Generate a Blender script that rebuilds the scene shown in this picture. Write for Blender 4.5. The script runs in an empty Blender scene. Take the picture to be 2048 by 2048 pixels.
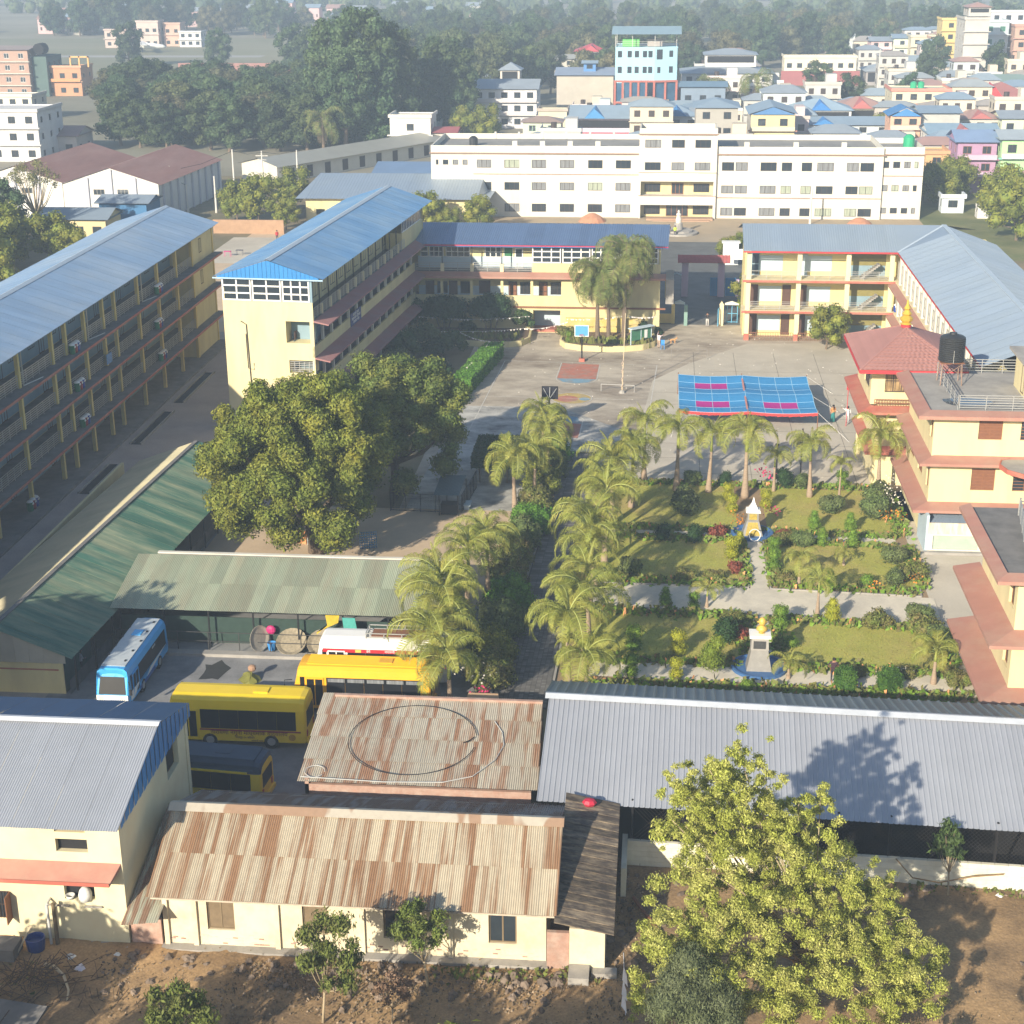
import bpy, math, random
import numpy as np
from mathutils import Vector, Matrix
# ---------------------------------------------------------------- camera, sky, sun, exposure
SC = bpy.context.scene; COL = SC.collection
rad = math.radians
cam_d = bpy.data.cameras.new('camera'); cam = bpy.data.objects.new('camera', cam_d); COL.objects.link(cam)
SC.camera = cam
yaw, pitch, roll = rad(5.32), rad(19.97), rad(-0.38)
fw = Vector((-math.sin(yaw)*math.cos(pitch), math.cos(yaw)*math.cos(pitch), -math.sin(pitch)))
rt = Vector((math.cos(yaw), math.sin(yaw), 0)); up = rt.cross(fw)
rt, up = rt*math.cos(roll)+up*math.sin(roll), up*math.cos(roll)-rt*math.sin(roll)
cam.matrix_world = Matrix(((rt.x, up.x, -fw.x, 0), (rt.y, up.y, -fw.y, 0), (rt.z, up.z, -fw.z, 43), (0, 0, 0, 1)))
cam_d.sensor_width = 36; cam_d.lens = 36*3185/2048; cam_d.clip_start = .5; cam_d.clip_end = 20000
SUN_EL, SUN_AZ = 22.5, 25.0          # light travels towards +X +Y, 25 degrees off +Y
W = bpy.data.worlds.new('World'); SC.world = W; W.use_nodes = True
wn = W.node_tree; wn.nodes.clear()
wo = wn.nodes.new('ShaderNodeOutputWorld'); bg = wn.nodes.new('ShaderNodeBackground'); sky = wn.nodes.new('ShaderNodeTexSky')
sky.sky_type = 'NISHITA'; sky.sun_disc = False; sky.sun_elevation = rad(SUN_EL); sky.sun_rotation = rad(180+SUN_AZ)
sky.air_density = 1.0; sky.dust_density = .8; sky.ozone_density = 1.0
bg.inputs['Strength'].default_value = .10
wn.links.new(sky.outputs[0], bg.inputs[0]); wn.links.new(bg.outputs[0], wo.inputs[0])
sl = bpy.data.lights.new('sun', 'SUN'); so = bpy.data.objects.new('sun', sl); COL.objects.link(so)
sl.energy = 5.0; sl.angle = rad(.6); sl.color = (1, .89, .71)
ld = Vector((math.sin(rad(SUN_AZ))*math.cos(rad(SUN_EL)), math.cos(rad(SUN_AZ))*math.cos(rad(SUN_EL)), -math.sin(rad(SUN_EL))))
so.rotation_euler = ld.to_track_quat('-Z', 'Y').to_euler(); so.location = (-60, -60, 80)
SC.view_settings.view_transform = 'Standard'; SC.view_settings.look = 'None'
SC.view_settings.exposure = .70; SC.view_settings.gamma = 1; SC.view_settings.use_curve_mapping = False
SC.render.engine = 'CYCLES'
SC.cycles.max_bounces = 6; SC.cycles.diffuse_bounces = 3; SC.cycles.glossy_bounces = 2; SC.cycles.transmission_bounces = 4
SC.cycles.transparent_max_bounces = 8; SC.cycles.volume_bounces = 0; SC.cycles.caustics_reflective = False; SC.cycles.caustics_refractive = False
SC.cycles.use_denoising = True
rnd = random.Random(7)

# ---------------------------------------------------------------- materials
MATS = {}
def _n(nt, t, **k):
    n = nt.nodes.new(t)
    for a, b in k.items(): setattr(n, a, b)
    return n
def mat(name, col, rough=.8, var=.12, scale=1.2, stain=None, stain_amt=.4, stain_scale=.35, stretch=(1, 1, 1), metal=0, objvar=0, bump=0, bscale=8, spec=.35, transl=0, island=0, fine=0):
    """colour with procedural unevenness; stain = second colour mixed by a broad noise; objvar = brightness change from piece to piece"""
    if name in MATS: return MATS[name]
    m = bpy.data.materials.new(name); m.use_nodes = True; nt = m.node_tree; nt.nodes.clear(); L = nt.links.new
    out = _n(nt, 'ShaderNodeOutputMaterial'); bs = _n(nt, 'ShaderNodeBsdfPrincipled')
    geo = _n(nt, 'ShaderNodeNewGeometry'); mp = _n(nt, 'ShaderNodeMapping'); mp.inputs['Scale'].default_value = stretch
    L(geo.outputs['Position'], mp.inputs['Vector'])
    nz = _n(nt, 'ShaderNodeTexNoise'); nz.inputs['Scale'].default_value = scale; nz.inputs['Detail'].default_value = 5; nz.inputs['Roughness'].default_value = .62
    L(mp.outputs[0], nz.inputs['Vector'])
    col = tuple(col)
    mr = _n(nt, 'ShaderNodeMapRange'); mr.inputs['From Min'].default_value = .25; mr.inputs['From Max'].default_value = .75
    mr.inputs['To Min'].default_value = 1-var; mr.inputs['To Max'].default_value = 1+var
    L(nz.outputs['Fac'], mr.inputs['Value'])
    val = mr.outputs[0]
    def mul(a, b):
        x = _n(nt, 'ShaderNodeMath', operation='MULTIPLY'); L(a, x.inputs[0]); L(b, x.inputs[1]); return x.outputs[0]
    if objvar:
        oi = _n(nt, 'ShaderNodeObjectInfo'); r2 = _n(nt, 'ShaderNodeMapRange')
        r2.inputs['To Min'].default_value = 1-objvar; r2.inputs['To Max'].default_value = 1+objvar
        L(oi.outputs['Random'], r2.inputs['Value']); val = mul(val, r2.outputs[0])
    if island:
        r3 = _n(nt, 'ShaderNodeMapRange'); r3.inputs['To Min'].default_value = 1-island; r3.inputs['To Max'].default_value = 1+island
        L(geo.outputs['Random Per Island'], r3.inputs['Value']); val = mul(val, r3.outputs[0])
    if fine:
        n4 = _n(nt, 'ShaderNodeTexNoise'); n4.inputs['Scale'].default_value = 9; n4.inputs['Detail'].default_value = 3
        L(geo.outputs['Position'], n4.inputs['Vector']); r4 = _n(nt, 'ShaderNodeMapRange'); r4.inputs['From Min'].default_value = .3; r4.inputs['From Max'].default_value = .7
        r4.inputs['To Min'].default_value = 1-fine; r4.inputs['To Max'].default_value = 1+fine; L(n4.outputs['Fac'], r4.inputs['Value']); val = mul(val, r4.outputs[0])
    base = _n(nt, 'ShaderNodeRGB'); base.outputs[0].default_value = (*col, 1); csrc = base.outputs[0]
    if stain:
        n2 = _n(nt, 'ShaderNodeTexNoise'); n2.inputs['Scale'].default_value = stain_scale; n2.inputs['Detail'].default_value = 6; n2.inputs['Roughness'].default_value = .7
        mp2 = _n(nt, 'ShaderNodeMapping'); mp2.inputs['Scale'].default_value = stretch; mp2.inputs['Location'].default_value = (17.3, 4.1, 9.7)
        L(geo.outputs['Position'], mp2.inputs['Vector']); L(mp2.outputs[0], n2.inputs['Vector'])
        rr = _n(nt, 'ShaderNodeMapRange'); rr.inputs['From Min'].default_value = .42; rr.inputs['From Max'].default_value = .66; rr.inputs['To Max'].default_value = stain_amt
        L(n2.outputs['Fac'], rr.inputs['Value'])
        mx = _n(nt, 'ShaderNodeMix', data_type='RGBA'); mx.inputs['B'].default_value = (*stain, 1)
        L(rr.outputs[0], mx.inputs['Factor']); L(csrc, mx.inputs['A']); csrc = mx.outputs['Result']
    vm = _n(nt, 'ShaderNodeVectorMath', operation='SCALE'); L(csrc, vm.inputs[0]); L(val, vm.inputs['Scale'])
    L(vm.outputs[0], bs.inputs['Base Color'])
    bs.inputs['Roughness'].default_value = rough; bs.inputs['Metallic'].default_value = metal; bs.inputs['Specular IOR Level'].default_value = spec
    if bump:
        nb = _n(nt, 'ShaderNodeTexNoise'); nb.inputs['Scale'].default_value = bscale; nb.inputs['Detail'].default_value = 4; L(geo.outputs['Position'], nb.inputs['Vector'])
        bp = _n(nt, 'ShaderNodeBump'); bp.inputs['Strength'].default_value = bump; bp.inputs['Distance'].default_value = .05
        L(nb.outputs['Fac'], bp.inputs['Height']); L(bp.outputs[0], bs.inputs['Normal'])
    if transl:
        tr = _n(nt, 'ShaderNodeBsdfTranslucent'); ms = _n(nt, 'ShaderNodeMixShader'); ms.inputs[0].default_value = transl
        L(vm.outputs[0], tr.inputs['Color']); L(bs.outputs[0], ms.inputs[1]); L(tr.outputs[0], ms.inputs[2]); L(ms.outputs[0], out.inputs[0])
    else: L(bs.outputs[0], out.inputs[0])
    MATS[name] = m; return m
def rust_mat(name, pale, rust, xs, ys, lo=.45, hi=.55, rough=.6, metal=.15):
    """corrugated sheet with rust running down the slope in bands; xs, ys = band frequency across and along the slope"""
    m = mat(name, pale, rough, .10, 3, metal=metal, objvar=.07); nt = m.node_tree; L = nt.links.new
    bs = [n for n in nt.nodes if n.type == 'BSDF_PRINCIPLED'][0]; vm = bs.inputs['Base Color'].links[0].from_node
    geo = _n(nt, 'ShaderNodeNewGeometry'); mp = _n(nt, 'ShaderNodeMapping'); mp.inputs['Scale'].default_value = (xs, ys, ys)
    oi = _n(nt, 'ShaderNodeObjectInfo'); sc = _n(nt, 'ShaderNodeVectorMath', operation='SCALE'); cx = _n(nt, 'ShaderNodeCombineXYZ')
    L(oi.outputs['Random'], cx.inputs[1]); L(cx.outputs[0], sc.inputs[0]); sc.inputs['Scale'].default_value = 3.0
    ad = _n(nt, 'ShaderNodeVectorMath', operation='ADD'); L(geo.outputs['Position'], mp.inputs['Vector']); L(mp.outputs[0], ad.inputs[0]); L(sc.outputs[0], ad.inputs[1])
    nz = _n(nt, 'ShaderNodeTexNoise'); nz.inputs['Scale'].default_value = 1; nz.inputs['Detail'].default_value = 3; nz.inputs['Roughness'].default_value = .6
    L(ad.outputs[0], nz.inputs['Vector'])
    mr = _n(nt, 'ShaderNodeMapRange'); mr.inputs['From Min'].default_value = lo; mr.inputs['From Max'].default_value = hi; L(nz.outputs['Fac'], mr.inputs['Value'])
    src = vm.inputs[0].links[0].from_socket
    mx = _n(nt, 'ShaderNodeMix', data_type='RGBA'); L(mr.outputs[0], mx.inputs['Factor']); L(src, mx.inputs['A']); mx.inputs['B'].default_value = (*rust, 1)
    L(mx.outputs['Result'], vm.inputs[0]); return m
def glass_mat(name, col=(.03, .04, .05), rough=.08):
    if name in MATS: return MATS[name]
    return mat(name, col, rough, .25, .8, spec=.8)

# ---------------------------------------------------------------- mesh helpers
class MB:
    def __init__(s): s.v = []; s.f = []; s.m = []
    def add(s, vs, fs, mi=0):
        o = len(s.v); s.v += [tuple(p) for p in vs]; s.f += [tuple(i+o for i in f) for f in fs]; s.m += [mi]*len(fs); return s
    def quad(s, a, b, c, d, mi=0): return s.add([a, b, c, d], [(0, 1, 2, 3)], mi)
    def poly(s, ps, mi=0): return s.add(ps, [tuple(range(len(ps)))], mi)
    def box(s, x0, y0, z0, x1, y1, z1, mi=0):
        x0, x1 = sorted((x0, x1)); y0, y1 = sorted((y0, y1)); z0, z1 = sorted((z0, z1))
        return s.add([(x0, y0, z0), (x1, y0, z0), (x1, y1, z0), (x0, y1, z0), (x0, y0, z1), (x1, y0, z1), (x1, y1, z1), (x0, y1, z1)],
                     [(0, 3, 2, 1), (4, 5, 6, 7), (0, 1, 5, 4), (1, 2, 6, 5), (2, 3, 7, 6), (3, 0, 4, 7)], mi)
    def bar(s, p, q, w, h=None, mi=0):
        """box of section w x h along p-q"""
        p, q = Vector(p), Vector(q); d = (q-p).normalized(); h = h or w
        u = d.cross(Vector((0, 0, 1)));  u = Vector((1, 0, 0)) if u.length < 1e-4 else u.normalized()
        n = u.cross(d); c = []
        for e in (p, q):
            for a, b in ((-1, -1), (1, -1), (1, 1), (-1, 1)): c.append(e+u*(a*w/2)+n*(b*h/2))
        return s.add(c, [(3, 2, 1, 0), (4, 5, 6, 7), (0, 1, 5, 4), (1, 2, 6, 5), (2, 3, 7, 6), (3, 0, 4, 7)], mi)
    def cyl(s, p, q, r0, r1=None, n=8, mi=0, caps=True):
        p, q = Vector(p), Vector(q); r1 = r0 if r1 is None else r1; d = (q-p).normalized()
        u = d.cross(Vector((0, 0, 1)));  u = Vector((1, 0, 0)) if u.length < 1e-4 else u.normalized()
        w = d.cross(u); vs = []
        for e, r in ((p, r0), (q, r1)):
            for i in range(n): a = 2*math.pi*i/n; vs.append(e+u*(r*math.cos(a))+w*(r*math.sin(a)))
        fs = [(i, (i+1) % n, n+(i+1) % n, n+i) for i in range(n)]
        if caps: fs += [tuple(range(n-1, -1, -1)), tuple(range(n, 2*n))]
        return s.add(vs, fs, mi)
    def tube(s, pts, rs, n=6, mi=0):
        pts = [Vector(p) for p in pts]
        if not hasattr(rs, '__len__'): rs = [rs]*len(pts)
        vs = []
        ref = Vector((.31, .12, 1)).normalized()
        for k, p in enumerate(pts):
            d = (pts[min(k+1, len(pts)-1)]-pts[max(k-1, 0)]).normalized()
            u = d.cross(ref); u = u.normalized() if u.length > 1e-3 else Vector((1, 0, 0)); w = d.cross(u)
            for i in range(n): a = 2*math.pi*i/n; vs.append(p+u*(rs[k]*math.cos(a))+w*(rs[k]*math.sin(a)))
        fs = []
        for k in range(len(pts)-1):
            for i in range(n): fs.append((k*n+i, k*n+(i+1) % n, (k+1)*n+(i+1) % n, (k+1)*n+i))
        fs += [tuple(range(n-1, -1, -1)), tuple(range((len(pts)-1)*n, len(pts)*n))]
        return s.add(vs, fs, mi)
    def lathe(s, c, prof, n=12, mi=0, sx=1, sy=1):
        c = Vector(c); vs = []
        for r, z in prof:
            for i in range(n): a = 2*math.pi*i/n; vs.append((c.x+r*sx*math.cos(a), c.y+r*sy*math.sin(a), c.z+z))
        fs = []
        for k in range(len(prof)-1):
            for i in range(n): fs.append((k*n+i, k*n+(i+1) % n, (k+1)*n+(i+1) % n, (k+1)*n+i))
        fs += [tuple(range(n-1, -1, -1)), tuple(range((len(prof)-1)*n, len(prof)*n))]
        return s.add(vs, fs, mi)
    def ball(s, c, r, n=10, mi=0, sx=1, sy=1, sz=1):
        k = max(4, n//2); prof = [(max(.001, r*math.sin(math.pi*i/k)), -r*sz*math.cos(math.pi*i/k)) for i in range(k+1)]
        return s.lathe(c, prof, n, mi, sx, sy)
    def prism(s, pts, vec, mi=0):
        """flat outline pts pushed along vec"""
        n = len(pts); v = Vector(vec); vs = [Vector(p) for p in pts]; vs += [p+v for p in vs]
        return s.add(vs, [tuple(range(n-1, -1, -1)), tuple(range(n, 2*n))]+[(i, (i+1) % n, n+(i+1) % n, n+i) for i in range(n)], mi)
    def facade(s, o, rot, Wd, z0, z1, holes, rv=.2, mi=0, mr=None):
        """wall sheet with real openings; o = left end seen from outside; rot 0 faces -Y, 90 faces +X, -90 faces -X; holes (u0,u1,z0,z1)"""
        mr = mi if mr is None else mr; ca, sa = math.cos(rad(rot)), math.sin(rad(rot))
        T = lambda u, z, y=0: (o[0]+u*ca-y*sa, o[1]+u*sa+y*ca, z)
        us = sorted({0, Wd} | {round(h[i], 4) for h in holes for i in (0, 1)}); zs = sorted({z0, z1} | {round(h[i], 4) for h in holes for i in (2, 3)})
        for a, b in zip(us, us[1:]):
            for c, d in zip(zs, zs[1:]):
                mu, mz = (a+b)/2, (c+d)/2
                if any(h[0] < mu < h[1] and h[2] < mz < h[3] for h in holes): continue
                s.quad(T(a, c), T(b, c), T(b, d), T(a, d), mi)
        for a, b, c, d in holes:
            s.quad(T(a, c), T(a, c, rv), T(b, c, rv), T(b, c), mr); s.quad(T(a, d, rv), T(a, d), T(b, d), T(b, d, rv), mr)
            s.quad(T(a, c), T(a, d), T(a, d, rv), T(a, c, rv), mr); s.quad(T(b, c, rv), T(b, d, rv), T(b, d), T(b, c), mr)
        return s
    def mesh(s, name, mats, smooth=False, off=(0, 0, 0)):
        me = bpy.data.meshes.new(name)
        vs = s.v if tuple(off) == (0, 0, 0) else [(p[0]-off[0], p[1]-off[1], p[2]-off[2]) for p in s.v]
        me.from_pydata(vs, [], s.f)
        for m in (mats if isinstance(mats, (list, tuple)) else [mats]): me.materials.append(m)
        if any(s.m): me.polygons.foreach_set('material_index', s.m)
        if smooth: me.polygons.foreach_set('use_smooth', [True]*len(s.f))
        me.update(); return me
ORG = {}
def tag(o, label=None, cat=None, group=None, kind=None):
    if label: o['label'] = label
    if cat: o['category'] = cat
    if group: o['group'] = group
    if kind: o['kind'] = kind
    return o
def thing(name, label, cat, loc=(0, 0, 0), rotz=0, group=None, local=False):
    """Empty at the thing's base; parts given in world coordinates unless local"""
    o = bpy.data.objects.new(name, None); COL.objects.link(o); o.empty_display_size = .5
    o.location = loc; o.rotation_euler = (0, 0, rad(rotz)); ORG[o] = (0, 0, 0) if local else tuple(loc)
    return tag(o, label, cat, group)
def obj(name, mb, mats, parent=None, smooth=False, label=None, cat=None, group=None, kind=None, base=None):
    """one mesh object from an MB; for a thing that is one mesh, base = point on the ground it stands on"""
    off = ORG.get(parent, (0, 0, 0)) if parent is not None else (base or (0, 0, 0))
    o = bpy.data.objects.new(name, mb.mesh(name, mats, smooth, off)); COL.objects.link(o)
    if parent is not None: o.parent = parent; ORG[o] = off
    else: o.location = off; ORG[o] = off
    return tag(o, label, cat, group, kind)
def inst(name, me, parent, loc, rotz=0, scale=1, rot=None, label=None, kind=None):
    """object that shares mesh me, at loc in the parent's authoring coordinates"""
    o = bpy.data.objects.new(name, me); COL.objects.link(o)
    off = ORG.get(parent, (0, 0, 0)) if parent is not None else (0, 0, 0)
    o.location = (loc[0]-off[0], loc[1]-off[1], loc[2]-off[2]); o.rotation_euler = rot or (0, 0, rad(rotz))
    o.scale = (scale, scale, scale) if not hasattr(scale, '__len__') else scale
    if parent is not None: o.parent = parent
    ORG[o] = (0, 0, 0); return tag(o, label, kind=kind)
def kids(o): return [c for c in bpy.data.objects if c.parent == o]
def dup(root, loc, rotz=0, label=None, group=None, scale=None):
    r = root.copy(); COL.objects.link(r); r.location = loc; r.rotation_euler = (0, 0, rad(rotz))
    if scale: r.scale = (scale,)*3 if not hasattr(scale, '__len__') else scale
    if label: r['label'] = label
    if group: r['group'] = group
    for ch in root.children:
        c = ch.copy(); COL.objects.link(c); c.parent = r
        for g in ch.children: d = g.copy(); COL.objects.link(d); d.parent = c
    return r
def struct(name, mb, mats, smooth=False): return obj(name, mb, mats, smooth=smooth, kind='structure')

# windows: a frame part with its pane as sub-part, meshes shared by size
WIN = {}
def window(parent, p, w, h, rot=0, nx=2, ny=1, fr=None, pane=None, ft=.07, dep=.06, name='window', bars=0):
    fr = fr or M_FRAME; pane = pane or M_GLASS
    key = (round(w, 2), round(h, 2), nx, ny, fr.name, pane.name, ft, dep, bars)
    if key not in WIN:
        b = MB(); b.box(0, 0, 0, w, dep, ft).box(0, 0, h-ft, w, dep, h).box(0, 0, ft, ft, dep, h-ft).box(w-ft, 0, ft, w, dep, h-ft)
        for i in range(1, nx): x = w*i/nx; b.box(x-ft/2, .004, ft, x+ft/2, dep-.004, h-ft)
        for j in range(1, ny): z = h*j/ny; b.box(ft, .008, z-ft/2, w-ft, dep-.008, z+ft/2)
        for k in range(bars): x = w*(k+.5)/bars; b.box(x-.012, -.02, 0, x+.012, -.003, h)
        g = MB().box(ft*.5, dep*.55, ft*.5, w-ft*.5, dep*.8, h-ft*.5)
        WIN[key] = (b.mesh('window', fr), g.mesh('pane', pane))
    a, g = WIN[key]
    o = inst(name, a, parent, p, rot); q = inst('pane', g, None, (0, 0, 0)); q.parent = o
    return o
SH = {}
def sheets(parent, E0, E1, R0, w, m, prof='rib', pitch=.25, amp=.03, name='roof_sheet', rows=1, lap=.12, E_skip=None, span=None):
    """roof slope of single sheets: eave E0-E1, up-slope corner R0 above E0; every sheet is its own part"""
    E0, E1, R0 = Vector(E0), Vector(E1), Vector(R0); u = (E1-E0); Wd = u.length; u.normalize(); v = R0-E0; Ls = v.length; v.normalize()
    n = u.cross(v).normalized()
    if n.z < 0: n = -n
    cnt = max(1, round(Wd/w)); w = Wd/cnt
    for r in range(rows):
        l0 = Ls*r/rows-(lap if r else 0); l1 = Ls*(r+1)/rows
        key = (round(w, 3), round(l1-l0, 3), prof, pitch, amp, m.name)
        if key not in SH:
            b = MB(); pts = []
            if prof == 'corr':
                k = max(2, round(w/pitch)); 
                for i in range(2*k+1): pts.append((i*w/(2*k), amp*(.5 if i % 2 else -.5)))
            elif prof == 'rib':
                k = max(1, round(w/pitch)); q = w/k
                for i in range(k): pts += [(i*q, amp), (i*q+.12*q, amp), (i*q+.24*q, 0), (i*q+.88*q, 0)]
                pts.append((w, amp))
            else: pts = [(0, 0), (w, 0)]
            vs = [(x, 0, z) for x, z in pts]+[(x, l1-l0, z) for x, z in pts]; k = len(pts)
            vs += [(pts[0][0], 0, pts[0][1]-.03), (pts[-1][0], 0, pts[-1][1]-.03)]
            fs = [(i, i+1, k+i+1, k+i) for i in range(k-1)]
            b.add(vs, fs); SH[key] = b.mesh('roof_sheet', m, smooth=(prof == 'corr' and False))
        me = SH[key]
        for i in range(cnt):
            P = E0+u*(w*i)+v*l0+n*((.010 if i % 2 else 0)+.016*r)
            sg = 1
            if u.cross(v).z < 0: sg = -1; P = E0+u*(w*(i+1))+v*l0+n*((.010 if i % 2 else 0)+.016*r)
            o = bpy.data.objects.new(name, me); COL.objects.link(o); off = Vector(ORG.get(parent, (0, 0, 0)))
            uu = u*sg
            o.matrix_basis = Matrix(((uu.x, v.x, n.x, P.x-off.x), (uu.y, v.y, n.y, P.y-off.y), (uu.z, v.z, n.z, P.z-off.z), (0, 0, 0, 1)))
            o.parent = parent
def railing_mesh(L, h=1.0, rails=5, posts=None, r=.025, m=None):
    b = MB()
    for i in range(rails): z = h*(i+1)/rails; b.box(0, -r, z-r, L, r, z+r)
    k = posts or max(1, round(L/1.3))
    for i in range(k+1): x = L*i/k; b.box(x-r, -r*.8, 0, x+r, r*.8, h)
    return b.mesh('railing', m)
# ---------------------------------------------------------------- shared materials
M_CREAM = mat('cream_plaster', (.66, .58, .31), .85, .06, .6, stain=(.46, .38, .22), stain_amt=.45, stain_scale=.5, stretch=(1, 1, .25))
M_YEL = mat('yellow_plaster', (.70, .55, .20), .85, .08, .8, stain=(.45, .36, .16), stain_amt=.4, stain_scale=.6)
M_PALEY = mat('pale_yellow_plaster', (.70, .62, .40), .85, .05, .5, stain=(.66, .56, .36), stain_amt=.4, stain_scale=.3)
M_WHITE = mat('white_paint', (.66, .635, .56), .8, .05, .5, stain=(.50, .46, .38), stain_amt=.4, stain_scale=.5, stretch=(1, 1, .25))
M_WHITE2 = mat('bright_white_paint', (.82, .81, .78), .6, .04)
M_RED = mat('red_oxide_paint', (.42, .12, .085), .8, .10, .9, stain=(.44, .27, .19), stain_amt=.5, stain_scale=.5)
M_PINK = mat('faded_red_ledge', (.40, .195, .15), .85, .08, .8, stain=(.42, .27, .20), stain_amt=.75, stain_scale=.35)
M_BRICKRED = mat('bright_red_paint', (.55, .04, .05), .6, .05)
M_CONC = mat('concrete', (.36, .34, .31), .9, .12, 1.2, stain=(.20, .19, .18), stain_amt=.5, stain_scale=.4, fine=.05)
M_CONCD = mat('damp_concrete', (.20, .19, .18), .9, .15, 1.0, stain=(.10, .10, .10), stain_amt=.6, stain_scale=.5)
M_BLUEW = mat('blue_distemper', (.22, .32, .38), .85, .08, .8)
M_LBLUE = mat('pale_blue_distemper', (.46, .56, .62), .85, .06, .8)
M_DOOR = mat('dark_brown_wood', (.09, .045, .03), .6, .2, 4)
M_WOOD = mat('brown_wood', (.23, .10, .05), .65, .2, 5, stretch=(1, 1, 6))
M_FRAME = mat('dark_window_frame', (.05, .035, .03), .6, .1)
M_WFRAME = mat('white_window_frame', (.75, .75, .73), .5, .04)
M_GLASS = glass_mat('window_glass')
M_GLASSB = glass_mat('bluish_window_glass', (.06, .09, .12), .15)
M_CURT = mat('curtain_behind_glass', (.34, .38, .30), .25, .5, 3.5, stretch=(3, 3, .15), spec=.7)
M_CURT2 = mat('grey_curtain_behind_glass', (.20, .21, .22), .25, .5, 3.0, stretch=(3, 3, .15), spec=.7)
M_STEEL = mat('galvanised_rail', (.45, .45, .43), .45, .08, metal=.4)
M_BLACK = mat('black_paint', (.015, .015, .017), .5, .1)
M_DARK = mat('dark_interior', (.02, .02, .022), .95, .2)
M_ROOFB = mat('blue_roof_sheet', (.18, .28, .43), .38, .07, .35, stain=(.27, .34, .43), stain_amt=.7, stain_scale=.12, objvar=.06, metal=.25, spec=.5)
M_ROOFT = mat('bright_blue_roof_sheet', (.105, .23, .42), .36, .07, .35, stain=(.20, .30, .42), stain_amt=.7, stain_scale=.12, objvar=.06, metal=.25, spec=.5)
M_ROOFC = mat('slate_blue_roof_sheet', (.13, .20, .34), .42, .08, .5, objvar=.08, metal=.25, spec=.5)
M_ROOFG = mat('grey_blue_roof_sheet', (.26, .33, .42), .45, .05, .3, stain=(.31, .37, .42), stain_amt=.6, stain_scale=.08, objvar=.035, metal=.2, spec=.5)
M_GABLE = mat('gable_blue_sheet', (.03, .20, .50), .45, .06, objvar=.05)
M_GREY = mat('silver_grey_sheet', (.44, .46, .50), .42, .05, .5, stain=(.37, .39, .44), stain_amt=.5, stain_scale=.12, objvar=.04, metal=.35, spec=.5)
M_GREEN = mat('dark_green_sheet', (.06, .15, .11), .55, .12, .5, stain=(.33, .34, .22), stain_amt=.75, stain_scale=.3, stretch=(.25, 2.2, 1), objvar=.12, metal=.1)
M_GREENP = mat('washed_green_sheet', (.36, .40, .29), .6, .12, .7, stain=(.36, .27, .18), stain_amt=.45, stain_scale=.45, stretch=(1.6, .22, 1), objvar=.16, metal=.15)
M_TILE = mat('terracotta_tile_sheet', (.38, .19, .165), .7, .08, .6, objvar=.05)
M_TRUNK = mat('bark', (.16, .12, .085), .95, .25, 5, bump=.5)
M_PTRUNK = mat('palm_trunk', (.32, .24, .17), .9, .2, 3, stretch=(1, 1, 4))
M_CSHAFT = mat('palm_crownshaft', (.28, .32, .07), .6, .1)
M_SKIN = mat('skin', (.30, .16, .10), .6, .05)
M_HAIR = mat('black_hair', (.012, .010, .009), .6, .1)

# ---------------------------------------------------------------- ground
def flat(name, pts, z, m, kind='structure'):
    return obj(name, MB().poly([(p[0], p[1], z) for p in pts]), m, kind=kind)
def rect(name, x0, y0, x1, y1, z, m): return flat(name, [(x0, y0), (x1, y0), (x1, y1), (x0, y1)], z, m)
M_LAND = mat('distant_land', (.22, .21, .15), .95, .25, .02, stain=(.34, .30, .24), stain_amt=.7, stain_scale=.012)
rect('ground', -9000, -400, 9000, 14000, -.02, M_LAND)
M_YARD = mat('stained_yard_concrete', (.50, .44, .35), .92, .12, .5, stain=(.20, .155, .115), stain_amt=.9, stain_scale=.10, stretch=(1, 1.7, 1), fine=.09)
M_YARDP = mat('pale_yard_concrete', (.54, .49, .40), .92, .07, .3, stain=(.38, .34, .27), stain_amt=.55, stain_scale=.16, fine=.05)
M_YARDG = mat('worn_grey_yard', (.50, .49, .45), .92, .12, .6, stain=(.15, .145, .14), stain_amt=.9, stain_scale=.3, stretch=(1, 1.5, 1), fine=.1)
M_PAVE = mat('grey_brick_paving', (.38, .33, .30), .9, .1, .4, stain=(.27, .24, .23), stain_amt=.5, stain_scale=.2, fine=.12)
M_SAND = mat('sandy_yard', (.56, .43, .29), .95, .07, .5, stain=(.44, .34, .24), stain_amt=.5, stain_scale=.3, fine=.04)
M_EARTH = mat('bare_earth', (.33, .23, .13), .95, .12, .4, stain=(.22, .15, .09), stain_amt=.7, stain_scale=.25, fine=.12)
M_ASPH = mat('grey_bus_yard', (.27, .27, .27), .9, .1, .5, stain=(.11, .11, .115), stain_amt=.6, stain_scale=.3, fine=.06)
M_LAWN = mat('dry_lawn', (.36, .36, .07), .95, .14, .6, stain=(.42, .31, .12), stain_amt=.7, stain_scale=.22, fine=.16)
M_GPATH = mat('garden_path_slab', (.66, .60, .48), .9, .07, .5, stain=(.36, .33, .28), stain_amt=.5, stain_scale=.3, fine=.05)
M_FIELD = mat('airfield_grass', (.20, .20, .12), .95, .1, .03, stain=(.28, .25, .17), stain_amt=.7, stain_scale=.02, stretch=(.3, 1, 1))
M_STREET = mat('damp_street', (.13, .135, .13), .8, .15, .5, stain=(.08, .08, .08), stain_amt=.7, stain_scale=.35, fine=.15)
rect('bare_land', -140, 40, 140, 300, 0, mat('scrub_ground', (.16, .14, .075), .95, .2, .15, stain=(.30, .23, .14), stain_amt=.75, stain_scale=.07, fine=.1))
rect('school_yard', -20, 118, 27, 183, .008, M_YARD)
flat('school_yard_pale_slab', [(-2.3, 126.3), (26, 126.3), (26, 176), (10, 174), (3.5, 165), (-.2, 158)], .014, M_YARDP)
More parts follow.
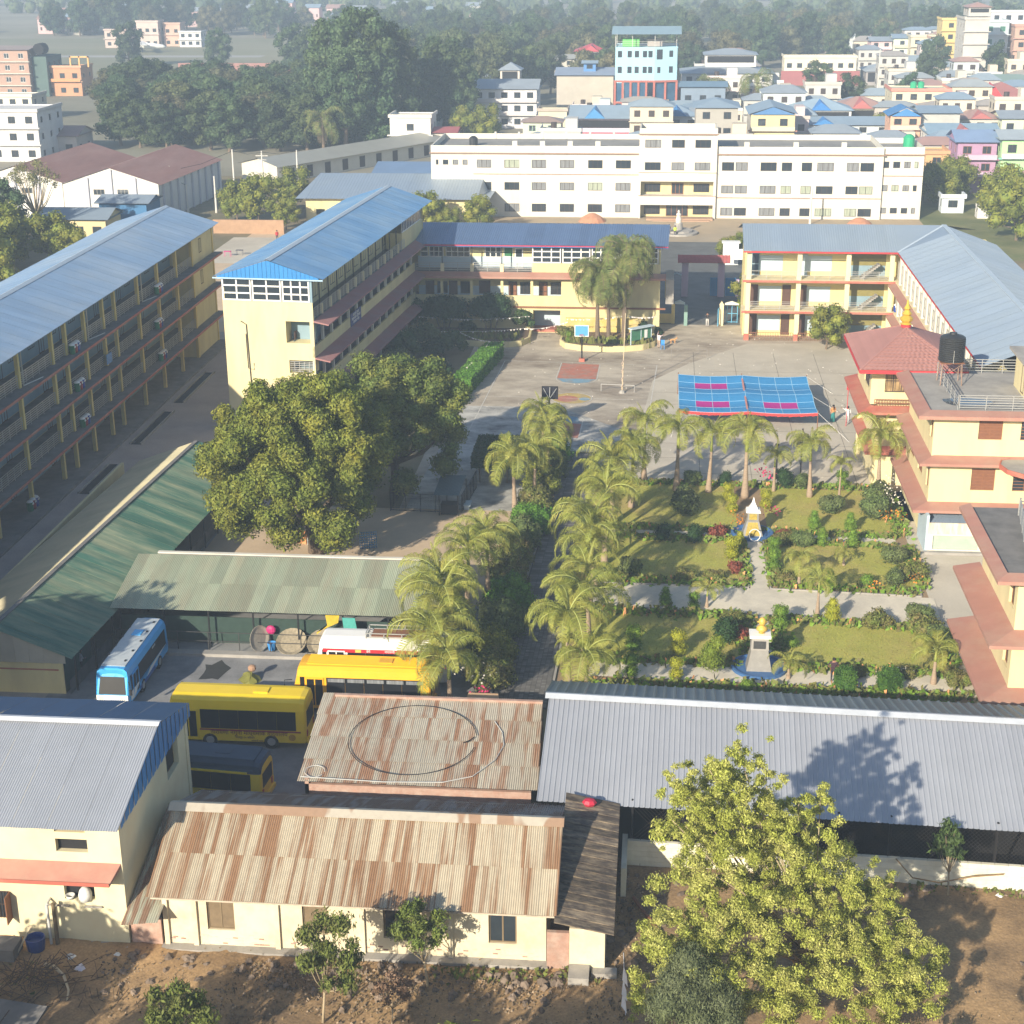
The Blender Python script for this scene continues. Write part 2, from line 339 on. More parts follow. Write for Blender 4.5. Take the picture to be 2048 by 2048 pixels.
flat('school_yard_worn_slab', [(-19.5, 118), (-8.2, 118), (-7.5, 133.8), (-4.8, 133.8), (-4.6, 126.3), (-2.3, 126.3), (-.9, 137), (-2.3, 140), (-9, 147.5), (-18.4, 147.5)], .018, M_YARDG)
rect('paved_alley', -62, 60, -30.6, 176, .008, M_PAVE)
rect('back_alley', -62, 176, -27, 246, .006, M_SAND)
rect('bus_yard', -36, 66, -9, 99, .014, M_ASPH)
rect('sand_play_yard', -33, 99, -9.3, 118, .018, M_SAND)
rect('gate_street', -1, 183, 14, 236, .008, M_STREET)
rect('college_forecourt', -28, 228, 45, 257, .006, mat('forecourt_earth', (.40, .31, .20), .95, .1, .3, stain=(.30, .26, .20), stain_amt=.6, stain_scale=.1))
rect('right_yard', 18.4, 60, 60, 125, .008, M_YARDP)
rect('grass_bank', 41, 224, 75, 285, .01, mat('green_bank', (.13, .15, .05), .95, .2, .2, stain=(.25, .22, .10), stain_amt=.6, stain_scale=.15))
rect('town_field', 22, 395, 64, 545, .02, M_FIELD)
rect('airfield', -700, 520, 20, 720, .02, M_FIELD)
rect('runway', -700, 606, -150, 616, .03, mat('runway_asphalt', (.34, .33, .31), .9, .05))
# brick path between the palms, laid course by course near the camera
BR = mat('path_brick', (.16, .155, .15), .9, .2, 2.0, objvar=0, island=.28)
b = MB(); rp = random.Random(3)
y = 84.2
while y < 133:
    t = (y-84)/49.5; xl, xr = -9.2+1.7*t, -5.9+1.0*t; h = .22 if y < 100 else .44; n = int((xr-xl)/(.28 if y < 100 else .56)); sft = rp.random()*.2
    for i in range(n):
        x = xl+(xr-xl)*i/n; w = (xr-xl)/n
        b.quad((x+.012, y+.012, .034+rp.random()*.006), (x+w-.012, y+.012, .034+rp.random()*.006), (x+w-.012, y+h-.012, .034), (x+.012, y+h-.012, .034))
    y += h
flat('palm_path_bed', [(-9.3, 84), (-5.8, 84), (-4.8, 133.7), (-7.6, 133.7)], .024, mat('path_joint', (.08, .075, .07), .95))
obj('path_bricks', b, BR, kind='stuff', label='grey interlocking bricks of the palm lined path', cat='paving')
b = MB().bar((-5.75, 84, .06), (-4.75, 133.5, .06), .14, .12).bar((-9.4, 84, .06), (-7.65, 133.5, .06), .14, .12); struct('path_kerb', b, M_CONC)
# court markings
LN = mat('court_line_paint', (.55, .53, .48), .9, .2, 3); KR = mat('court_red_paint', (.45, .16, .11), .9, .15, 1.5, stain=(.32, .26, .21), stain_amt=.8, stain_scale=.8)
KB = mat('court_blue_paint', (.18, .32, .42), .9, .15, 1.5, stain=(.32, .28, .23), stain_amt=.7, stain_scale=.9); KY = mat('court_yellow_paint', (.50, .36, .10), .9, .15, 1.5, stain=(.32, .28, .23), stain_amt=.7, stain_scale=.9)
def strip(b, p, q, w=.09, z=.026):
    d = (Vector(q)-Vector(p)).normalized(); n = Vector((-d.y, d.x))*w/2
    b.quad((p[0]-n.x, p[1]-n.y, z), (q[0]-n.x, q[1]-n.y, z), (q[0]+n.x, q[1]+n.y, z), (p[0]+n.x, p[1]+n.y, z))
b = MB()
for p, q in [((-16, 165), (-17, 137)), ((-16, 165), (.2, 164)), ((.2, 164), (-.8, 136.5)), ((-16.5, 151), (-.3, 150.6)), ((-9.9, 164.4), (-10.1, 158.2)), ((-5.8, 164), (-5.9, 158)), ((-9.9, 138), (-9.8, 143.3)), ((-6.7, 137.6), (-6.6, 143.1))]: strip(b, p, q)
arc = lambda cx, cy, r, a0, a1, n=16: [(cx+r*math.cos(rad(a0+(a1-a0)*i/n)), cy+r*math.sin(rad(a0+(a1-a0)*i/n))) for i in range(n+1)]
for A in (arc(-8, 158.1, 2.05, 180, 360), arc(-8.2, 143.2, 1.7, 0, 180), arc(-8.1, 150.8, 2.0, 0, 360, 24)):
    for p, q in zip(A, A[1:]): strip(b, p, q)
struct('court_lines', b, LN)
flat('court_key_red', [(-9.8, 164.3), (-9.98, 158.2), (-6.0, 158.1), (-5.9, 163.9)], .022, KR)
flat('court_key_blue', [(-10, 158.15), (-9.3, 156.8), (-8, 156.3), (-6.7, 156.8), (-6, 158.05)], .022, KB)
flat('court_near_key_red', [(-9.8, 138), (-6.8, 137.7), (-6.7, 142.2), (-9.75, 142.4)], .022, KR)
flat('court_near_key_blue', [(-9.75, 142.45), (-6.7, 142.25), (-7.2, 144.3), (-8.2, 144.8), (-9.2, 144.4)], .022, KB)
flat('court_centre_disc', arc(-8.1, 150.8, 1.9, 0, 360, 24)[:-1], .022, KY)
flat('court_centre_red', arc(-8.5, 150.6, 1.1, 0, 360, 16)[:-1], .025, KR); flat('court_centre_blue', arc(-6.8, 150.6, .55, 0, 360, 12)[:-1], .025, KB)
# garden: lawns, paths and kerbs
flat('garden_soil', [(-5.6, 86), (19.0, 86), (19.2, 126), (-4.6, 126)], .01, M_EARTH)
for i, p in enumerate([[(-3.9, 104.4), (6.7, 104.3), (6.8, 112.8), (-3.7, 113)], [(-3.7, 114.7), (6.6, 114.6), (6.7, 125.3), (-3.4, 125.4)], [(9.0, 104.2), (18.3, 103.7), (19, 112.2), (9, 112.7)], [(8.9, 114.5), (18.8, 114.2), (18.8, 124.8), (8.8, 125.1)], [(-4.2, 91.2), (5.9, 91), (6.1, 98.5), (-4.1, 98.8)], [(8.6, 90.7), (18.6, 90.4), (18.9, 97.2), (8.6, 97.9)]]):
    flat('lawn', p, .03, M_LAWN)
flat('garden_cross_path', [(-4.9, 99.8), (2, 99.3), (19.3, 97.9), (19.4, 102.6), (8.3, 103.4), (-4.9, 103.6)], .05, M_GPATH)
flat('garden_upper_path', [(-4, 113.2), (6.4, 112.9), (6.4, 114.4), (-4, 114.5)], .046, M_GPATH); flat('garden_upper_path', [(8.9, 112.9), (18.2, 112.4), (18.3, 114), (8.9, 114.3)], .046, M_GPATH)
flat('garden_centre_path', [(7.0, 103.4), (8.3, 103.3), (8.3, 113.2), (7.2, 113.2)], .054, M_GPATH); flat('garden_centre_path', [(6.8, 92.4), (7.9, 92.4), (7.9, 99.2), (6.9, 99.2)], .054, M_GPATH)
flat('garden_lower_path', [(-3.6, 88.7), (19, 88.2), (19, 90.3), (-3.6, 90.9)], .05, M_GPATH)
b = MB()
for p, q in [((-4.9, 103.7), (6.9, 103.5)), ((8.4, 103.4), (18.6, 102.8)), ((-4.9, 99.7), (2, 99.2)), ((2, 99.2), (6.8, 98.9)), ((8, 98.8), (19.2, 97.8)), ((6.9, 103.6), (7.1, 112.8)), ((8.4, 103.5), (8.4, 112.8)), ((-4, 113.1), (6.4, 112.8)), ((8.9, 112.8), (18.1, 112.3)), ((18.6, 102.8), (19.3, 112)), ((-4.6, 126.05), (19, 126.05))]:
    b.bar((*p, .05), (*q, .05), .1, .14)
struct('garden_kerb', b, M_CONC)
# foreground earth with real unevenness
def terrain(x0, x1, y0, y1, nx, ny, amp, seed, zf=None):
    rg = np.random.RandomState(seed); xs = np.linspace(x0, x1, nx); ys = np.linspace(y0, y1, ny); X, Y = np.meshgrid(xs, ys); Z = np.zeros_like(X)
    for k in range(40):
        f = rg.uniform(.15, 2.6); a = rg.uniform(0, 6.28); Z += amp*.35/(f+.3)*np.sin(f*(X*math.cos(a)+Y*math.sin(a))+rg.uniform(0, 6.28))*.35
    Z += rg.normal(0, .012, Z.shape); edge = np.clip((y1-Y)/1.5, 0, 1); Z = np.maximum(.10+Z*edge, .03+.02*np.sin(X*3+Y*2))
    if zf is not None: Z = Z+zf(X, Y)
    b = MB(); b.v = [tuple(p) for p in np.stack([X.ravel(), Y.ravel(), Z.ravel()], 1).tolist()]
    b.f = [(j*nx+i, j*nx+i+1, (j+1)*nx+i+1, (j+1)*nx+i) for j in range(ny-1) for i in range(nx-1)]; b.m = [0]*len(b.f); return b
M_DIRT = mat('foreground_dirt', (.40, .26, .13), .97, .16, .7, stain=(.13, .09, .055), stain_amt=.85, stain_scale=.22, fine=.2, bump=.6, bscale=6)
struct('dirt_ground', terrain(-30, 32, 36, 68.2, 250, 130, .16, 5), M_DIRT, smooth=True)
# slab joints and scraps on the yard
b = MB(); rj = random.Random(8)
for k in range(9): y = 128.4+k*4.2; x0 = 0 if y < 160 else 4; b.bar((x0, y, .02), (25.8, y+.1, .02), .035, .006)
for k in range(6): x = 4+k*4.3; b.bar((x, 126.6, .02), (x+.1, 170, .02), .035, .006)
for k in range(14):
    p = Vector((rj.uniform(-18, 20), rj.uniform(128, 170), .026)); a = rj.uniform(0, 3.1)
    for q in range(6): a += rj.uniform(-.7, .7); e = p+Vector((math.cos(a), math.sin(a), 0))*.7; b.bar(p, e, .03, .004); p = e
struct('slab_joints', b, mat('joint_dirt', (.13, .11, .09), .95))
b = MB()
for k in range(240): x, y, s = rj.uniform(-17, 24), rj.uniform(128, 181), rj.uniform(.03, .09); b.add([(x-s, y, .03), (x+s, y-s*.4, .03), (x+s*.3, y+s, .03), (x, y, .03+s*.7)], [(0, 1, 3), (1, 2, 3), (2, 0, 3)])
tag(obj('paper_scraps', b, mat('scrap_white', (.62, .60, .55), .8)), 'tiny scraps of litter strewn over the school yard', 'litter', kind='stuff')
# ---------------------------------------------------------------- long left school building
def corridor_doors(parent, x, ys, zf, rot, depth=.12):
    """doors and windows on a corridor back wall; ys = list of (y, kind)"""
    for y, k in ys:
        if k == 'd': window(parent, (x, y, zf), 1.1, 2.2, rot, 2, 1, M_DOOR, M_DOOR, .09, .05, name='door')
        else: window(parent, (x, y, zf+.9), 1.5, 1.25, rot, 3, 1, M_FRAME, M_GLASSB, .06, .05)
T = thing('school_building', 'long three storey yellow school block with pillared verandas and pale blue sheet roof at left', 'school building', (-54, 130, 0))
Y0, Y1 = 66, 171.6; XP, XS, XW, XB = -48.9, -48.0, -51.4, -59.4
b = MB().box(XB, Y0, 0, XW, Y1, 13.0); b.box(XW, 163.4, 0, XP-.1, Y1, 13.0)      # room block and the closed end bay
obj('wall', b, M_CREAM, T)
b = MB()
for z in (0, 3.45, 6.75, 10.1): b.box(XW+.002, Y0, z+.05, XW+.03, 163.3, z+1.25)
obj('blue_dado', b, M_BLUEW, T)
for z in (3.45, 6.75, 10.1):
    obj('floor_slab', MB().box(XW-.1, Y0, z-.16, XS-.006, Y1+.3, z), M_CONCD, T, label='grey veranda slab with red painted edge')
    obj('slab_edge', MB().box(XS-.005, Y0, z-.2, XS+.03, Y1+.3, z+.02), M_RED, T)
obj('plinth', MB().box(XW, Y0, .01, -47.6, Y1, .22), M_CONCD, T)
PY = [66.5, 73.2, 76.3, 80.7, 85.4, 88.5, 95.2, 98.2, 104.1, 108.6, 115.4, 122.6, 125.7, 130.3, 135.1, 138.3, 145.0, 151.3, 157.6, 163.4, 171.4]
pm = MB().box(-.3, -.17, 0, 0, .17, 1).mesh('pillar', M_YEL)
bmh = MB().prism([(-2.45, -.15, .0), (0, -.15, .0), (0, -.15, -.28), (-1.2, -.15, -.62), (-2.45, -.15, -.62)], (0, .3, 0)).mesh('beam', M_YEL)
brk = MB().prism([(0, -.15, 0), (.8, -.15, 0), (.8, -.15, -.12), (0, -.15, -.45)], (0, .3, 0)).mesh('bracket', mat('bracket_plaster', (.62, .45, .33), .85, .1))
LEV = [(0.2, 3.25), (3.45, 6.55), (6.75, 9.9), (10.1, 13.05)]
for y in PY:
    for i, (a, c) in enumerate(LEV):
        inst('pillar', pm, T, (XP, y, a), scale=(1, 1, c-a))
        inst('beam', bmh, T, (XP-.005, y, c), scale=1 if i < 3 else (1, 1, .8))
        if i < 3: inst('bracket', brk, T, (XP+.002, y, c))
rl = {}
for y, y2 in zip(PY, PY[1:]):
    L = round(y2-y-.36, 1)
    if L not in rl: rl[L] = railing_mesh(L, 1.05, 6, m=M_STEEL)
    for z in (3.45, 6.75, 10.1): inst('railing', rl[L], T, (XP-.15, y+.18, z), 90)
    m0 = (y+y2)/2
    for z in (.2, 3.45, 6.75, 10.1):
        if y < 95 or y > 160: continue
        if L > 4: window(T, (XW+.04, m0-2.2, z), 1.1, 2.2, 90, 2, 1, M_DOOR, M_DOOR, .09, .05); window(T, (XW+.04, m0+.2, z+.9), 1.6, 1.3, 90, 3, 1, M_FRAME, M_GLASSB, .06, .05)
        else: window(T, (XW+.04, m0-.7, z+.9), 1.4, 1.25, 90, 3, 1, M_FRAME, M_GLASSB, .06, .05)
window(T, (XP-.08, 166.2, 11.0), .9, 1.5, 90, 2, 1, M_FRAME, M_GLASS); window(T, (XP-.08, 166.2, 7.6), .9, 1.5, 90, 2, 1, M_FRAME, M_GLASS)
dp = MB()
for y in (116.2, 131.1, 146.2): dp.cyl((XP+.08, y-.45, 10.15), (XP+.08, y-.45, 13), .06, n=6).cyl((XP+.08, y-.45, 10.2), (XP+.5, y+2.5, 10.1), .05, n=6)
obj('downpipe', dp, M_STEEL, T)
sheets(T, (-48.25, Y0, 13.25), (-48.25, 172, 13.25), (-54.05, Y0, 15.05), 1.05, M_ROOFB, 'rib', .26, .03)
sheets(T, (-59.9, Y0, 13.25), (-59.9, 172, 13.25), (-54.05, Y0, 15.05), 1.05, M_ROOFB, 'rib', .26, .03)
obj('ridge_cap', MB().poly([(-54.4, Y0, 14.99), (-54.05, Y0, 15.14), (-54.05, 172.05, 15.14), (-54.4, 172.05, 14.99)]).poly([(-53.7, Y0, 14.99), (-53.7, 172.05, 14.99), (-54.05, 172.05, 15.14), (-54.05, Y0, 15.14)]), mat('pale_ridge_flashing', (.42, .50, .58), .5, .08), T)
obj('gable_sheet', MB().poly([(-59.4, 171.65, 13.0), (-48.8, 171.65, 13.0), (-48.8, 171.65, 13.15), (-54.05, 171.65, 14.95), (-59.4, 171.65, 13.25)]), M_ROOFB, T)
obj('eave_beam', MB().box(-48.75, Y0, 13.0, -48.6, 171.8, 13.12), M_ROOFC, T)
# planter gutters along the veranda foot
b = MB()
for a, c in ((119.5, 127.3), (133, 143.5), (146.5, 158)):
    b.box(-46.9, a, .012, -46.8, c, .2).box(-45.9, a, .012, -45.8, c, .2)
struct('drain_kerb', b, M_CONC)
for a, c in ((119.5, 127.3), (133, 143.5), (146.5, 158)): rect('drain_bed', -46.8, a, -45.9, c, .02, M_DARK)

# ---------------------------------------------------------------- tower block (local frame: origin front right corner, turned 4.6 degrees)
T = thing('school_building', 'yellow four storey school block with blue gable facing the big mango tree', 'school building', (-30.65, 138, 0), -4.6, local=True)
LW, LL = 8.4, 44.5; Z1, Z2, Z3, ZE = 3.6, 7.0, 10.4, 14.2
b = MB(); b.facade((-LW, 0), 0, LW, 0, 12.05, [(LW-2.6, LW-.35, 8.3, 10.3), (LW-2.45, LW-.15, 5.5, 6.7)], rv=1.6)
b.box(-LW, .01, 0, -LW+.2, LL, ZE-1).quad((-LW, LL, 0), (0, LL, 0), (0, LL, ZE), (-LW, LL, ZE)).quad((-LW, 1.8, 0), (-LW+7, 1.8, 0), (-LW+7, 1.8, 12), (-LW, 1.8, 12))
b.box(-2.3, 2.2, 0, -2.1, LL, ZE-.2)
obj('wall', b, mat('tower_cream_plaster', (.72, .63, .36), .85, .05, .5, stain=(.48, .40, .22), stain_amt=.45, stain_scale=.4, stretch=(1, 1, .25)), T)
obj('lobby_wall', MB().box(-3, 1.61, 8, -.2, 1.66, 10.5).box(-3, 1.61, 5, -.2, 1.66, 6.8), M_BLUEW, T)
g = railing_mesh(2.3, .5, 3, 5, m=M_STEEL); inst('grille', g, T, (-2.45, .12, 5.5)); inst('grille', g, T, (-2.45, .12, 6.05))
# glazed top storey
b = MB(); b.box(-LW+.1, .1, 12.05, -.25, .16, 14.0); obj('dark_backing', b, M_GLASS, T)
for x0, x1, nx in ((-8.4, -5.65, 2), (-5.6, -2.85, 2), (-2.8, -.22, 3)): window(T, (x0+.02, 0, 12.07), x1-x0-.04, 2.05, 0, nx, 3, M_WFRAME, M_GLASS, .13, .08)
obj('corner_post', MB().box(-.2, .0, 12.05, 0, .2, 14.1).box(-LW-.0, .0, 12.05, -LW+.02, .2, 14.1), M_BLUEW, T)
# east verandas
for i, z in enumerate((Z1, Z2, Z3)):
    b = MB(); b.box(-2.1, .1, z-.15, 0, LL, z); obj('floor_slab', b, M_CONCD, T)
    b = MB().poly([(.0, -.0, z), (0, LL-4, z), (1.35, LL-5, z-.35), (1.35, .25, z-.35)]).poly([(0, 0, z-.14), (1.33, .25, z-.47), (1.33, LL-5, z-.47), (0, LL-4, z-.14)]).quad((1.35, .25, z-.35), (1.35, LL-5, z-.35), (1.33, LL-5, z-.48), (1.33, .25, z-.48)).poly([(0, 0, z), (1.35, .25, z-.35), (1.33, .25, z-.47), (0, 0, z-.14)])
    obj('sun_ledge', b, mat('maroon_ledge', (.36, .17, .16), .85, .08, .5, stain=(.32, .22, .22), stain_amt=.7, stain_scale=.3), T, label='sloping maroon ledge running along the veranda')
for i, z in enumerate((0.1, Z1, Z2)):
    zt = (Z1, Z2, Z3)[i]-.15; b = MB().box(-.18, 0, z, 0, LL-4.6, z+1.0); obj('parapet', b, M_CREAM, T)
    pmm = MB().box(-.25, -.14, 0, -.02, .14, zt-z-1.0).mesh('pillar', M_WHITE)
    for k in range(14): inst('pillar', pmm, T, (0, .2+k*2.95, z+1.0))
    for k in range(13): window(T, (-2.08, .9+k*2.95, z+.02), 1.0, 2.1, 90, 2, 1, M_DOOR, M_DOOR, .09, .05); window(T, (-2.08, 2.1+k*2.95, z+.9), .9, 1.2, 90, 2, 1, M_FRAME, M_GLASSB, .06, .05)
    obj('corridor_wall_blue', MB().box(-2.098, .5, z, -2.085, LL-5, z+1.4), M_BLUEW, T)
rlm = railing_mesh(2.8, 1.0, 5, 2, m=M_STEEL); stub = MB().box(-.16, -.13, 0, .08, .13, .95).mesh('parapet_post', M_PALEY); post = MB().box(-.05, -.05, 0, .05, .05, 3.6).mesh('steel_post', M_BLACK)
for k in range(12):
    inst('railing', rlm, T, (-.08, .3+k*2.95, Z3), 90); inst('parapet_post', stub, T, (-.08, .2+k*2.95, Z3)); inst('steel_post', post, T, (-.28, .2+k*2.95, Z3))
for k in range(12): window(T, (-2.08, 1.2+k*2.95, Z3+.5), 1.6, 1.9, 90, 2, 1, M_FRAME, M_GLASSB, .06, .05)
b = MB().box(-1.9, 34.5, Z3, -.1, LL, 12.2); obj('end_room_wall', b, M_CREAM, T)
window(T, (-.1, 34.7, 12.2), 9.0, 1.3, 90, 12, 1, M_WFRAME, M_GLASS, .1, .07)
sheets(T, (1.15, -.35, 14.22), (1.15, LL, 14.22), (-3.95, -.35, 15.85), 1.05, M_ROOFT, 'rib', .26, .03)
sheets(T, (-9.1, -.35, 14.22), (-9.1, LL, 14.22), (-3.95, -.35, 15.85), 1.05, M_ROOFT, 'rib', .26, .03)
obj('ridge_cap', MB().poly([(-4.3, -.4, 15.8), (-3.95, -.4, 15.95), (-3.95, LL+.05, 15.95), (-4.3, LL+.05, 15.8)]).poly([(-3.6, -.4, 15.8), (-3.6, LL+.05, 15.8), (-3.95, LL+.05, 15.95), (-3.95, -.4, 15.95)]), MATS['pale_ridge_flashing'], T)
n = 26
for i in range(n):
    x0, x1 = -9.1+10.25*i/n, -9.1+10.25*(i+1)/n
    h = lambda x: 14.2+1.62*(1-abs(x+3.95)/5.15)
    if i in (0, n-1): continue
    obj('gable_sheet', MB().add([(x0, -.3, 14.1), (x1-.06, -.3, 14.1), (x1-.06, -.3, h(x1-.06)), (x0, -.3, h(x0)), (x1-.06, -.26, 14.1), (x1, -.26, 14.1), (x1, -.26, h(x1)), (x1-.06, -.26, h(x1))], [(0, 1, 2, 3), (4, 5, 6, 7), (1, 4, 7, 2)]), M_GABLE, T)
obj('eave_edge', MB().box(-9.1, -.34, 14.08, 1.15, -.3, 14.2), mat('pale_blue_edge', (.35, .5, .65), .5, .05), T)
obj('drain_pipe', MB().tube([(-LW+1.6, -.08, 10.2), (-LW+2.1, -.08, 9.9), (-LW+2.2, -.08, 6), (-LW+2.3, -.08, 1)], .045, 6).tube([(-LW+2.0, -.06, 9.0), (-LW+2.05, -.06, 5.8), (-LW+2.6, -.06, 5.7), (-LW+2.6, -.06, 6.3)], .03, 5), M_FRAME, T)
def text_mesh(name, s, size, m, align='CENTER'):
    cu = bpy.data.curves.new(name, 'FONT'); cu.body = s; cu.size = size; cu.align_x = align; cu.extrude = .004
    o = bpy.data.objects.new(name, cu); COL.objects.link(o); dg = bpy.context.evaluated_depsgraph_get(); me = bpy.data.meshes.new_from_object(o.evaluated_get(dg)); bpy.data.objects.remove(o)
    me.materials.clear(); me.materials.append(m); me.name = name; return me
M_SIGNB = mat('sign_blue', (.03, .06, .20), .5, .05)
sg = obj('notice_sign', MB().box(.02, 12.1, Z2+.0, .07, 16.0, Z2+1.25), M_SIGNB, T, label='blue sign with white lines of writing')
for k, s in enumerate(('नारायणी नमुना', 'माध्यमिक विद्यालय', 'प्रशासन भवन')):
    tm = text_mesh('sign_text', s, .42, M_WHITE2); o = inst('sign_text', tm, None, (.08, 14.05, Z2+.86-.36*k), rot=(rad(90), 0, rad(90))); o.parent = sg

# ---------------------------------------------------------------- central wing
T = thing('school_building', 'three storey wing with slate blue roof and cream front behind the fan palms', 'school building', (-13, 182, 0))
XL, XR, YF = -27.4, .35, 178
b = MB()
cols = [-27.8, -24.45, -21.05, -17.55, -14.15, -10.65, -7.4, -4.0, -.2]
holes = [(cols[i]+.15-XL+.2 if i == 0 else cols[i]+.15-XL, cols[i+1]-.15-XL, 4.25, 6.05) for i in range(5)]+[(13.4, 16.5, .05, 2.6)]
b.facade((XL, YF), 0, XR-XL, 0, 6.2, holes, rv=.2)
b.box(-14.1, YF+.02, 6.95, XR, YF+.2, 8.0).box(XL, YF+2.1, 3.2, XR, YF+2.3, 6.2).box(XL, YF+2.1, 6.95, -14.1, YF+2.3, 9.9).box(XL, 184.8, 0, XR, 185, 10.2).box(XR-.2, YF+.21, 0, XR, 184.8, 10.1).box(-16.6, YF+2.4, 0, -9.5, YF+2.6, 3)
obj('wall', b, M_CREAM, T)
obj('corridor_wall_blue', MB().box(XL, YF+2.06, 3.3, -10.6, YF+2.095, 4.9).box(XL, YF+2.06, 7.0, -14.2, YF+2.095, 8.3).box(-14.0, YF+2.36, .3, -10.8, YF+2.395, 2.9), M_LBLUE, T)
obj('entrance_step', MB().box(-14, YF+.3, .02, -10.9, YF+2.35, .3), M_RED, T)
obj('slab_edge', MB().box(XL, YF-.12, 2.85, 1.0, YF, 3.05), M_WOOD, T); obj('floor_slab', MB().box(XL, YF+.21, 3.0, XR-.21, YF+2.09, 3.2), M_CONCD, T); obj('floor_slab', MB().box(XL, YF+.21, 6.6, XR-.21, YF+2.09, 6.94), M_CONCD, T)
for z, x1 in ((6.95, 1.0),):
    b = MB().add([(XL, YF, z), (x1, YF, z), (x1, YF-.95, z-.38), (XL+1.2, YF-.95, z-.38), (XL, YF, z-.12), (x1, YF, z-.12), (x1, YF-.95, z-.6), (XL+1.2, YF-.95, z-.6)], [(0, 3, 2, 1), (4, 5, 6, 7), (3, 7, 6, 2), (1, 2, 6, 5)])
    obj('sun_ledge', b, M_PINK if z > 5 else M_RED, T, label='sloping red ledge over the openings')
for i, x in enumerate((-26.6, -23.9, -20.4, -17.0, -13.5)):
    window(T, (x+.0, YF+2.03, 3.25 if i != 2 else 4.0), 1.0 if i != 2 else 1.3, 2.2 if i != 2 else 1.5, 0, 2, 2, M_DOOR, M_WOOD if i > 2 else M_DOOR, .1, .05)
    if i != 2: window(T, (x+1.35, YF+2.03, 4.0), 1.2, 1.4, 0, 3, 1, M_FRAME, M_GLASS, .07, .05, bars=8)
for x0, x1, nx in ((-27.1, -26.2, 1), (-26.1, -24.45, 3), (-24.2, -21.4, 4), (-19.7, -17.75, 3)): window(T, (x0, YF+2.03, 8.2), x1-x0, 1.25, 0, nx, 2, M_WFRAME, M_GLASS, .1, .06)
window(T, (-16.25, YF+2.03, 7.0), .95, 2.3, 0, 1, 2, M_WFRAME, M_GLASS, .12, .06); window(T, (-17.5, YF+2.03, 8.3), 1.05, 1.1, 0, 1, 1, M_WFRAME, mat('green_board', (.03, .16, .06), .5), .06, .06)
for x0, x1, nx in ((-14.1, -10.85, 3), (-10.7, -7.55, 3), (-7.4, -4.3, 3), (-4.15, .1, 4)): window(T, (x0, YF, 8.02), x1-x0, 1.95, 0, nx, 3, M_WFRAME, M_GLASS, .13, .08)
rlm = railing_mesh(3.2, 1.0, 5, 2, m=M_STEEL)
for k, x in enumerate((-27.5, -24.3, -20.9, -17.5)):
    inst('railing', rlm, T, (x+.1, YF+.12, 6.95))
    if k: obj('parapet_post', MB().box(x-.25, YF-.02, 6.95, x+.15, YF+.24, 7.85), M_PALEY, T); obj('steel_post', MB().box(x-.1, YF+.06, 7.85, x, YF+.14, 10.1), M_BLACK, T)
sheets(T, (-28.3, YF-.55, 10.12), (1.15, YF-.55, 10.12), (-27.95, YF+6.6, 11.35), 1.02, M_ROOFC, 'rib', .26, .035)
sheets(T, (-28.3, YF+13.7, 10.12), (1.15, YF+13.7, 10.12), (-28.3, YF+6.6, 11.35), 2.05, M_ROOFC, 'rib', .5, .035)
obj('fascia', MB().box(-28.2, YF-.6, 9.96, 1.15, YF-.55, 10.1), mat('magenta_fascia', (.42, .05, .12), .5), T)
obj('fascia_under', MB().box(-28.2, YF-.5, 9.86, 1.15, YF-.44, 10.02), M_GABLE, T)
b = MB().box(1.0, YF+.5, 3.4, 1.9, YF+6, 6.2); obj('side_ledge', b, M_CONC, T)
window(T, (XR+.01, YF+1.5, 4.2), 1.3, 1.6, 90, 2, 1, M_WOOD, M_DOOR, .08, .06); window(T, (XR+.01, YF+.4, 7.9), 1.5, 1.6, 90, 2, 2, M_WFRAME, M_GLASS, .1, .06)

# ---------------------------------------------------------------- right L-shaped block
T = thing('school_building', 'L-shaped three storey block with grey blue roof and open verandas right of the gate', 'school building', (20, 178, 0))
YF = 176; XL = 9.75
b = MB().box(XL, YF+2.4, 0, 26, YF+2.6, 10.0).box(XL, YF+2.6, 0, XL+.2, 184.5, 10.0).box(27.8, 126, 0, 28, YF+2.4, 10.0).box(26, YF+2.4, 0, 36, YF+2.6, 10).box(XL, 184.4, 0, 37, 184.6, 10).box(36.8, 126, 0, 37, 184.3, 10).box(26, 125.8, 0, 37, 126, 10)
obj('wall', b, mat('warm_cream_plaster', (.72, .61, .28), .85, .05, .5), T)  # slightly yellower cream than the other blocks
for i, z in enumerate((3.45, 6.9)):
    obj('floor_slab', MB().box(XL-.3, YF-.45, z-.16, 26.5, YF+2.39, z), M_PALEY, T)
    obj('slab_edge', MB().box(XL-.35, YF-.55, z-.26, 26.4, YF-.45, z-.02), M_RED, T)
    obj('floor_slab', MB().box(26.0, 127, z-.16, 27.79, YF-.46, z), M_PALEY, T)
    b = MB().poly([(26.5, 127.5, z), (26.5, YF-.6, z), (25.2, YF-.6, z-.35), (25.2, 127.5, z-.35)]).quad((25.2, 127.5, z-.35), (25.2, YF-.6, z-.35), (25.2, YF-.6, z-.5), (25.2, 127.5, z-.5)); obj('sun_ledge', b, M_PINK, T)
pm = MB().box(0, 0, 0, .5, .35, 1).mesh('pillar', M_PALEY); foot = MB().box(-.02, -.02, 0, .52, .37, .75).mesh('pillar_foot', M_RED)
for k, x in enumerate((9.8, 15.3, 20.6, 25.3)):
    for a, c in ((0, 3.3), (3.45, 6.75), (6.9, 9.95)): inst('pillar', pm, T, (x, YF-.2, a), scale=(1, 1, c-a))
    if k < 2: inst('pillar_foot', foot, T, (x, YF-.2, .02))
rlm = railing_mesh(4.9, .95, 2, 3, m=M_STEEL); rl5 = railing_mesh(4.9, .95, 5, 3, m=M_STEEL)
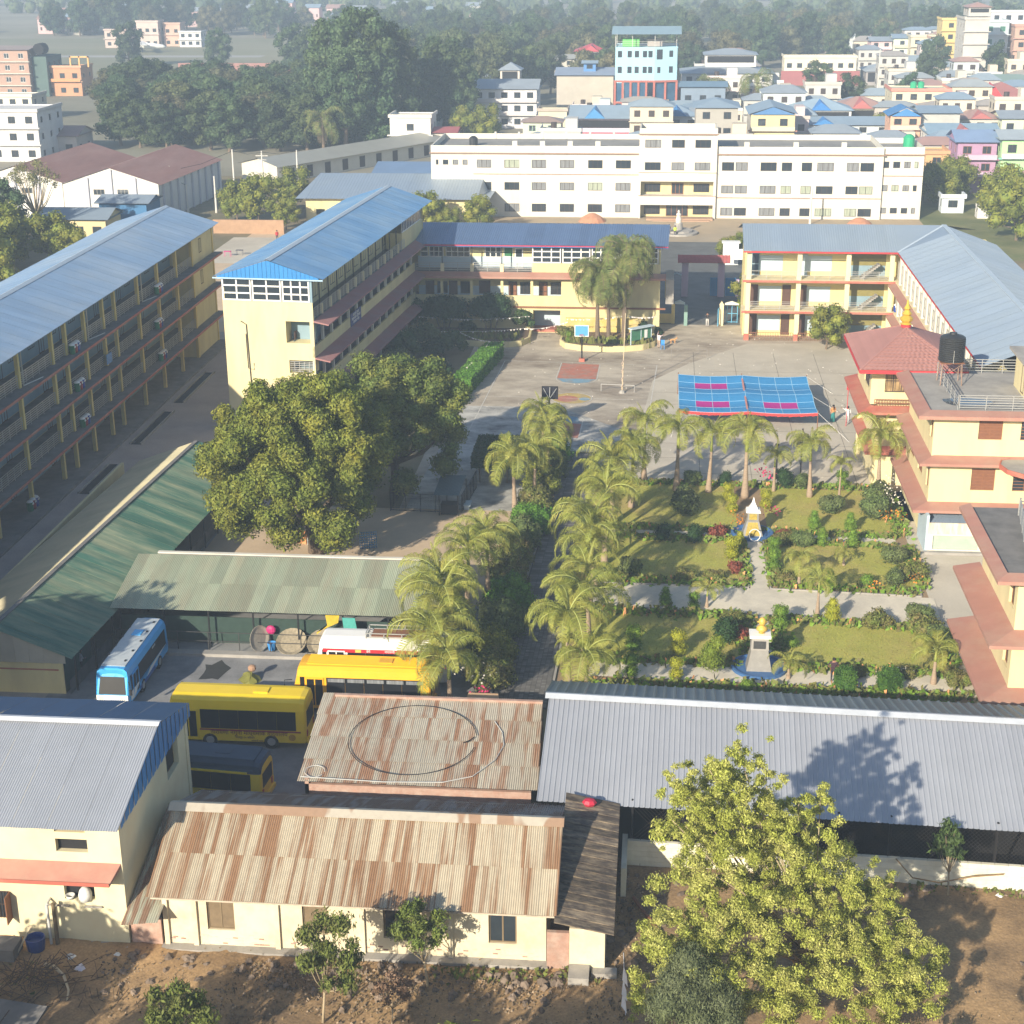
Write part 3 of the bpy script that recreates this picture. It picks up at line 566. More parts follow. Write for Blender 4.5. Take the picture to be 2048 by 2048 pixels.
for k in range(3):
    for z in (3.45, 6.9): inst('railing', rlm if k < 2 and z > 5 else rl5, T, (10.35+5.3*k, YF-.1, z))
for k in range(2): inst('railing', railing_mesh(4.8, .9, 2, 26, m=M_WOOD), T, (10.35+5.4*k, YF-.3, .05))
for z in (.1, 3.45, 6.9):
    wh = MB(); 
    for x0, x1 in ((10.2, 14.9), (15.7, 20.3)): wh.box(x0+.9, YF+2.36, z+.9 if z > 7 else z+.5, x1-1.0, YF+2.395, z+2.2)
    obj('blue_dado', wh, M_LBLUE, T)
    for x in ((10.35, 14.0, 15.75) if z < 6 else (15.7,)): window(T, (x, YF+2.33, z), .95, 2.35, 0, 1, 1, M_DOOR if z < 6 else M_LBLUE, M_DOOR if z < 6 else M_LBLUE, .1, .05)
    if z > 6: window(T, (10.4, YF+2.33, z), .95, 2.5, 0, 1, 2, M_BLUEW, M_GLASS, .12, .05)
    obj('bay_back', MB().box(21.1, YF+2.36, z, 25.2, YF+2.394, z+1.2), M_BLUEW, T); obj('bay_back_upper', MB().box(21.1, YF+2.34, z+1.2, 25.2, YF+2.394, z+2.6), mat('dull_olive', (.22, .19, .06), .8), T)  # upper bay back in a dull olive
    for i, (zz, yy) in enumerate([(0, 0)]):
        st = MB()
        for q in range(9): st.box(22.3+.22*q, YF+.6, z+.18*q, 22.6+.22*q, YF+1.7, z+.18*(q+1))
        obj('stair', st, M_CONC, T)
pm2 = MB().box(0, 0, 0, .34, .6, 1).mesh('pillar', M_WHITE); gr = MB()
for q in range(5): gr.box(-.02, .2+q*.42, .2, .02, .24+q*.42, 2.2)
for q in range(3): gr.box(-.02, 0, .3+.9*q, .02, 2.2, .36+.9*q)
gr = gr.mesh('window_grille', M_STEEL)
for k in range(18):
    y = 128.5+k*2.65
    for a, c in ((0, 3.3), (3.45, 6.75), (6.9, 9.9)):
        inst('pillar', pm2, T, (26.1, y, a), scale=(1, 1, c-a)); 
        if a > 0: inst('window_grille', gr, T, (26.25, y+.62, a))
ZR, XRg = 12.3, 31.5
sheets(T, (9.35, YF-.75, 10.15), (26.0, YF-.75, 10.15), (9.35, YF+4.3, ZR), 1.03, M_ROOFG, 'rib', .26, .028)
obj('roof_hip', MB().poly([(26.0, YF-.75, 10.15), (XRg, YF+4.3, ZR), (26.0, YF+4.3, ZR)]).poly([(9.35, YF+4.3, ZR), (XRg, YF+4.3, ZR), (37, 190, 10.15), (9.35, 190, 10.15)]), M_ROOFG, T)
sheets(T, (26.0, 126.5, 10.15), (26.0, YF-.75, 10.15), (XRg, 126.5, ZR), 1.04, M_ROOFG, 'rib', .26, .028)
obj('roof_hip', MB().poly([(26.0, YF-.75, 10.16), (XRg, YF-.75, ZR+.0), (XRg, YF+4.3, ZR)]), M_ROOFG, T)
sheets(T, (37.4, 126.5, 10.15), (37.4, YF+4.3, 10.15), (XRg, 126.5, ZR), 1.04, M_ROOFG, 'rib', .26, .028)
obj('ridge_cap', MB().bar((XRg, 126.4, ZR+.04), (XRg, YF+4.4, ZR+.04), .5, .06).bar((26.0, YF-.7, 10.2), (XRg, YF+4.3, ZR+.04), .25, .05), MATS['pale_ridge_flashing'], T)
obj('fascia', MB().box(9.35, YF-.83, 9.98, 26.0, YF-.76, 10.14).box(25.93, 126.5, 10.0, 25.99, YF-.8, 10.14), M_BRICKRED, T)

# ---------------------------------------------------------------- pagoda-roofed office and terrace building, right
T = thing('office_building', 'yellow office block with flat terrace, red ledges and brown shuttered windows beside the garden', 'building', (24, 118, 0))
M_OFF = mat('office_cream', (.72, .63, .36), .85, .04, .5, stain=(.50, .42, .24), stain_amt=.4, stain_scale=.5, stretch=(1, 1, .25))
b = MB(); XW, YW = 20.3, 113.2
wh = [(3.0, 4.7, 4.3, 6.0), (6.0, 7.7, 4.3, 6.0), (3.2, 4.9, 8.2, 9.9), (6.2, 7.9, 8.2, 9.9), (.9, 2.3, .4, 2.4)]
b.facade((XW, YW), 0, 12, 0, 10.1, wh, rv=.18).facade((XW, 124.6), -90, 11.4, 0, 10.1, [(10.0, 11.0, 8.0, 9.9), (10.0, 11.0, 4.2, 6.1), (2, 4, 4.2, 6), (6, 8, 4.2, 6)], rv=.18)
obj('wall', b, M_OFF, T)
def shutter(p, rot, w=1.7, h=1.7, open_=False):
    o = window(T, p, w, h, rot, 2, 7, M_WOOD, mat('shutter_panel', (.20, .085, .045), .65, .15, 5) if not open_ else M_GLASS, .05, .05, name='shutter_window'); return o
for u0, u1, z0, z1 in wh[:4]: shutter((XW+u0, YW+.1, z0), 0, u1-u0, z1-z0, open_=(u0 > 5.5))
for u0, u1, z0, z1 in [(10.0, 11.0, 8.0, 9.9), (10.0, 11.0, 4.2, 6.1), (2, 4, 4.2, 6), (6, 8, 4.2, 6)]: shutter((XW+.1, 124.6-u0, z0), -90, u1-u0, z1-z0)
def ledge(parent, x0, y0, y1, z, xr, w=1.2, m=None, dz=.3):
    """ring ledge: left side runs y0..y1 at x0, front at y0 to xr"""
    m = m or M_PINK; b = MB(); xi, yi = x0+w, y0+w
    b.poly([(x0, y1, z-dz), (x0, y0, z-dz), (xi, yi, z), (xi, y1, z)]).poly([(x0, y0, z-dz), (xr, y0, z-dz), (xr, yi, z), (xi, yi, z)])
    b.quad((x0, y1, z-dz), (x0, y0, z-dz), (x0, y0, z-dz-.2), (x0, y1, z-dz-.2)).quad((x0, y0, z-dz), (xr, y0, z-dz), (xr, y0, z-dz-.2), (x0, y0, z-dz-.2))
    b.poly([(x0, y0, z-dz-.2), (xr, y0, z-dz-.2), (xr, yi, z-.25), (xi, yi, z-.25), (xi, y1, z-.25), (x0, y1, z-dz-.2)])
    return obj('sun_ledge', b, m, parent, label='sloping faded red ledge round the storey')
ledge(T, 19.1, 112, 124.5, 3.35, 34); ledge(T, 19.3, 112, 124.5, 6.95, 34); 
b = MB(); b.box(19.9, 112.9, 10.0, 34, 125, 10.22); obj('terrace_floor', b, M_CONC, T)
obj('rain_puddle', MB().poly([(23.0+1.9*math.cos(a*.6)*(1+.2*math.sin(a*2)), 116+1.1*math.sin(a*.6), 10.225) for a in range(10)]), mat('puddle_water', (.05, .07, .09), .06, spec=1), T)
b = MB(); x0, y0 = 19.0, 112.1
b.poly([(x0, 125, 10.2), (x0, y0, 10.2), (x0+.95, y0+.95, 10.42), (x0+.95, 125, 10.42)]).poly([(x0, y0, 10.2), (34, y0, 10.2), (34, y0+.95, 10.42), (x0+.95, y0+.95, 10.42)]).quad((x0, 125, 10.2), (x0, 125, 9.95), (x0, y0, 9.95), (x0, y0, 10.2)).quad((x0, y0, 10.2), (x0, y0, 9.95), (34, y0, 9.95), (34, y0, 10.2)).poly([(x0, y0, 9.95), (x0, 125, 9.95), (x0+1.3, 125, 10), (x0+1.3, y0+1.1, 10), (34, y0+1.1, 10), (34, y0, 9.95)])
b.quad((x0+.95, y0+.95, 10.42), (x0+.95, y0+.95, 10.2), (34, y0+.95, 10.2), (34, y0+.95, 10.42))
obj('terrace_parapet', b, M_PINK, T)
rlA = railing_mesh(7.6, 1.1, 6, 4, m=M_STEEL); rlB = railing_mesh(9.5, 1.1, 5, 6, m=M_STEEL); rlC = railing_mesh(8.0, 1.1, 5, 5, m=M_STEEL)
inst('railing', rlA, T, (22.1, 113.9, 10.22)); inst('railing', rlB, T, (22.0, 113.9, 10.22), 90); inst('railing', rlC, T, (24.0, 124.4, 10.22))
b = MB().facade((27.4, 116.6), 0, 3.5, 10.2, 13.2, [], 0).box(27.4, 116.61, 10.2, 31, 121, 13.0); obj('stair_head', b, M_OFF, T, label='yellow stair head room on the terrace')
obj('stair_head_roof', MB().box(26.9, 116.2, 13.0, 31.2, 121.4, 13.2), M_CONC, T); obj('stair_head_base', MB().box(27.3, 116.5, 10.22, 31, 116.6, 11.4), M_LBLUE, T)
window(T, (27.38, 118.6, 10.4), .9, 2.1, -90, 1, 1, M_DOOR, M_DOOR)
b = MB(); pts = [(26.0, 113.0), (25.2, 112.6), (24.9, 111.6), (25.2, 110.3), (26.2, 109.3), (28, 108.8), (31, 108.8), (31, 113.0)]
b.prism([(x, y, 6.6) for x, y in pts], (0, 0, .25)); obj('curved_balcony', b, M_CONC, T, label='grey rounded balcony slab')
cur = MB()
for p, q in zip(pts[:6], pts[1:6]): cur.bar((*p, 6.72), (*q, 6.72), .1, .34)
obj('balcony_edge', cur, M_RED, T)
# blue ground floor extension with a sheet roof
T2 = thing('lean_to_room', 'pale blue lean-to room with grey sheet roof against the office block', 'shed', (22.5, 112, 0))
b = MB().facade((20.25, 111.35), 0, 8, 0, 1.5, [(.35, 3.6, .3, 1.35), (3.9, 7.2, .3, 1.35)], rv=.12, mi=1).box(20.05, 111.36, 0, 20.25, 115, 2.9)
obj('wall', b, [M_LBLUE, M_WHITE], T2); obj('screen', MB().box(20.3, 111.5, .2, 28, 111.55, 1.4), mat('pale_green_panel', (.38, .46, .38), .8), T2)
obj('parapet_band', MB().box(20.2, 111.3, 1.5, 28.2, 111.4, 2.35), mat('rain_streaked_white', (.72, .68, .56), .8, .06, 1, stain=(.42, .28, .15), stain_amt=.7, stain_scale=1.4, stretch=(1.5, 1, .3)), T2)
sheets(T2, (20.2, 111.42, 2.2), (28.2, 111.42, 2.2), (20.2, 113.3, 2.55), .8, M_ROOFG, 'corr', .1, .025)
obj('step', MB().box(20, 110.9, .01, 28.2, 111.3, .2), M_CONC, T2)
# pagoda
T = thing('office_building', 'pavilion block with hipped red tile roof and gold finial next to the water tank', 'building', (20.3, 130, 0))
b = MB().facade((17.4, 126.3), 0, 6.4, 7, 10.2, [(1.1, 4.4, 8.0, 9.85)], rv=.2).facade((17.4, 135), -90, 8.7, 7, 10.2, [(1, 3.4, 7.9, 9.9), (4.4, 7.6, 7.9, 9.9)], rv=.2).box(17.6, 134.8, 0, 24, 135, 10).box(18.0, 126.6, 0, 24, 126.8, 7).box(18.0, 126.8, 0, 18.2, 135, 7)
obj('wall', b, M_OFF, T)
window(T, (18.5, 126.42, 8.0), 3.3, 1.85, 0, 5, 2, M_FRAME, mat('brown_mottled_glass', (.35, .24, .12), .3, .6, 1.5), .07, .06, bars=10)  # panes in an uneven warm brown
for y in (134, 130.6): window(T, (17.5, y, 7.9), 2.4 if y > 133 else 3.2, 2.0, -90, 4, 1, M_FRAME, M_GLASS, .07, .06, bars=12)
ledge(T, 16.4, 125, 136, 6.95, 24.5, 1.1, M_RED); ledge(T, 17.2, 125.6, 135.5, 3.4, 24.5, .9, M_RED)
inst('railing', railing_mesh(5.5, .55, 2, 26, m=M_WOOD), T, (17.7, 125.9, 6.95))
ex0, ex1, ey0, ey1, ez = 16.2, 24.6, 124.3, 136.2, 10.35; ap0, ap1 = (20.4, 129.8, 12.5), (20.4, 130.7, 12.5)
A, Bc, Cc, D = (ex0, ey0, ez), (ex1, ey0, ez), (ex1, ey1, ez), (ex0, ey1, ez)
def tiled(parent, P, Q, U, V, nx, ny, m, name='roof_tile_row'):
    """slope between eave P-Q and ridge points U (above P) V (above Q), laid as separate courses"""
    P, Q, U, V = map(Vector, (P, Q, U, V)); nn = (Q-P).cross(U-P).normalized(); nn = nn if nn.z > 0 else -nn
    for j in range(ny):
        a, c = j/ny, (j+1.12)/ny; c = min(c, 1); l0, r0, l1, r1 = P.lerp(U, a), Q.lerp(V, a), P.lerp(U, c), Q.lerp(V, c); b = MB(); lift = nn*.05
        k = max(1, int(nx*(1-a)+.5)); vs = []; 
        for i in range(k*2+1):
            t = i/(k*2); z = nn*(.03 if i % 2 else 0); vs.append(l0.lerp(r0, t)+lift+z)
        for i in range(k*2+1):
            t = i/(k*2); z = nn*(.03 if i % 2 else 0); vs.append(l1.lerp(r1, t)+z)
        n = k*2+1; vs += [vs[0]-lift, vs[n-1]-lift]
        b.add(vs, [(i, i+1, n+i+1, n+i) for i in range(n-1)]+[(2*n, 2*n+1, n-1, 0)]); obj(name, b, m, parent)
tiled(T, A, Bc, ap0, ap0, 22, 14, M_TILE); tiled(T, D, A, ap1, ap0, 28, 14, M_TILE); tiled(T, Bc, Cc, ap0, ap1, 28, 14, M_TILE); tiled(T, Cc, D, ap1, ap1, 22, 10, M_TILE)
obj('hip_ridge', MB().bar(A, ap0, .16, .12).bar(Bc, ap0, .16, .12).bar(Cc, ap1, .16, .12).bar(D, ap1, .16, .12), M_TILE, T)
obj('fascia', MB().box(ex0, ey0-.05, ez-.3, ex1, ey0, ez-.02).box(ex0-.05, ey0, ez-.3, ex0, ey1, ez-.02), M_BRICKRED, T)
obj('soffit', MB().box(ex0, ey0, ez-.32, ex1, ey1, ez-.3), M_WOOD, T)
GOLD = mat('gold_paint', (.62, .42, .06), .4, .15, 3, metal=.3)
fi = obj('finial', MB().lathe((20.4, 130.2, 12.5), [(.42, 0), (.42, .25)], 10, 1).lathe((20.4, 130.2, 12.75), [(.5, 0), (.32, .12), (.5, .3), (.55, .5), (.3, .7), (.42, .85), (.2, 1.15), (.3, 1.3), (.12, 1.6), (.05, 2.0)], 10, 0), [GOLD, M_BRICKRED], T)
# tank
T = thing('water_tank', 'black ribbed plastic water tank on a steel stand on the terrace', 'water tank', (22.6, 121.3, 10.22))
b = MB(); cx, cy, z0 = 22.6, 121.3, 12.0; prof = [(.9, 0)]
for k in range(11): prof += [(.98, .06+.16*k), (.98, .12+.16*k), (.92, .15+.16*k)]
prof += [(.95, 1.85), (.8, 1.95), (.3, 2.1), (.28, 2.2), (.02, 2.22)]
b.lathe((cx, cy, z0), prof, 20); obj('tank_body', b, mat('black_plastic', (.03, .032, .035), .45, .1), T, smooth=False)
b = MB()
for dx, dy in ((-.8, -.8), (.8, -.8), (-.8, .8), (.8, .8)): b.bar((cx+dx, cy+dy, 10.22), (cx+dx*.9, cy+dy*.9, 11.95), .06)
for a, c in (((-.8, -.8), (.8, -.8)), ((.8, -.8), (.8, .8)), ((.8, .8), (-.8, .8)), ((-.8, .8), (-.8, -.8))):
    b.bar((cx+a[0], cy+a[1], 11.95), (cx+c[0], cy+c[1], 11.95), .06); b.bar((cx+a[0]*.93, cy+a[1]*.93, 10.8), (cx+c[0]*.93, cy+c[1]*.93, 11.9), .03)
obj('stand', b, mat('rusty_steel', (.30, .20, .15), .7, .2), T); obj('platform', MB().box(cx-.9, cy-.9, 11.95, cx+.9, cy+.9, 12.0), M_WOOD, T)
obj('hoop_guard', MB().cyl((cx, cy-1.02, 12), (cx, cy-1.02, 13), .02, n=5), M_STEEL, T)
# near right building
T = thing('office_building', 'cream building with three red ledges at the right edge beyond the grey shed', 'building', (24, 87, 0))
b = MB().facade((20.2, 83), 0, 12, 0, 10, [(5.5, 7.2, 4.2, 6), (5.5, 7.2, 8, 9.6)], rv=.18).facade((20.2, 92.5), -90, 9.5, 0, 10, [(7.6, 8.8, 7.4, 9.6), (7.6, 8.8, 3.8, 6.0)], rv=.25).box(20.4, 92.3, 0, 32, 92.5, 10)
obj('wall', b, M_OFF, T)
for z in (7.4, 3.8): window(T, (20.35, 92.5-7.6, z), 1.2, 2.2, -90, 2, 1, M_WOOD, M_DOOR, .08, .05)
window(T, (25.7, 83.1, 4.2), 1.7, 1.8, 0, 2, 4, M_WOOD, M_DOOR); window(T, (25.7, 83.1, 8), 1.7, 1.6, 0, 2, 4, M_WOOD, M_DOOR)
ledge(T, 18.5, 81.6, 93, 3.0, 32, 1.7); ledge(T, 18.6, 81.4, 93.2, 6.5, 32, 1.6)
obj('terrace_floor', MB().box(19.3, 82.2, 9.85, 32, 93.3, 10.02), M_CONCD, T)
b = MB(); x0, y0 = 18.7, 81.4
b.poly([(x0, 93.5, 10.0), (x0, y0, 10.0), (x0+.65, y0+.85, 10.2), (x0+.65, 93.5, 10.2)]).poly([(x0, y0, 10.0), (32, y0, 10.0), (32, y0+.85, 10.2), (x0+.65, y0+.85, 10.2)]).quad((x0, 93.5, 10.0), (x0, 93.5, 9.8), (x0, y0, 9.8), (x0, y0, 10.0)).quad((x0, y0, 10), (x0, y0, 9.8), (32, y0, 9.8), (32, y0, 10)).poly([(x0, y0, 9.8), (x0, 93.5, 9.8), (x0+1.6, 93.5, 9.86), (x0+1.6, y0+1.7, 9.86), (32, y0+1.7, 9.86), (32, y0, 9.8)])
obj('terrace_parapet', b, M_PINK, T)
inst('railing', railing_mesh(7.5, 1.1, 6, 5, m=M_STEEL), T, (20.9, 84.6, 10.02), 82); inst('railing', railing_mesh(5, 1.1, 5, 4, m=M_STEEL), T, (21.9, 92, 10.02), 0); inst('railing', railing_mesh(5, 1.1, 5, 4, m=M_STEEL), T, (20.95, 84.5, 10.02), 0)
obj('blue_room', MB().box(18.9, 80.2, 0, 20.6, 81.3, 2.3), M_BLUEW, T)
# ---------------------------------------------------------------- foreground: left house
M_HOUSE = mat('house_cream', (.70, .64, .43), .85, .05, .5, stain=(.60, .46, .26), stain_amt=.4, stain_scale=.35)
T = thing('house', 'two storey cream house with silver corrugated roof and red ledge in the lower left corner', 'house', (-27, 65, 0))
XR, YF, YB = -23.0, 59.25, 69.7
fh = [(1.3, 3.0, .9, 2.2), (4.6, 6.3, 2.35, 3.25), (4.2, 5.9, 4.85, 5.5), (4.1, 5.8, 5.8, 6.15)]
fh = [(4.6, 5.6, 1.2, 2.6), (8.2, 9.6, 2.35, 3.15), (8.05, 9.5, 4.8, 5.45), (8.05, 9.45, 5.8, 6.1)]
b = MB().facade((-34, YF), 0, 11, -.1, 6.35, fh, rv=.28).facade((XR, YF), 90, YB-YF, -.1, 6.35, [(7.0, 8.9, 4.5, 6.3)], rv=.25)
b.poly([(XR, YF, 6.35), (XR, YB, 6.35), (XR, YB, 6.7), (XR, 65.3, 7.9)]).box(-34, YB-.2, -.1, XR-.01, YB, 6.35).box(XR-.02, YB-.35, 0, XR+.05, YB+.02, 6.8)
obj('wall', b, M_HOUSE, T)
for a, c, d, e in fh[1:]:
    obj('room_shade_plate', MB().box(-34+a, YF+.29, d, -34+c, YF+.33, e), M_DARK, T)  # near-black plate stands in for the unlit room behind
window(T, (-34+fh[0][0], YF-.02, 1.2), 1.0, 1.4, 0, 2, 2, M_FRAME, M_GLASS, .06, .05, bars=7)
obj('shutter', MB().box(-34+fh[0][1]+.02, YF-.6, 1.2, -34+fh[0][1]+.06, YF-.02, 2.6), M_WOOD, T); obj('room_shade_plate', MB().box(XR-.3, YF+7.0, 4.5, XR-.27, YF+8.9, 6.3), M_DARK, T)
obj('sun_ledge', MB().add([(-34, YF, 4.3), (XR-.05, YF, 4.3), (XR-.35, YF-.85, 3.75), (-34, YF-.85, 3.75), (-34, YF, 4.1), (XR-.05, YF, 4.1), (XR-.35, YF-.85, 3.63), (-34, YF-.85, 3.63)], [(0, 3, 2, 1), (4, 5, 6, 7), (3, 7, 6, 2), (1, 2, 6, 5)]), M_PINK, T)
obj('ledge_edge', MB().box(-34, YF-.88, 3.62, XR-.36, YF-.85, 3.8), M_RED, T)
obj('wall_shelf', MB().box(-26.6, YF-.12, 2.0, -25.6, YF, 2.06), M_CONC, T); obj('wall_shelf', MB().box(-24.9, YF-.12, 2.0, -24.1, YF, 2.06), M_CONC, T)
obj('plinth', MB().box(-34, YF-.35, 0, XR+.1, YF, .16), M_CONC, T)
GV = mat('new_galvanised_sheet', (.47, .49, .53), .42, .05, .8, objvar=.03, metal=.35, spec=.5)
sheets(T, (-34.2, 58.65, 6.28), (-22.85, 58.65, 6.28), (-34.2, 65.3, 8.15), .8, GV, 'corr', .11, .03, rows=1)
sheets(T, (-34.2, 70.0, 6.82), (-22.85, 70.0, 6.82), (-34.2, 65.3, 8.15), .8, mat('blue_painted_sheet', (.05, .13, .26), .5, .08, objvar=.05), 'corr', .11, .03)
obj('ridge_cap', MB().poly([(-34.2, 65.0, 8.14), (-22.8, 65.0, 8.14), (-22.8, 65.3, 8.22), (-34.2, 65.3, 8.22)]).poly([(-34.2, 65.3, 8.22), (-22.8, 65.3, 8.22), (-22.8, 65.6, 8.14), (-34.2, 65.6, 8.14)]), mat('pale_ridge_sheet', (.68, .70, .74), .5), T)
n = 34
for i in range(n):
    y0, y1 = 58.75+11.2*i/n, 58.75+11.2*(i+1)/n; h = lambda y: 6.26+1.87*(1-abs(y-65.3)/6.7)
    if h(y0) < 6.33 or h(y1) < 6.33: continue
    k = .03 if i % 2 else 0
    obj('gable_sheet', MB().quad((-22.86+k, y0, 5.95 if abs(y0-65.3) > 9 else 6.15), (-22.86+k, y1, 6.15), (-22.86+k, y1, h(y1)), (-22.86+k, y0, h(y0))), M_GABLE, T)
# objects on and by the house
tag(obj('drain_pipe', MB().cyl((-26.5, 58.8, 0), (-26.5, 58.8, 2.3), .07, n=8).cyl((-26.5, 58.8, 2.3), (-26.5, 59.2, 2.35), .06, n=8), mat('grey_plastic', (.55, .55, .53), .5), base=(-26.5, 58.8, 0)), 'pale grey drain pipe standing before the cream house wall', 'pipe')
tag(obj('bamboo_pole', MB().cyl((-26.2, 58.8, 0), (-26.22, 58.85, 2.35), .10, .09, 8), mat('old_wood_pole', (.16, .12, .07), .9, .2, 6), base=(-26.2, 58.8, 0)), 'thick brown wooden post leaning beside the grey drain pipe', 'post')
b = MB().lathe((-27.0, 58.3, .15), [(.0, 0), (.36, 0), (.42, .45), (.44, .75), (.40, .76), (.36, .5)], 14); tag(obj('plastic_tub', b, mat('navy_plastic', (.03, .06, .22), .4), smooth=False, base=(-27.0, 58.3, .1)), 'dark blue plastic tub beside the wall of the cream house', 'tub')
tag(obj('spade_handle', MB().cyl((-27.7, 57.6, .3), (-27.2, 58.4, 1.35), .04, n=6).cyl((-27.3, 58.4, 1.38), (-27.1, 58.35, 1.4), .035, n=5), mat('pale_wood', (.55, .45, .30), .8), base=(-27.5, 58, 0)), 'pale wooden handle leaning by the blue tub', 'tool')
tag(obj('cement_slab', MB().box(-28.6, 57.2, .05, -27.6, 58.3, .9), M_CONCD, base=(-28, 57.7, 0)), 'dark concrete trough at the far left below the tub', 'trough')
for i, (x, lab, c, r) in enumerate([(-25.75, 'white sack standing in the lower window of the cream house', (.75, .75, .72), .36), (-26.45, 'small white bowl on the sill of the lower window', (.7, .7, .66), .22)]):
    b = MB().lathe((x+.9, YF+.0, 2.36), [(.02, 0), (r*.8, .0), (r*.85, r*.8), (r*.7, r*1.3), (r*.4, r*1.7), (.02, r*1.75)] if i == 0 else [(.02, 0), (.12, 0), (r, .2), (r*.9, .2), (.05, .06)], 12)
    tag(obj('sack' if i == 0 else 'bowl', b, mat('white_cloth' if i == 0 else 'white_enamel', c, .8), smooth=True, base=(x+.9, YF, 2.36)), lab, 'sack' if i == 0 else 'bowl')

# ---------------------------------------------------------------- rusty roofed brick house
RUST = rust_mat('rusty_corrugated', (.52, .45, .33), (.31, .18, .10), 2.3, .10, .44, .57)
RUSTU = rust_mat('rusty_corrugated_upper', (.55, .49, .38), (.38, .21, .12), 1.9, .15, .46, .61)
RUSTD = rust_mat('dark_rusty_sheet', (.16, .15, .15), (.10, .055, .045), 1.5, .2)
MW = mat('limewashed_brick', (.68, .62, .46), .9, .06, .8, stain=(.50, .36, .22), stain_amt=.55, stain_scale=.5)
MBK = mat('old_brick', (.36, .22, .17), .92, .15, 3, objvar=.18, stain=(.45, .38, .32), stain_amt=.5, stain_scale=2)
T = thing('house', 'long low whitewashed house under a rust streaked corrugated roof in the foreground', 'house', (-12.7, 63, 0))
X0, X1, YF = -21.4, -4.15, 59.45
wx = [(2.0, 3.25), (6.35, 7.5), (10.0, 11.1), (14.7, 15.95)]
b = MB().facade((X0, YF), 0, X1-X0, 0, 3.0, [(a, c, .95, 2.6) for a, c in wx], rv=.25).box(X0, YF+.02, 0, X0+.2, 67.3, 3).box(X1-.2, YF+.02, 0, X1, 67.3, 3).box(X0, 67.1, 0, X1, 67.3, 3.4).poly([(X1, YF, 3), (X1, 67.3, 3.0), (X1, 63.4, 4.8)]).poly([(X0, YF, 3), (X0, 67.3, 3.0), (X0, 63.4, 4.8)])
obj('wall', b, MW, T)
for k, (a, c) in enumerate(wx): window(T, (X0+a, YF+.1, .95), c-a, 1.65, 0, 2, 1, mat('old_shutter_frame', (.20, .15, .09), .8, .2), mat('old_shutter', (.19, .14, .085), .8, .2, 3) if k in (0, 1) else M_GLASS, .07, .05, name='shutter_window')
for x in (X0+.02, X0+1.35, X0+5.1, X0+8.95, X0+12.9): obj('pilaster', MB().box(x, YF-.14, 0, x+.22, YF, 2.85), MW, T)
# brick courses showing at the foot of the wall, each its own piece
bm = MB().box(0, -.02, 0, .22, 0, .062).mesh('brick', MBK); rb = random.Random(5); cnt = 0
bwm = MB().box(0, -.016, 0, .22, 0, .062).mesh('brick', MW)
for j in range(12):
    for i in range(72):
        x = X0+.24*i+(.12 if j % 2 else 0); 
        if x > X1-.3 or cnt >= 290: continue
        if rb.random() < (.85-j*.085)*.38: inst('brick', bm if rb.random() < .45-.03*j else bwm, T, (x, YF-.001, .08+.075*j)); cnt += 1
obj('lintel_band', MB().box(X0-.1, YF-.07, 2.62, X1+.1, YF-.003, 2.80), M_RED, T, label='faded red band painted under the eave'); obj('eave_board', MB().box(X0-.3, 58.8, 2.84, X1+.4, 59.35, 2.92), mat('chipped_cement', (.50, .42, .33), .9, .2, 3), T)
obj('plinth', MB().box(X0-.1, 58.95, 0, X1+.1, YF, .16), M_CONC, T)
sheets(T, (-21.9, 58.75, 2.98), (-3.65, 58.75, 2.98), (-21.9, 63.45, 4.95), .78, RUST, 'corr', .105, .03, rows=2, lap=.15)
sheets(T, (-21.9, 67.9, 3.15), (-3.75, 67.9, 3.15), (-21.9, 63.45, 4.95), .78, RUSTD, 'corr', .105, .03, rows=1)
obj('ridge_cap', MB().poly([(-22.0, 63.0, 4.84), (-3.6, 63.0, 4.84), (-3.6, 63.45, 5.04), (-22.0, 63.45, 5.04)]).poly([(-22.0, 63.45, 5.04), (-3.6, 63.45, 5.04), (-3.6, 63.9, 4.86), (-22.0, 63.9, 4.86)]), rust_mat('pale_rusty_ridge', (.56, .50, .40), (.40, .26, .17), .35, .1, .5, .52), T)
# side lean-to at the left end
T = thing('lean_to', 'narrow corrugated lean-to roof over brick wall between the two foreground houses', 'lean-to', (-22.3, 60, 0))
b = MB().box(-22.9, 59.3, 0, -21.5, 59.45, 1.5); obj('wall', b, MBK, T)
sheets(T, (-23.0, 58.3, 1.75), (-21.3, 58.3, 2.0), (-22.4, 65.6, 3.7), .55, rust_mat('mottled_sheet', (.42, .42, .33), (.28, .18, .12), 2.5, .3), 'corr', .105, .03)
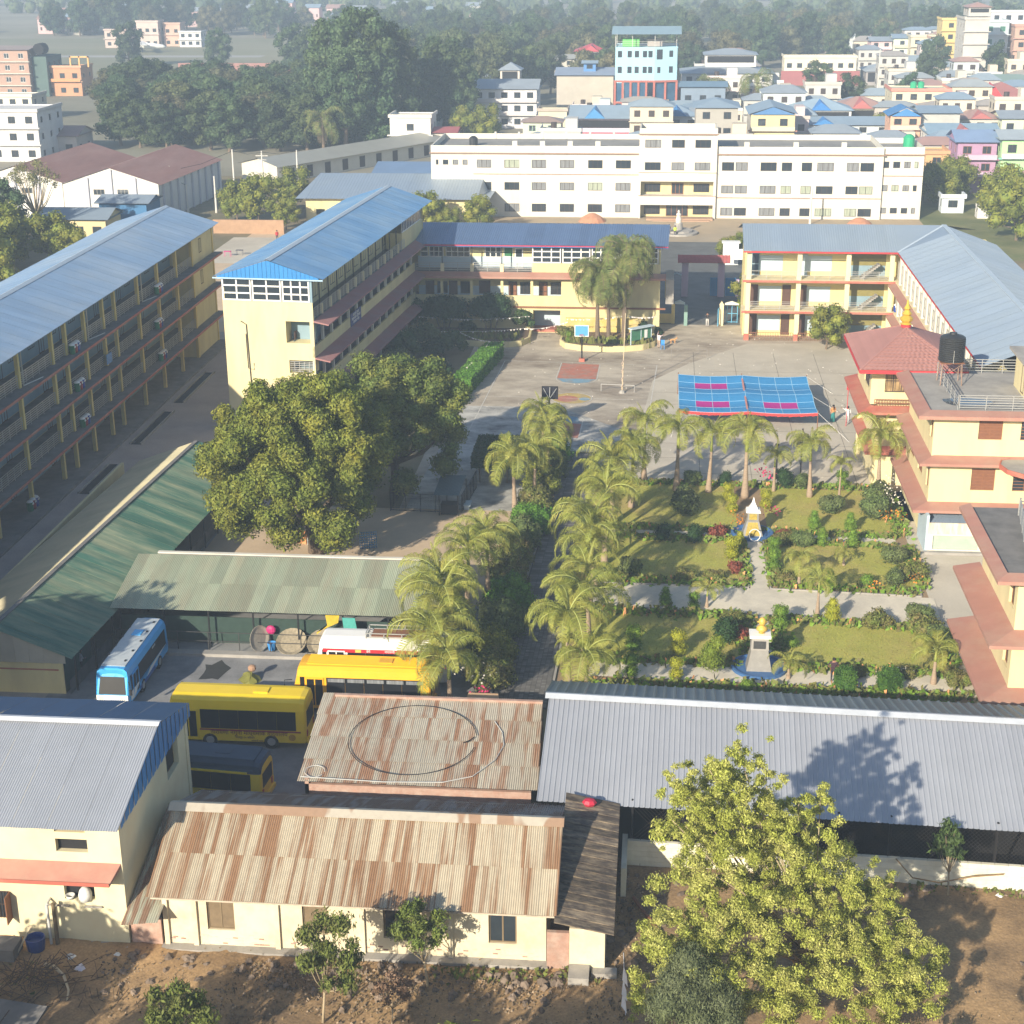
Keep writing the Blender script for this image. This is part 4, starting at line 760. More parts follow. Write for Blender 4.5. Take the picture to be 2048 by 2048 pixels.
# right dark timbered lean-to
T = thing('storage_shed', 'weathered dark lean-to shed with patched sheets at the right end of the rusty house', 'shed', (-2.6, 62, 0))
b = MB().box(-3.1, 58.95, 0, -1.55, 59.15, 2.25).box(-1.75, 59.16, 0, -1.55, 67.6, 2.4); obj('wall', b, MW, T)
obj('brick_pier', MB().box(-4.1, 59.1, 0, -3.12, 59.3, 1.9), MBK, T); obj('step', MB().box(-3.1, 57.9, 0, -2.2, 58.9, .45), M_CONC, T); obj('plinth', MB().box(-2.1, 58.5, 0, -1.0, 59.0, .3), M_CONC, T)
OLD = mat('weathered_plank_sheet', (.075, .06, .05), .85, .2, 2, objvar=.35, stain=(.34, .27, .18), stain_amt=.7, stain_scale=1.5, stretch=(1, 3, 1))
for k in range(17):
    y0 = 58.5+9.0*k/17; y1 = y0+.60; z0 = 2.5+.07*k; b = MB().add([(-3.75, y0, z0+.35), (-1.15, y0, z0-.15), (-1.15, y1, z0-.11), (-3.75, y1, z0+.39), (-3.75, y0, z0+.30), (-1.15, y0, z0-.2)], [(0, 1, 2, 3), (4, 5, 1, 0)]); obj('roof_sheet', b, OLD, T)
tag(obj('plastic_bag', MB().ball((-2.6, 66.9, 3.9), .3, 8, sz=.7, sx=1.2), mat('red_plastic', (.45, .02, .05), .5)), 'crumpled red bag lying on the dark lean-to roof', 'bag')
# ---------------------------------------------------------------- middle rusty shed roof with hose
T = thing('shed', 'shed with patchy pale rusted roof carrying a big loop of black hose', 'shed', (-11.5, 74, 0))
b = MB().box(-17.0, 69.3, 0, -16.8, 77.4, 3.2).box(-17, 77.3, 0, -5.6, 77.5, 3.9).box(-17.0, 69.3, 0, -5.6, 69.5, 2.9); obj('wall', b, MBK, T)
sheets(T, (-17.35, 69.1, 3.15), (-5.25, 69.1, 3.15), (-17.75, 77.7, 3.75), .75, RUSTU, 'corr', .105, .03, rows=4, lap=.12)
def hose(cx, cy, rx, ry, a0, a1, n=40):
    return [(cx+rx*math.cos(rad(a0+(a1-a0)*i/n)), cy+ry*math.sin(rad(a0+(a1-a0)*i/n)), 3.27+.07*(cy-69.1+ry*math.sin(rad(a0+(a1-a0)*i/n)))*1.0) for i in range(n+1)]
tag(obj('hose', MB().tube(hose(-12.1, 73.2, 3.35, 3.35, 10, 350), .022, 5).tube([(-8.9, 73.6, 3.6), (-9.1, 73.2, 3.6), (-9.4, 72.9, 3.6)], .03, 5), M_BLACK, base=(-12.1, 73.2, 3.4)), 'thin black hose lying in a wide loop on the rusted roof', 'hose')
tag(obj('pipe', MB().tube([(-8.0, 75.3, 3.66), (-7.5, 74.2, 3.6), (-7.3, 73, 3.5), (-7.6, 71.6, 3.42), (-8.6, 70, 3.3), (-10, 69.3, 3.3), (-13, 69.1, 3.3), (-17.2, 69.3, 3.3)], .025, 5), mat('pale_pipe', (.5, .5, .48), .5), base=(-8, 73, 3.4)), 'pale bent pipe curving along the eave of the rusted roof', 'pipe')
tag(obj('hose', MB().tube([(-16.6+.5*math.cos(a*.3), 69.9+.5*math.sin(a*.3), 3.3+.05*math.sin(a*.3)) for a in range(20)], .02, 5), mat('pale_pipe', (.5, .5, .48))), 'small coil of pale hose at the left eave of the rusted roof', 'hose')

# ---------------------------------------------------------------- long silver shed, right foreground
T = thing('shed', 'long silver ribbed-roof shed behind the white block wall at lower right', 'shed', (9, 73, 0))
def gx(x, y): return y-(x+2.2)*.045      # runs slightly towards the camera on the right
E0, E1 = Vector((-5.25, gx(-5.25, 67.55), 3.45)), Vector((27, gx(27, 67.55), 3.45))
R0 = Vector((-2.75, gx(-2.75, 74.3), 5.7)); 
sheets(T, (-5.2, gx(-5.2, 67.5), 3.42), (27.1, gx(27.1, 67.5), 3.42), (-5.2, gx(-5.2, 67.5)+7.0, 5.72), 1.04, M_GREY, 'rib', .26, .04)
sheets(T, (-5.2, gx(-5.2, 79.4), 4.1), (27.1, gx(27.1, 79.4), 4.1), (-5.2, gx(-5.2, 67.5)+7.0, 5.72), 1.04, mat('dark_grey_sheet', (.14, .18, .22), .5, .1, .6, objvar=.12, metal=.25), 'rib', .52, .06)
p0, p1 = Vector((-5.25, gx(-5.25, 74.5), 5.76)), Vector((27, gx(27, 74.5), 5.76))
obj('ridge_cap', MB().quad(p0+Vector((0, -.4, -.09)), p1+Vector((0, -.4, -.09)), p1+Vector((0, 0, .03)), p0+Vector((0, 0, .03))).quad(p0+Vector((0, 0, .03)), p1+Vector((0, 0, .03)), p1+Vector((0, .3, -.06)), p0+Vector((0, .3, -.06))), mat('silver_ridge', (.55, .58, .62), .45), T)
for k in range(12): x = -.6+k*2.45; obj('post', MB().box(x, gx(x, 67.9), 0, x+.1, gx(x, 67.9)+.1, 3.6), M_BLACK, T)
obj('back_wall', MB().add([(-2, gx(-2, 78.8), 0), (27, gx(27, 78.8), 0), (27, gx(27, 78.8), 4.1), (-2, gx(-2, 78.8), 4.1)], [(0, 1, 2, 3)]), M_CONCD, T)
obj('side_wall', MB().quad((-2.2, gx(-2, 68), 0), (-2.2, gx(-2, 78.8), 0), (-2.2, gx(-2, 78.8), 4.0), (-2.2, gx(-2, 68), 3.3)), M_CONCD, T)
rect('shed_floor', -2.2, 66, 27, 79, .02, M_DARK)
b = MB()
for k in range(120): x = -.6+k*.2; b.bar((x, gx(x, 67.85), 1.5), (x+1.7, gx(x+1.7, 67.85), 3.3), .007); b.bar((x+1.7, gx(x+1.7, 67.83), 1.5), (x, gx(x, 67.83), 3.3), .007)
obj('wire_mesh', b, mat('wire', (.05, .04, .03), .6), T, kind='stuff')
T = thing('boundary_wall', 'white painted concrete block wall below the silver shed', 'wall', (9, 67.6, 0))
WB = mat('white_block', (.78, .75, .62), .9, .06, 1, objvar=.05, stain=(.55, .50, .36), stain_amt=.5, stain_scale=.6); bl = MB().box(.012, 0, .012, .608, .2, .27).mesh('block', WB); cnt = 0
for j in range(5):
    for i in range(45):
        x = -.75+.62*i+(.31 if j % 2 else 0)
        if cnt < 300: o = inst('block', bl, T, (x, gx(x, 67.7), .05+.28*j), rotz=-2.58); cnt += 1
b = MB().quad((-.75, gx(-.75, 67.72), 0), (27, gx(27, 67.72), 0), (27, gx(27, 67.72), 1.4), (-.75, gx(-.75, 67.72), 1.4)).quad((-.75, gx(-.75, 67.72), 1.4), (27, gx(27, 67.72), 1.4), (27, gx(27, 67.9), 1.4), (-.75, gx(-.75, 67.9), 1.4)).box(-1.0, 64.9, 0, -.75, 68.0, 1.6)
obj('mortar', b, WB, T)
tag(obj('hose', MB().tube([(7.5, gx(7.5, 67.6), 1.5), (8.3, gx(8.3, 67.5), .9), (9.2, gx(9.2, 67.5), .8), (10, gx(10, 67.6), 1.5)], .035, 5), mat('brown_hose', (.25, .16, .07), .7)), 'brown hose sagging from the top of the white block wall', 'hose')
tag(obj('hose', MB().tube([(12, gx(12, 67.6), 1.5), (12.8, gx(12.8, 67.3), .7), (14, gx(14, 67.2), .6), (15.6, gx(15.6, 67.3), 1.0), (17, gx(17, 67.5), 1.1)], .035, 5), MATS['brown_hose']), 'long brown hose running along the block wall behind the sapling', 'hose')

# ---------------------------------------------------------------- green roofed sheds
T = thing('shed', 'long gabled shed with dark green sheet roof between the alley and the bus yard', 'shed', (-37, 103, 0))
ya, yb = 83.5, 121.0; sk = .055
def sx(x, y): return x+(y-83.5)*.052
def slope(x_e, z_e, x_r, z_r, m, y0=ya, y1=yb):
    sheets(T, (sx(x_e, y0), y0, z_e), (sx(x_e, y1), y1, z_e), (sx(x_r, y0), y0, z_r), .8, m, 'corr', .11, .03)
slope(-34.2, 2.5, -39.0, 4.3, M_GREEN); slope(-43.9, 2.5, -39.0, 4.3, mat('sunlit_cream_sheet', (.46, .41, .27), .6, .1, .5, stain=(.33, .33, .22), stain_amt=.5, stain_scale=.4, objvar=.05))  # left slope coloured cream for the sun falling on it
xe = lambda x: sx(x, yb)
obj('hip_end', MB().poly([(xe(-34.2), yb, 2.5), (xe(-39.0), yb+4.0, 2.6), (xe(-39), yb, 4.3)]).poly([(xe(-43.9), yb, 2.5), (xe(-39), yb, 4.3), (xe(-39.0), yb+4.0, 2.6)]), M_GREEN, T)
obj('ridge_cap', MB().bar((-39, ya-.1, 4.33), (xe(-39), yb, 4.33), .3, .06), M_CONCD, T)
b = MB()
for x in (-34.6, -43.5): b.quad((sx(x, ya), ya+.3, 0), (sx(x, yb), yb-.3, 0), (sx(x, yb), yb-.3, .9), (sx(x, ya), ya+.3, .9))
obj('low_wall', b, M_CONCD, T)
obj('wall', MB().poly([(-43.5, ya+.3, 0), (-34.9, ya+.3, 0), (-34.9, ya+.3, 2.1), (-43.5, ya+.3, 2.1)]).box(-43.5, ya+.31, 0, -43.3, yb, 2.3).quad((-39.2, ya+1, 0), (xe(-39.2), yb, 0), (xe(-39.2), yb, 2.8), (-39.2, ya+1, 2.8)), M_CREAM, T)
for i in range(20):
    x0 = -43.5+.44*i; h = lambda x: 2.5+1.75*(1-abs(x+39)/4.9)
    obj('gable_sheet', MB().quad((x0, ya+.22+(.02 if i % 2 else 0), 2.05), (x0+.44, ya+.22+(.02 if i % 2 else 0), 2.05), (x0+.44, ya+.22, min(h(x0+.44), 4.2)), (x0, ya+.22, min(h(x0), 4.2))), mat('grey_wall_sheet', (.40, .38, .32), .6, .1, 1, objvar=.06), T)
obj('red_band', MB().box(-43.5, ya+.26, 1.55, -35.2, ya+.29, 1.64), M_RED, T)
for k in range(13): y = ya+.8+k*3.0; obj('post', MB().box(sx(-34.45, y), y, 0, sx(-34.45, y)+.1, y+.1, 2.55), M_BLACK, T)
obj('inner_wall', MB().quad((-34.9, ya+.4, 0), (-34.9, ya+5, 0), (-34.9, ya+5, 2.3), (-34.9, ya+.4, 2.3)), mat('teal_door', (.05, .11, .10), .7), T)
T = thing('shed', 'lower shed with washed green corrugated roof above the white bus', 'shed', (-24, 94.5, 0))
sheets(T, (-34.3, 90.7, 2.7), (-13.2, 90.7, 2.7), (-34.3, 97.1, 3.9), .82, M_GREENP, 'corr', .11, .03, rows=2, lap=.15)
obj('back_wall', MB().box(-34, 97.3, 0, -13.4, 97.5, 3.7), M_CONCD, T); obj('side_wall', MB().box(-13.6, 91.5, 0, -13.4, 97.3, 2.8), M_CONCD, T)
GN = mat('green_net_fence', (.03, .055, .045), .9, .15, 3)
obj('inner_wall', MB().box(-34, 91.6, .1, -13.6, 91.65, 1.9), GN, T)
for k in range(8): x = -33.8+k*2.9; obj('post', MB().box(x, 90.95, 0, x+.09, 91.04, 2.75), M_BLACK, T)
obj('kerb', MB().box(-34, 89.6, .01, -13.6, 90.2, .22), M_CONC, T)
b = MB()
for z in (.75, 1.35): b.bar((-34, 90.4, z), (-14, 90.4, z), .04)
for k in range(11): b.bar((-33.9+k*2, 90.4, .1), (-33.9+k*2, 90.4, 1.4), .05)
tag(obj('rail_fence', b, mat('dark_steel', (.05, .05, .05), .6), base=(-24, 90.4, 0)), 'dark two-bar rail fence in front of the lower green shed', 'fence')
# boundary ledge between the sand yard and the shed
T = thing('yard_wall', 'low wall with pale coping between the sandy yard and the green shed roof', 'wall', (-24, 99, 0))
obj('wall', MB().box(-33.4, 98.75, 0, -13.2, 98.95, 3.35), M_CONCD, T); obj('coping', MB().box(-33.5, 98.65, 3.35, -13.1, 98.95, 3.45), M_WHITE, T)
# things in the shed front
def wheelring(name, label, cat, c, r, h, m, tilt=None):
    b = MB().lathe((0, 0, 0), [(r*.72, h*.55), (r*.98, h), (r, h*.9), (r*.86, 0), (r*.2, 0)], 18); o = obj(name, b, m); o.location = c; o.rotation_euler = tilt or (0, 0, 0); return tag(o, label, cat)
BAM = mat('bamboo_basket', (.28, .24, .17), .9, .3, 6)
wheelring('basket', 'large shallow bamboo basket in the shed, nearer the hanging blue cloth', 'basket', (-20.6, 90.9, .5), 1.0, .35, BAM, (rad(35), 0, 0)); wheelring('basket', 'large shallow bamboo basket with pink rim, left one of the pair', 'basket', (-22.6, 90.9, .5), 1.0, .35, BAM, (rad(35), 0, 0))
o = wheelring('winnowing_tray', 'pale oval tray standing upright by the shed fence', 'tray', (-24.7, 90.6, .95), .85, .12, mat('pale_cane', (.45, .40, .32), .9, .2, 5), (rad(80), 0, rad(60)))
tag(obj('bucket', MB().lathe((-23.9, 90.8, .1), [(.02, 0), (.22, 0), (.3, .5), (.27, .5), (.2, .05)], 12), mat('sky_blue_plastic', (.05, .25, .6), .4), base=(-23.9, 90.8, .1)), 'bright blue bucket beside the upright tray', 'bucket')
tag(obj('basin', MB().ball((-24.0, 91.2, 1.3), .32, 10, sy=.5), mat('magenta_plastic', (.45, .02, .14), .5)), 'magenta basin hanging above the blue bucket', 'basin')
def cloth(pts, label, c, name='hanging_cloth'):
    o = obj(name, MB().prism(pts, (0, .05, 0)), mat('cloth_%d%d%d' % tuple(int(99*q) for q in c), c, .9, .2, 4)); return tag(o, label, 'cloth')
cloth([(-19.2, 90.5, 2.6), (-18.4, 90.5, 2.6), (-18.2, 90.5, 1.2), (-18.6, 90.5, .9), (-19.1, 90.5, 1.3)], 'turquoise cloth hanging from the eave of the green shed', (.07, .33, .29))
cloth([(-20.3, 90.6, 2.7), (-19.4, 90.6, 2.7), (-19.5, 90.6, 2.2), (-20.9, 90.6, 1.5), (-20.9, 90.6, 1.35), (-20.2, 90.6, 2.0)], 'yellow cloth hanging from the eave beside the turquoise one', (.5, .36, .03))
# caretaker box beside the palms
tag(obj('carton', MB().box(-10.4, 80.2, .0, -8.2, 81.8, 1.6).quad((-10.5, 80.1, 1.62), (-8.1, 80.1, 1.62), (-8.5, 81.9, 2.0), (-10.2, 81.9, 2.0)), mat('cardboard', (.45, .30, .18), .8, .1), base=(-9.3, 81, 0)), 'brown covered box at the end of the palm path', 'box')
# ---------------------------------------------------------------- white college building
T = thing('college_building', 'long white three storey college building with raised middle and flat parapet roof', 'college building', (3, 262, 0))
YF = 257; b = MB()
def rows(lst, zs): return [(a, c, z0, z1) for a, c in lst for z0, z1 in zs]
ZL = [(7.75, 9.05), (4.25, 5.5), (.8, 2.1)]
Lx = [(-29.2, -26.9), (-24.8, -22.4), (-20.4, -18.1), (-15.9, -13.6), (-11.4, -9.1), (-7.0, -4.6)]
hl = rows(Lx, ZL)+[(a, c, 8.2, 9.0) for a, c in ((-35.8, -35.4), (-34.7, -33.8), (-33.1, -32.2), (-31.5, -30.7))]+[(a, c, 4.6, 5.4) for a, c in ((-34.7, -33.8), (-33.1, -32.2), (-31.5, -30.7))]
Rx = [(9.75, 11.65), (11.9, 13.8), (15.8, 18.3), (19.1, 20.7), (22.2, 23.8), (24.6, 27.2), (29.2, 31.1), (31.3, 33.4)]
hr = rows(Rx, [(7.5, 8.85), (3.95, 5.2), (.45, 1.7)])
Sx = [(34.9, 35.8), (36.4, 37.5), (38.1, 39.1), (39.7, 40.3)]
hs = rows(Sx, [(8.0, 9.0), (4.4, 5.35), (.9, 1.8)])
Mx = [(-2.4, .1), (1.8, 3.8), (5.45, 7.9)]
hm = rows(Mx, [(11.1, 12.35), (7.6, 8.85)])
sh = lambda hs, x0: [(a-x0, c-x0, d, e) for a, c, d, e in hs]
b.facade((-36.6, YF), 0, 33.3, 0, 11.25, sh(hl, -36.6), rv=.2).facade((8.9, YF), 0, 25.9, 0, 11.25, sh(hr, 8.9), rv=.2).facade((34.8, YF+.6), 0, 6.3, 0, 11.25, sh(hs, 34.8), rv=.2)
b.facade((-3.3, YF-.6), 0, 12.2, 7.25, 14.1, sh(hm, -3.3), rv=.2)
b.quad((-3.3, YF+1.4, 0), (8.9, YF+1.4, 0), (8.9, YF+1.4, 7.2), (-3.3, YF+1.4, 7.2))
b.box(-3.3, YF-.6, 5.85, 8.9, YF+1.3, 7.24).box(-3.3, YF-.6, 2.15, 8.9, YF+1.3, 3.6).box(-3.3, YF-.6, 3.6, -3.0, YF+1.3, 5.85).box(8.5, YF-.6, 3.6, 8.9, YF+1.3, 5.85).box(-3.3, YF-.6, 0, -3.0, YF+1.3, 2.15).box(8.5, YF-.6, 0, 8.9, YF+1.3, 2.15)
b.box(-3.29, YF-.59, 7.25, -3.05, 264.4, 14.0).box(8.65, YF-.59, 7.25, 8.89, 264.4, 14.0).box(-3.3, 264.2, 10, 8.9, 264.4, 14.0)
b.box(-36.6, YF+.01, 0, -36.4, 273.8, 11.2).box(34.6, YF+.01, 0, 34.79, 273.8, 11.2).box(40.9, YF+.61, 0, 41.1, 270, 11.2).box(-36.6, 273.6, 0, 34.8, 273.8, 11.2).box(34.8, 269.8, 0, 41.1, 270, 11.2)
obj('wall', b, M_WHITE, T)
obj('flat_roof', MB().box(-36.4, YF+.2, 10.2, 34.6, 273.6, 10.35).box(34.8, YF+.8, 10.2, 40.9, 269.8, 10.36).box(-3.2, YF-.3, 13.0, 8.8, 264.2, 13.15), mat('grey_roof_screed', (.30, .29, .27), .9, .1, .3, stain=(.18, .18, .17), stain_amt=.6, stain_scale=.15), T)
b = MB()
for x in (-24, -19.5, -15, -10.5, 13.4, 21.2, 28.8): b.box(x, 262.5, 10.35, x+.8, 263.1, 11.3)
for x in range(-28, -4, 4): b.box(x, 273.5, 10.4, x+.3, 273.9, 11.5)
obj('roof_stub', b, M_WHITE, T, kind='stuff')
b = MB().box(-36.8, YF-.35, 10.0, -3.35, YF-.01, 10.14).box(8.95, YF-.35, 10.0, 35.0, YF-.01, 10.14).box(35.0, YF+.25, 10.0, 41.2, YF+.59, 10.14).box(-3.5, YF-.95, 13.15, 9.1, YF-.61, 13.28).box(-29.8, YF-.08, 6.72, -3.35, YF-.01, 6.84).box(8.95, YF-.08, 3.22, 34.8, YF-.01, 3.34).box(34.8, YF+.52, 6.72, 41.1, YF+.59, 6.84)
obj('brown_cornice', b, mat('brown_cornice_paint', (.30, .19, .14), .8, .1), T)
for lst, y, x0 in ((hl, YF, 0), (hr, YF, 0), (hs, YF+.6, 0), (hm, YF-.6, 0)):
    for i, (a, c, d, e) in enumerate(lst):
        w = c-a; window(T, (a, y+.1, d), w, e-d, 0, 1 if w < 1 else (2 if w < 2.1 else 3), 1, M_FRAME, (M_GLASS, M_CURT2, M_CURT, M_CURT2, M_GLASS)[(i*7+int(a*3)) % 5], .07, .06)
for z0, z1 in ((3.95, 5.25), (.4, 1.8)):
    for a, c in ((-2.4, .1), (5.4, 7.9)): window(T, (a, YF+1.24, z0), c-a, z1-z0, 0, 4, 1, M_FRAME, M_GLASS, .08, .06, bars=12)
window(T, (1.9, YF+1.24, 3.6), 1.9, 1.75, 0, 3, 1, M_WOOD, M_GLASS, .1, .06); window(T, (1.1, YF+1.24, .1), 3.5, 2.0, 0, 4, 1, M_WOOD, M_GLASS, .1, .06)
obj('balcony_back', MB().box(-3.0, YF+1.34, 3.6, 8.5, YF+1.39, 5.8).box(-3.0, YF+1.34, 0, 8.5, YF+1.39, 2.1), M_CREAM, T)
obj('balcony_trim', MB().box(-3.4, YF-.68, 7.2, 9.0, YF-.62, 7.28).box(-3.4, YF-.68, 3.56, 9.0, YF-.62, 3.64), MATS['brown_cornice_paint'], T)
obj('front_step', MB().box(-2, YF-2.6, .01, 8.5, YF-.62, .3).box(-1, YF-3.4, .005, 8, YF-2.6, .15), mat('brick_step', (.42, .27, .18), .9, .1), T)
bo = obj('sign_board', MB().box(-.9, YF-.66, 5.95, 6.3, YF-.62, 7.1), M_WHITE2, T)
o = inst('sign_text', text_mesh('sign_text', 'नारायणी नमुना विद्यालय', .72, mat('faded_sign_ink', (.45, .43, .45), .8)), None, (2.7, YF-.68, 6.3), rot=(rad(90), 0, 0)); o.parent = bo
tag(obj('water_tank', MB().lathe((39.5, 264, 10.3), [(.9, 0), (.9, 1.7), (.5, 2.1), (.2, 2.2)], 12), mat('green_tank_plastic', (.02, .33, .16), .5), base=(39.5, 264, 10.3)), 'green water tank on the right end of the college roof', 'water tank')
tag(obj('water_tank', MB().lathe((-30.5, 264, 10.3), [(.7, 0), (.7, 1.3), (.3, 1.6)], 12), mat('black_plastic', (.03, .03, .03)), base=(-30.5, 264, 10.3)), 'small black water tank on the left end of the college roof', 'water tank')

# ---------------------------------------------------------------- town houses
HM = {}
def pal(c, v=.06): return mat('wall_%02d_%02d_%02d' % tuple(int(round(q*99)) for q in c), c, .88, v, .4, stain=tuple(q*.72 for q in c), stain_amt=.35, stain_scale=.3)
def roofm(c): return mat('roof_%02d_%02d_%02d' % tuple(int(round(q*99)) for q in c), c, .5, .08, .4, objvar=.0, metal=.15, stain=tuple(q*.85+.03 for q in c), stain_amt=.5, stain_scale=.2)
def house(label, x0, x1, y, zt, depth, wall, roof='flat', rc=(.4, .4, .4), fl=None, trim=None, rot=0, rise=1.4, nw=None, wm=None, cat='house', z0=0, gable=None, balcony=None, open_top=False, side=None, ov=.6, name='town_house', glass=None, gfront=False):
    """one house; front faces -Y between x0 and x1, eave at zt; roof flat / hip / gable (ridge along X) / gfront (ridge along Y)"""
    w = x1-x0; T = thing(name, label, cat, ((x0+x1)/2, y, 0)); fl = fl or max(1, round(zt/3.1)); fh = (zt-z0)/fl; wmat = pal(wall) if not hasattr(wall, 'name') else wall
    nw = nw if nw is not None else max(1, int(w/3.0)); holes = []
    for f in range(fl):
        if open_top and f == fl-1: holes.append((.5, w-.5, z0+f*fh+1.0, zt-.35)); continue
        for k in range(nw):
            u = w*(k+.5)/nw; ww = min(1.5, w/nw*.5); holes.append((u-ww/2, u+ww/2, z0+f*fh+.9, z0+f*fh+.9+min(1.4, fh*.45)))
    b = MB().facade((x0, y), 0, w, z0, zt, holes, rv=.15)
    sh_ = []; nd = max(1, int(depth/4))
    for f in range(fl):
        for k in range(nd):
            u = depth*(k+.5)/nd; sh_.append((u-.6, u+.6, z0+f*fh+.9, z0+f*fh+2.1))
    sdm = 1 if side else 0; sx_ = x0 if (x0+x1)/2 > y*-.0931 else x1
    if sx_ == x0: b.facade((x0, y+depth), -90, depth, z0, zt, sh_, rv=.12, mi=sdm); b.quad((x1, y, z0), (x1, y+depth, z0), (x1, y+depth, zt), (x1, y, zt), sdm)
    else: b.facade((x1, y), 90, depth, z0, zt, sh_, rv=.12, mi=sdm); b.quad((x0, y+depth, z0), (x0, y, z0), (x0, y, zt), (x0, y+depth, zt), sdm)
    b.quad((x1, y+depth, z0), (x0, y+depth, z0), (x0, y+depth, zt), (x1, y+depth, zt), sdm)
    if roof == 'flat': b.box(x0-.0, y+.01, zt-.35, x1, y+depth, zt-.2)
    if roof == 'gable': b.poly([(x0, y, zt), (x0, y+depth, zt), (x0, y+depth/2, zt+rise)], sdm).poly([(x1, y, zt), (x1, y+depth/2, zt+rise), (x1, y+depth, zt)], sdm)
    obj('wall', b, [wmat, pal(side) if side else wmat], T)
    g = glass or M_GLASS
    for i, (a, c, d, e) in enumerate(holes):
        if c-a > 2.2: obj('storey_shade_plate', MB().box(x0+a, y+.16, d, x0+c, y+.2, e), M_DARK, T)  # near-black plate stands in for shade inside the open floor
        else: window(T, (x0+a, y+.08, d), round(c-a, 1), round(e-d, 1), 0, 2, 1, wm or M_FRAME, g, .08, .06)
    for a, c, d, e in sh_: window(T, (x0+.08, y+depth-a, d) if sx_ == x0 else (x1-.08, y+a, d), 1.2, 1.2, -90 if sx_ == x0 else 90, 2, 1, wm or M_FRAME, M_GLASS, .08, .06)
    if trim:
        tm = pal(trim)
        for f in range(1, fl): obj('floor_band', MB().box(x0-.5, y-.7, z0+f*fh-.12, x1+.5, y-.002, z0+f*fh+.12), tm, T)
        if roof == 'flat': obj('parapet', MB().box(x0-.3, y-.3, zt-.2, x1+.3, y-.002, zt+.45).box(x0-.3, y+.001, zt-.2, x0-.002, y+depth, zt+.45).box(x1+.002, y+.001, zt-.2, x1+.3, y+depth, zt+.45), tm, T)
    if balcony:
        for f in range(1, fl): obj('balcony_rail', MB().box(x0, y-1.0, z0+f*fh, x1, y-.93, z0+f*fh+.85), pal(balcony), T)
    rm = roofm(rc); o_ = ov; a, c, d, e = x0-o_, x1+o_, y-o_, y+depth+o_
    if roof == 'hip':
        k = min((c-a), (e-d))/2; cy = (d+e)/2; cx = (a+c)/2
        r0, r1 = ((a+k, cy), (c-k, cy)) if (c-a) > (e-d) else ((cx, d+k), (cx, e-k))
        p, q = (*r0, zt+rise), (*r1, zt+rise); A, B_, C_, D = (a, d, zt), (c, d, zt), (c, e, zt), (a, e, zt)
        rb_ = MB()
        if (c-a) > (e-d): rb_.poly([A, B_, q, p]).poly([B_, C_, q]).poly([C_, D, p, q]).poly([D, A, p])
        else: rb_.poly([A, B_, p]).poly([B_, C_, q, p]).poly([C_, D, q]).poly([D, A, p, q])
        rb_.poly([D, C_, B_, A]); obj('roof', rb_, rm, T)
    elif roof == 'gable':
        cy = (d+e)/2; rb_ = MB().quad((a, d, zt), (c, d, zt), (c, cy, zt+rise), (a, cy, zt+rise)).quad((a, cy, zt+rise), (c, cy, zt+rise), (c, e, zt), (a, e, zt)).quad((a, e, zt-.06), (c, e, zt-.06), (c, d, zt-.06), (a, d, zt-.06)); obj('roof', rb_, rm, T)
    elif roof == 'gfront':
        cx = (a+c)/2; rb_ = MB().quad((a, e, zt), (a, d, zt), (cx, d, zt+rise), (cx, e, zt+rise)).quad((c, d, zt), (c, e, zt), (cx, e, zt+rise), (cx, d, zt+rise)); obj('roof', rb_, rm, T)
        obj('gable_sheet', MB().prism([(x0, y-ov*.7, zt-.05), (x1, y-ov*.7, zt-.05), (cx, y-ov*.7, zt+rise*.93)], (0, .05, 0)), roofm(gable or rc), T)
    if gable and roof in ('hip', 'gable'):
        cx = (x0+x1)/2 if w < 14 else x0+w*.3; obj('gable_sheet', MB().add([(cx-2.2, d+.1, zt+.02), (cx+2.2, d+.1, zt+.02), (cx, d+.1, zt+rise*.85), (cx, (d+e)/2, zt+rise)], [(0, 1, 2), (0, 2, 3), (2, 1, 3)]), [roofm(gable)], T)
    return T
BL, GB, SALM, REDR, CONCC = (.27, .36, .45), (.31, .36, .41), (.44, .27, .23), (.44, .14, .13), (.40, .38, .34)
WHT, CRM, YL, PNK, PUR, GRN, ORG_ = (.66, .65, .62), (.62, .57, .42), (.66, .56, .32), (.62, .44, .44), (.40, .24, .37), (.34, .52, .37), (.62, .40, .20)
house('white stepped house with two tiers of grey roofs behind the college', 5, 28, 424, 9, 16, WHT, 'hip', GB, fl=3, rise=1.6, nw=6, trim=WHT)
house('upper storey of the white stepped house under its own pale grey hip roof', 11, 24, 430, 13.2, 10, WHT, 'hip', GB, fl=1, rise=1.3, nw=4, z0=10.2, cat='house', open_top=True)
house('cream front three storey house with blue gable directly behind the college roof', 17.5, 26, 322, 9.5, 14, YL, 'gfront', BL, fl=3, trim=(.45, .22, .16), gable=(.08, .20, .42), side=CONCC, balcony=CRM, rise=1.5)
house('grey concrete house with blue hip roof left of the cream balconied house', 7, 15.5, 334, 9.5, 12, CONCC, 'hip', BL, fl=3, rise=1.4, nw=2)
house('pale blue roofed white house with bright blue gable', 28, 41, 359, 6.5, 10, WHT, 'hip', (.34, .46, .56), gable=(.04, .20, .52), rise=2.0, open_top=True)
house('low house with salmon roof and red gable beside the pale blue roof', 38.5, 50, 368, 6, 10, CRM, 'hip', SALM, gable=REDR, rise=2.2, open_top=True)
house('long low house with plain blue roof behind the college parapet', 28, 48, 345, 5, 9, (.55, .60, .62), 'gable', BL, rise=1.3, nw=5, gable=(.05, .22, .52))
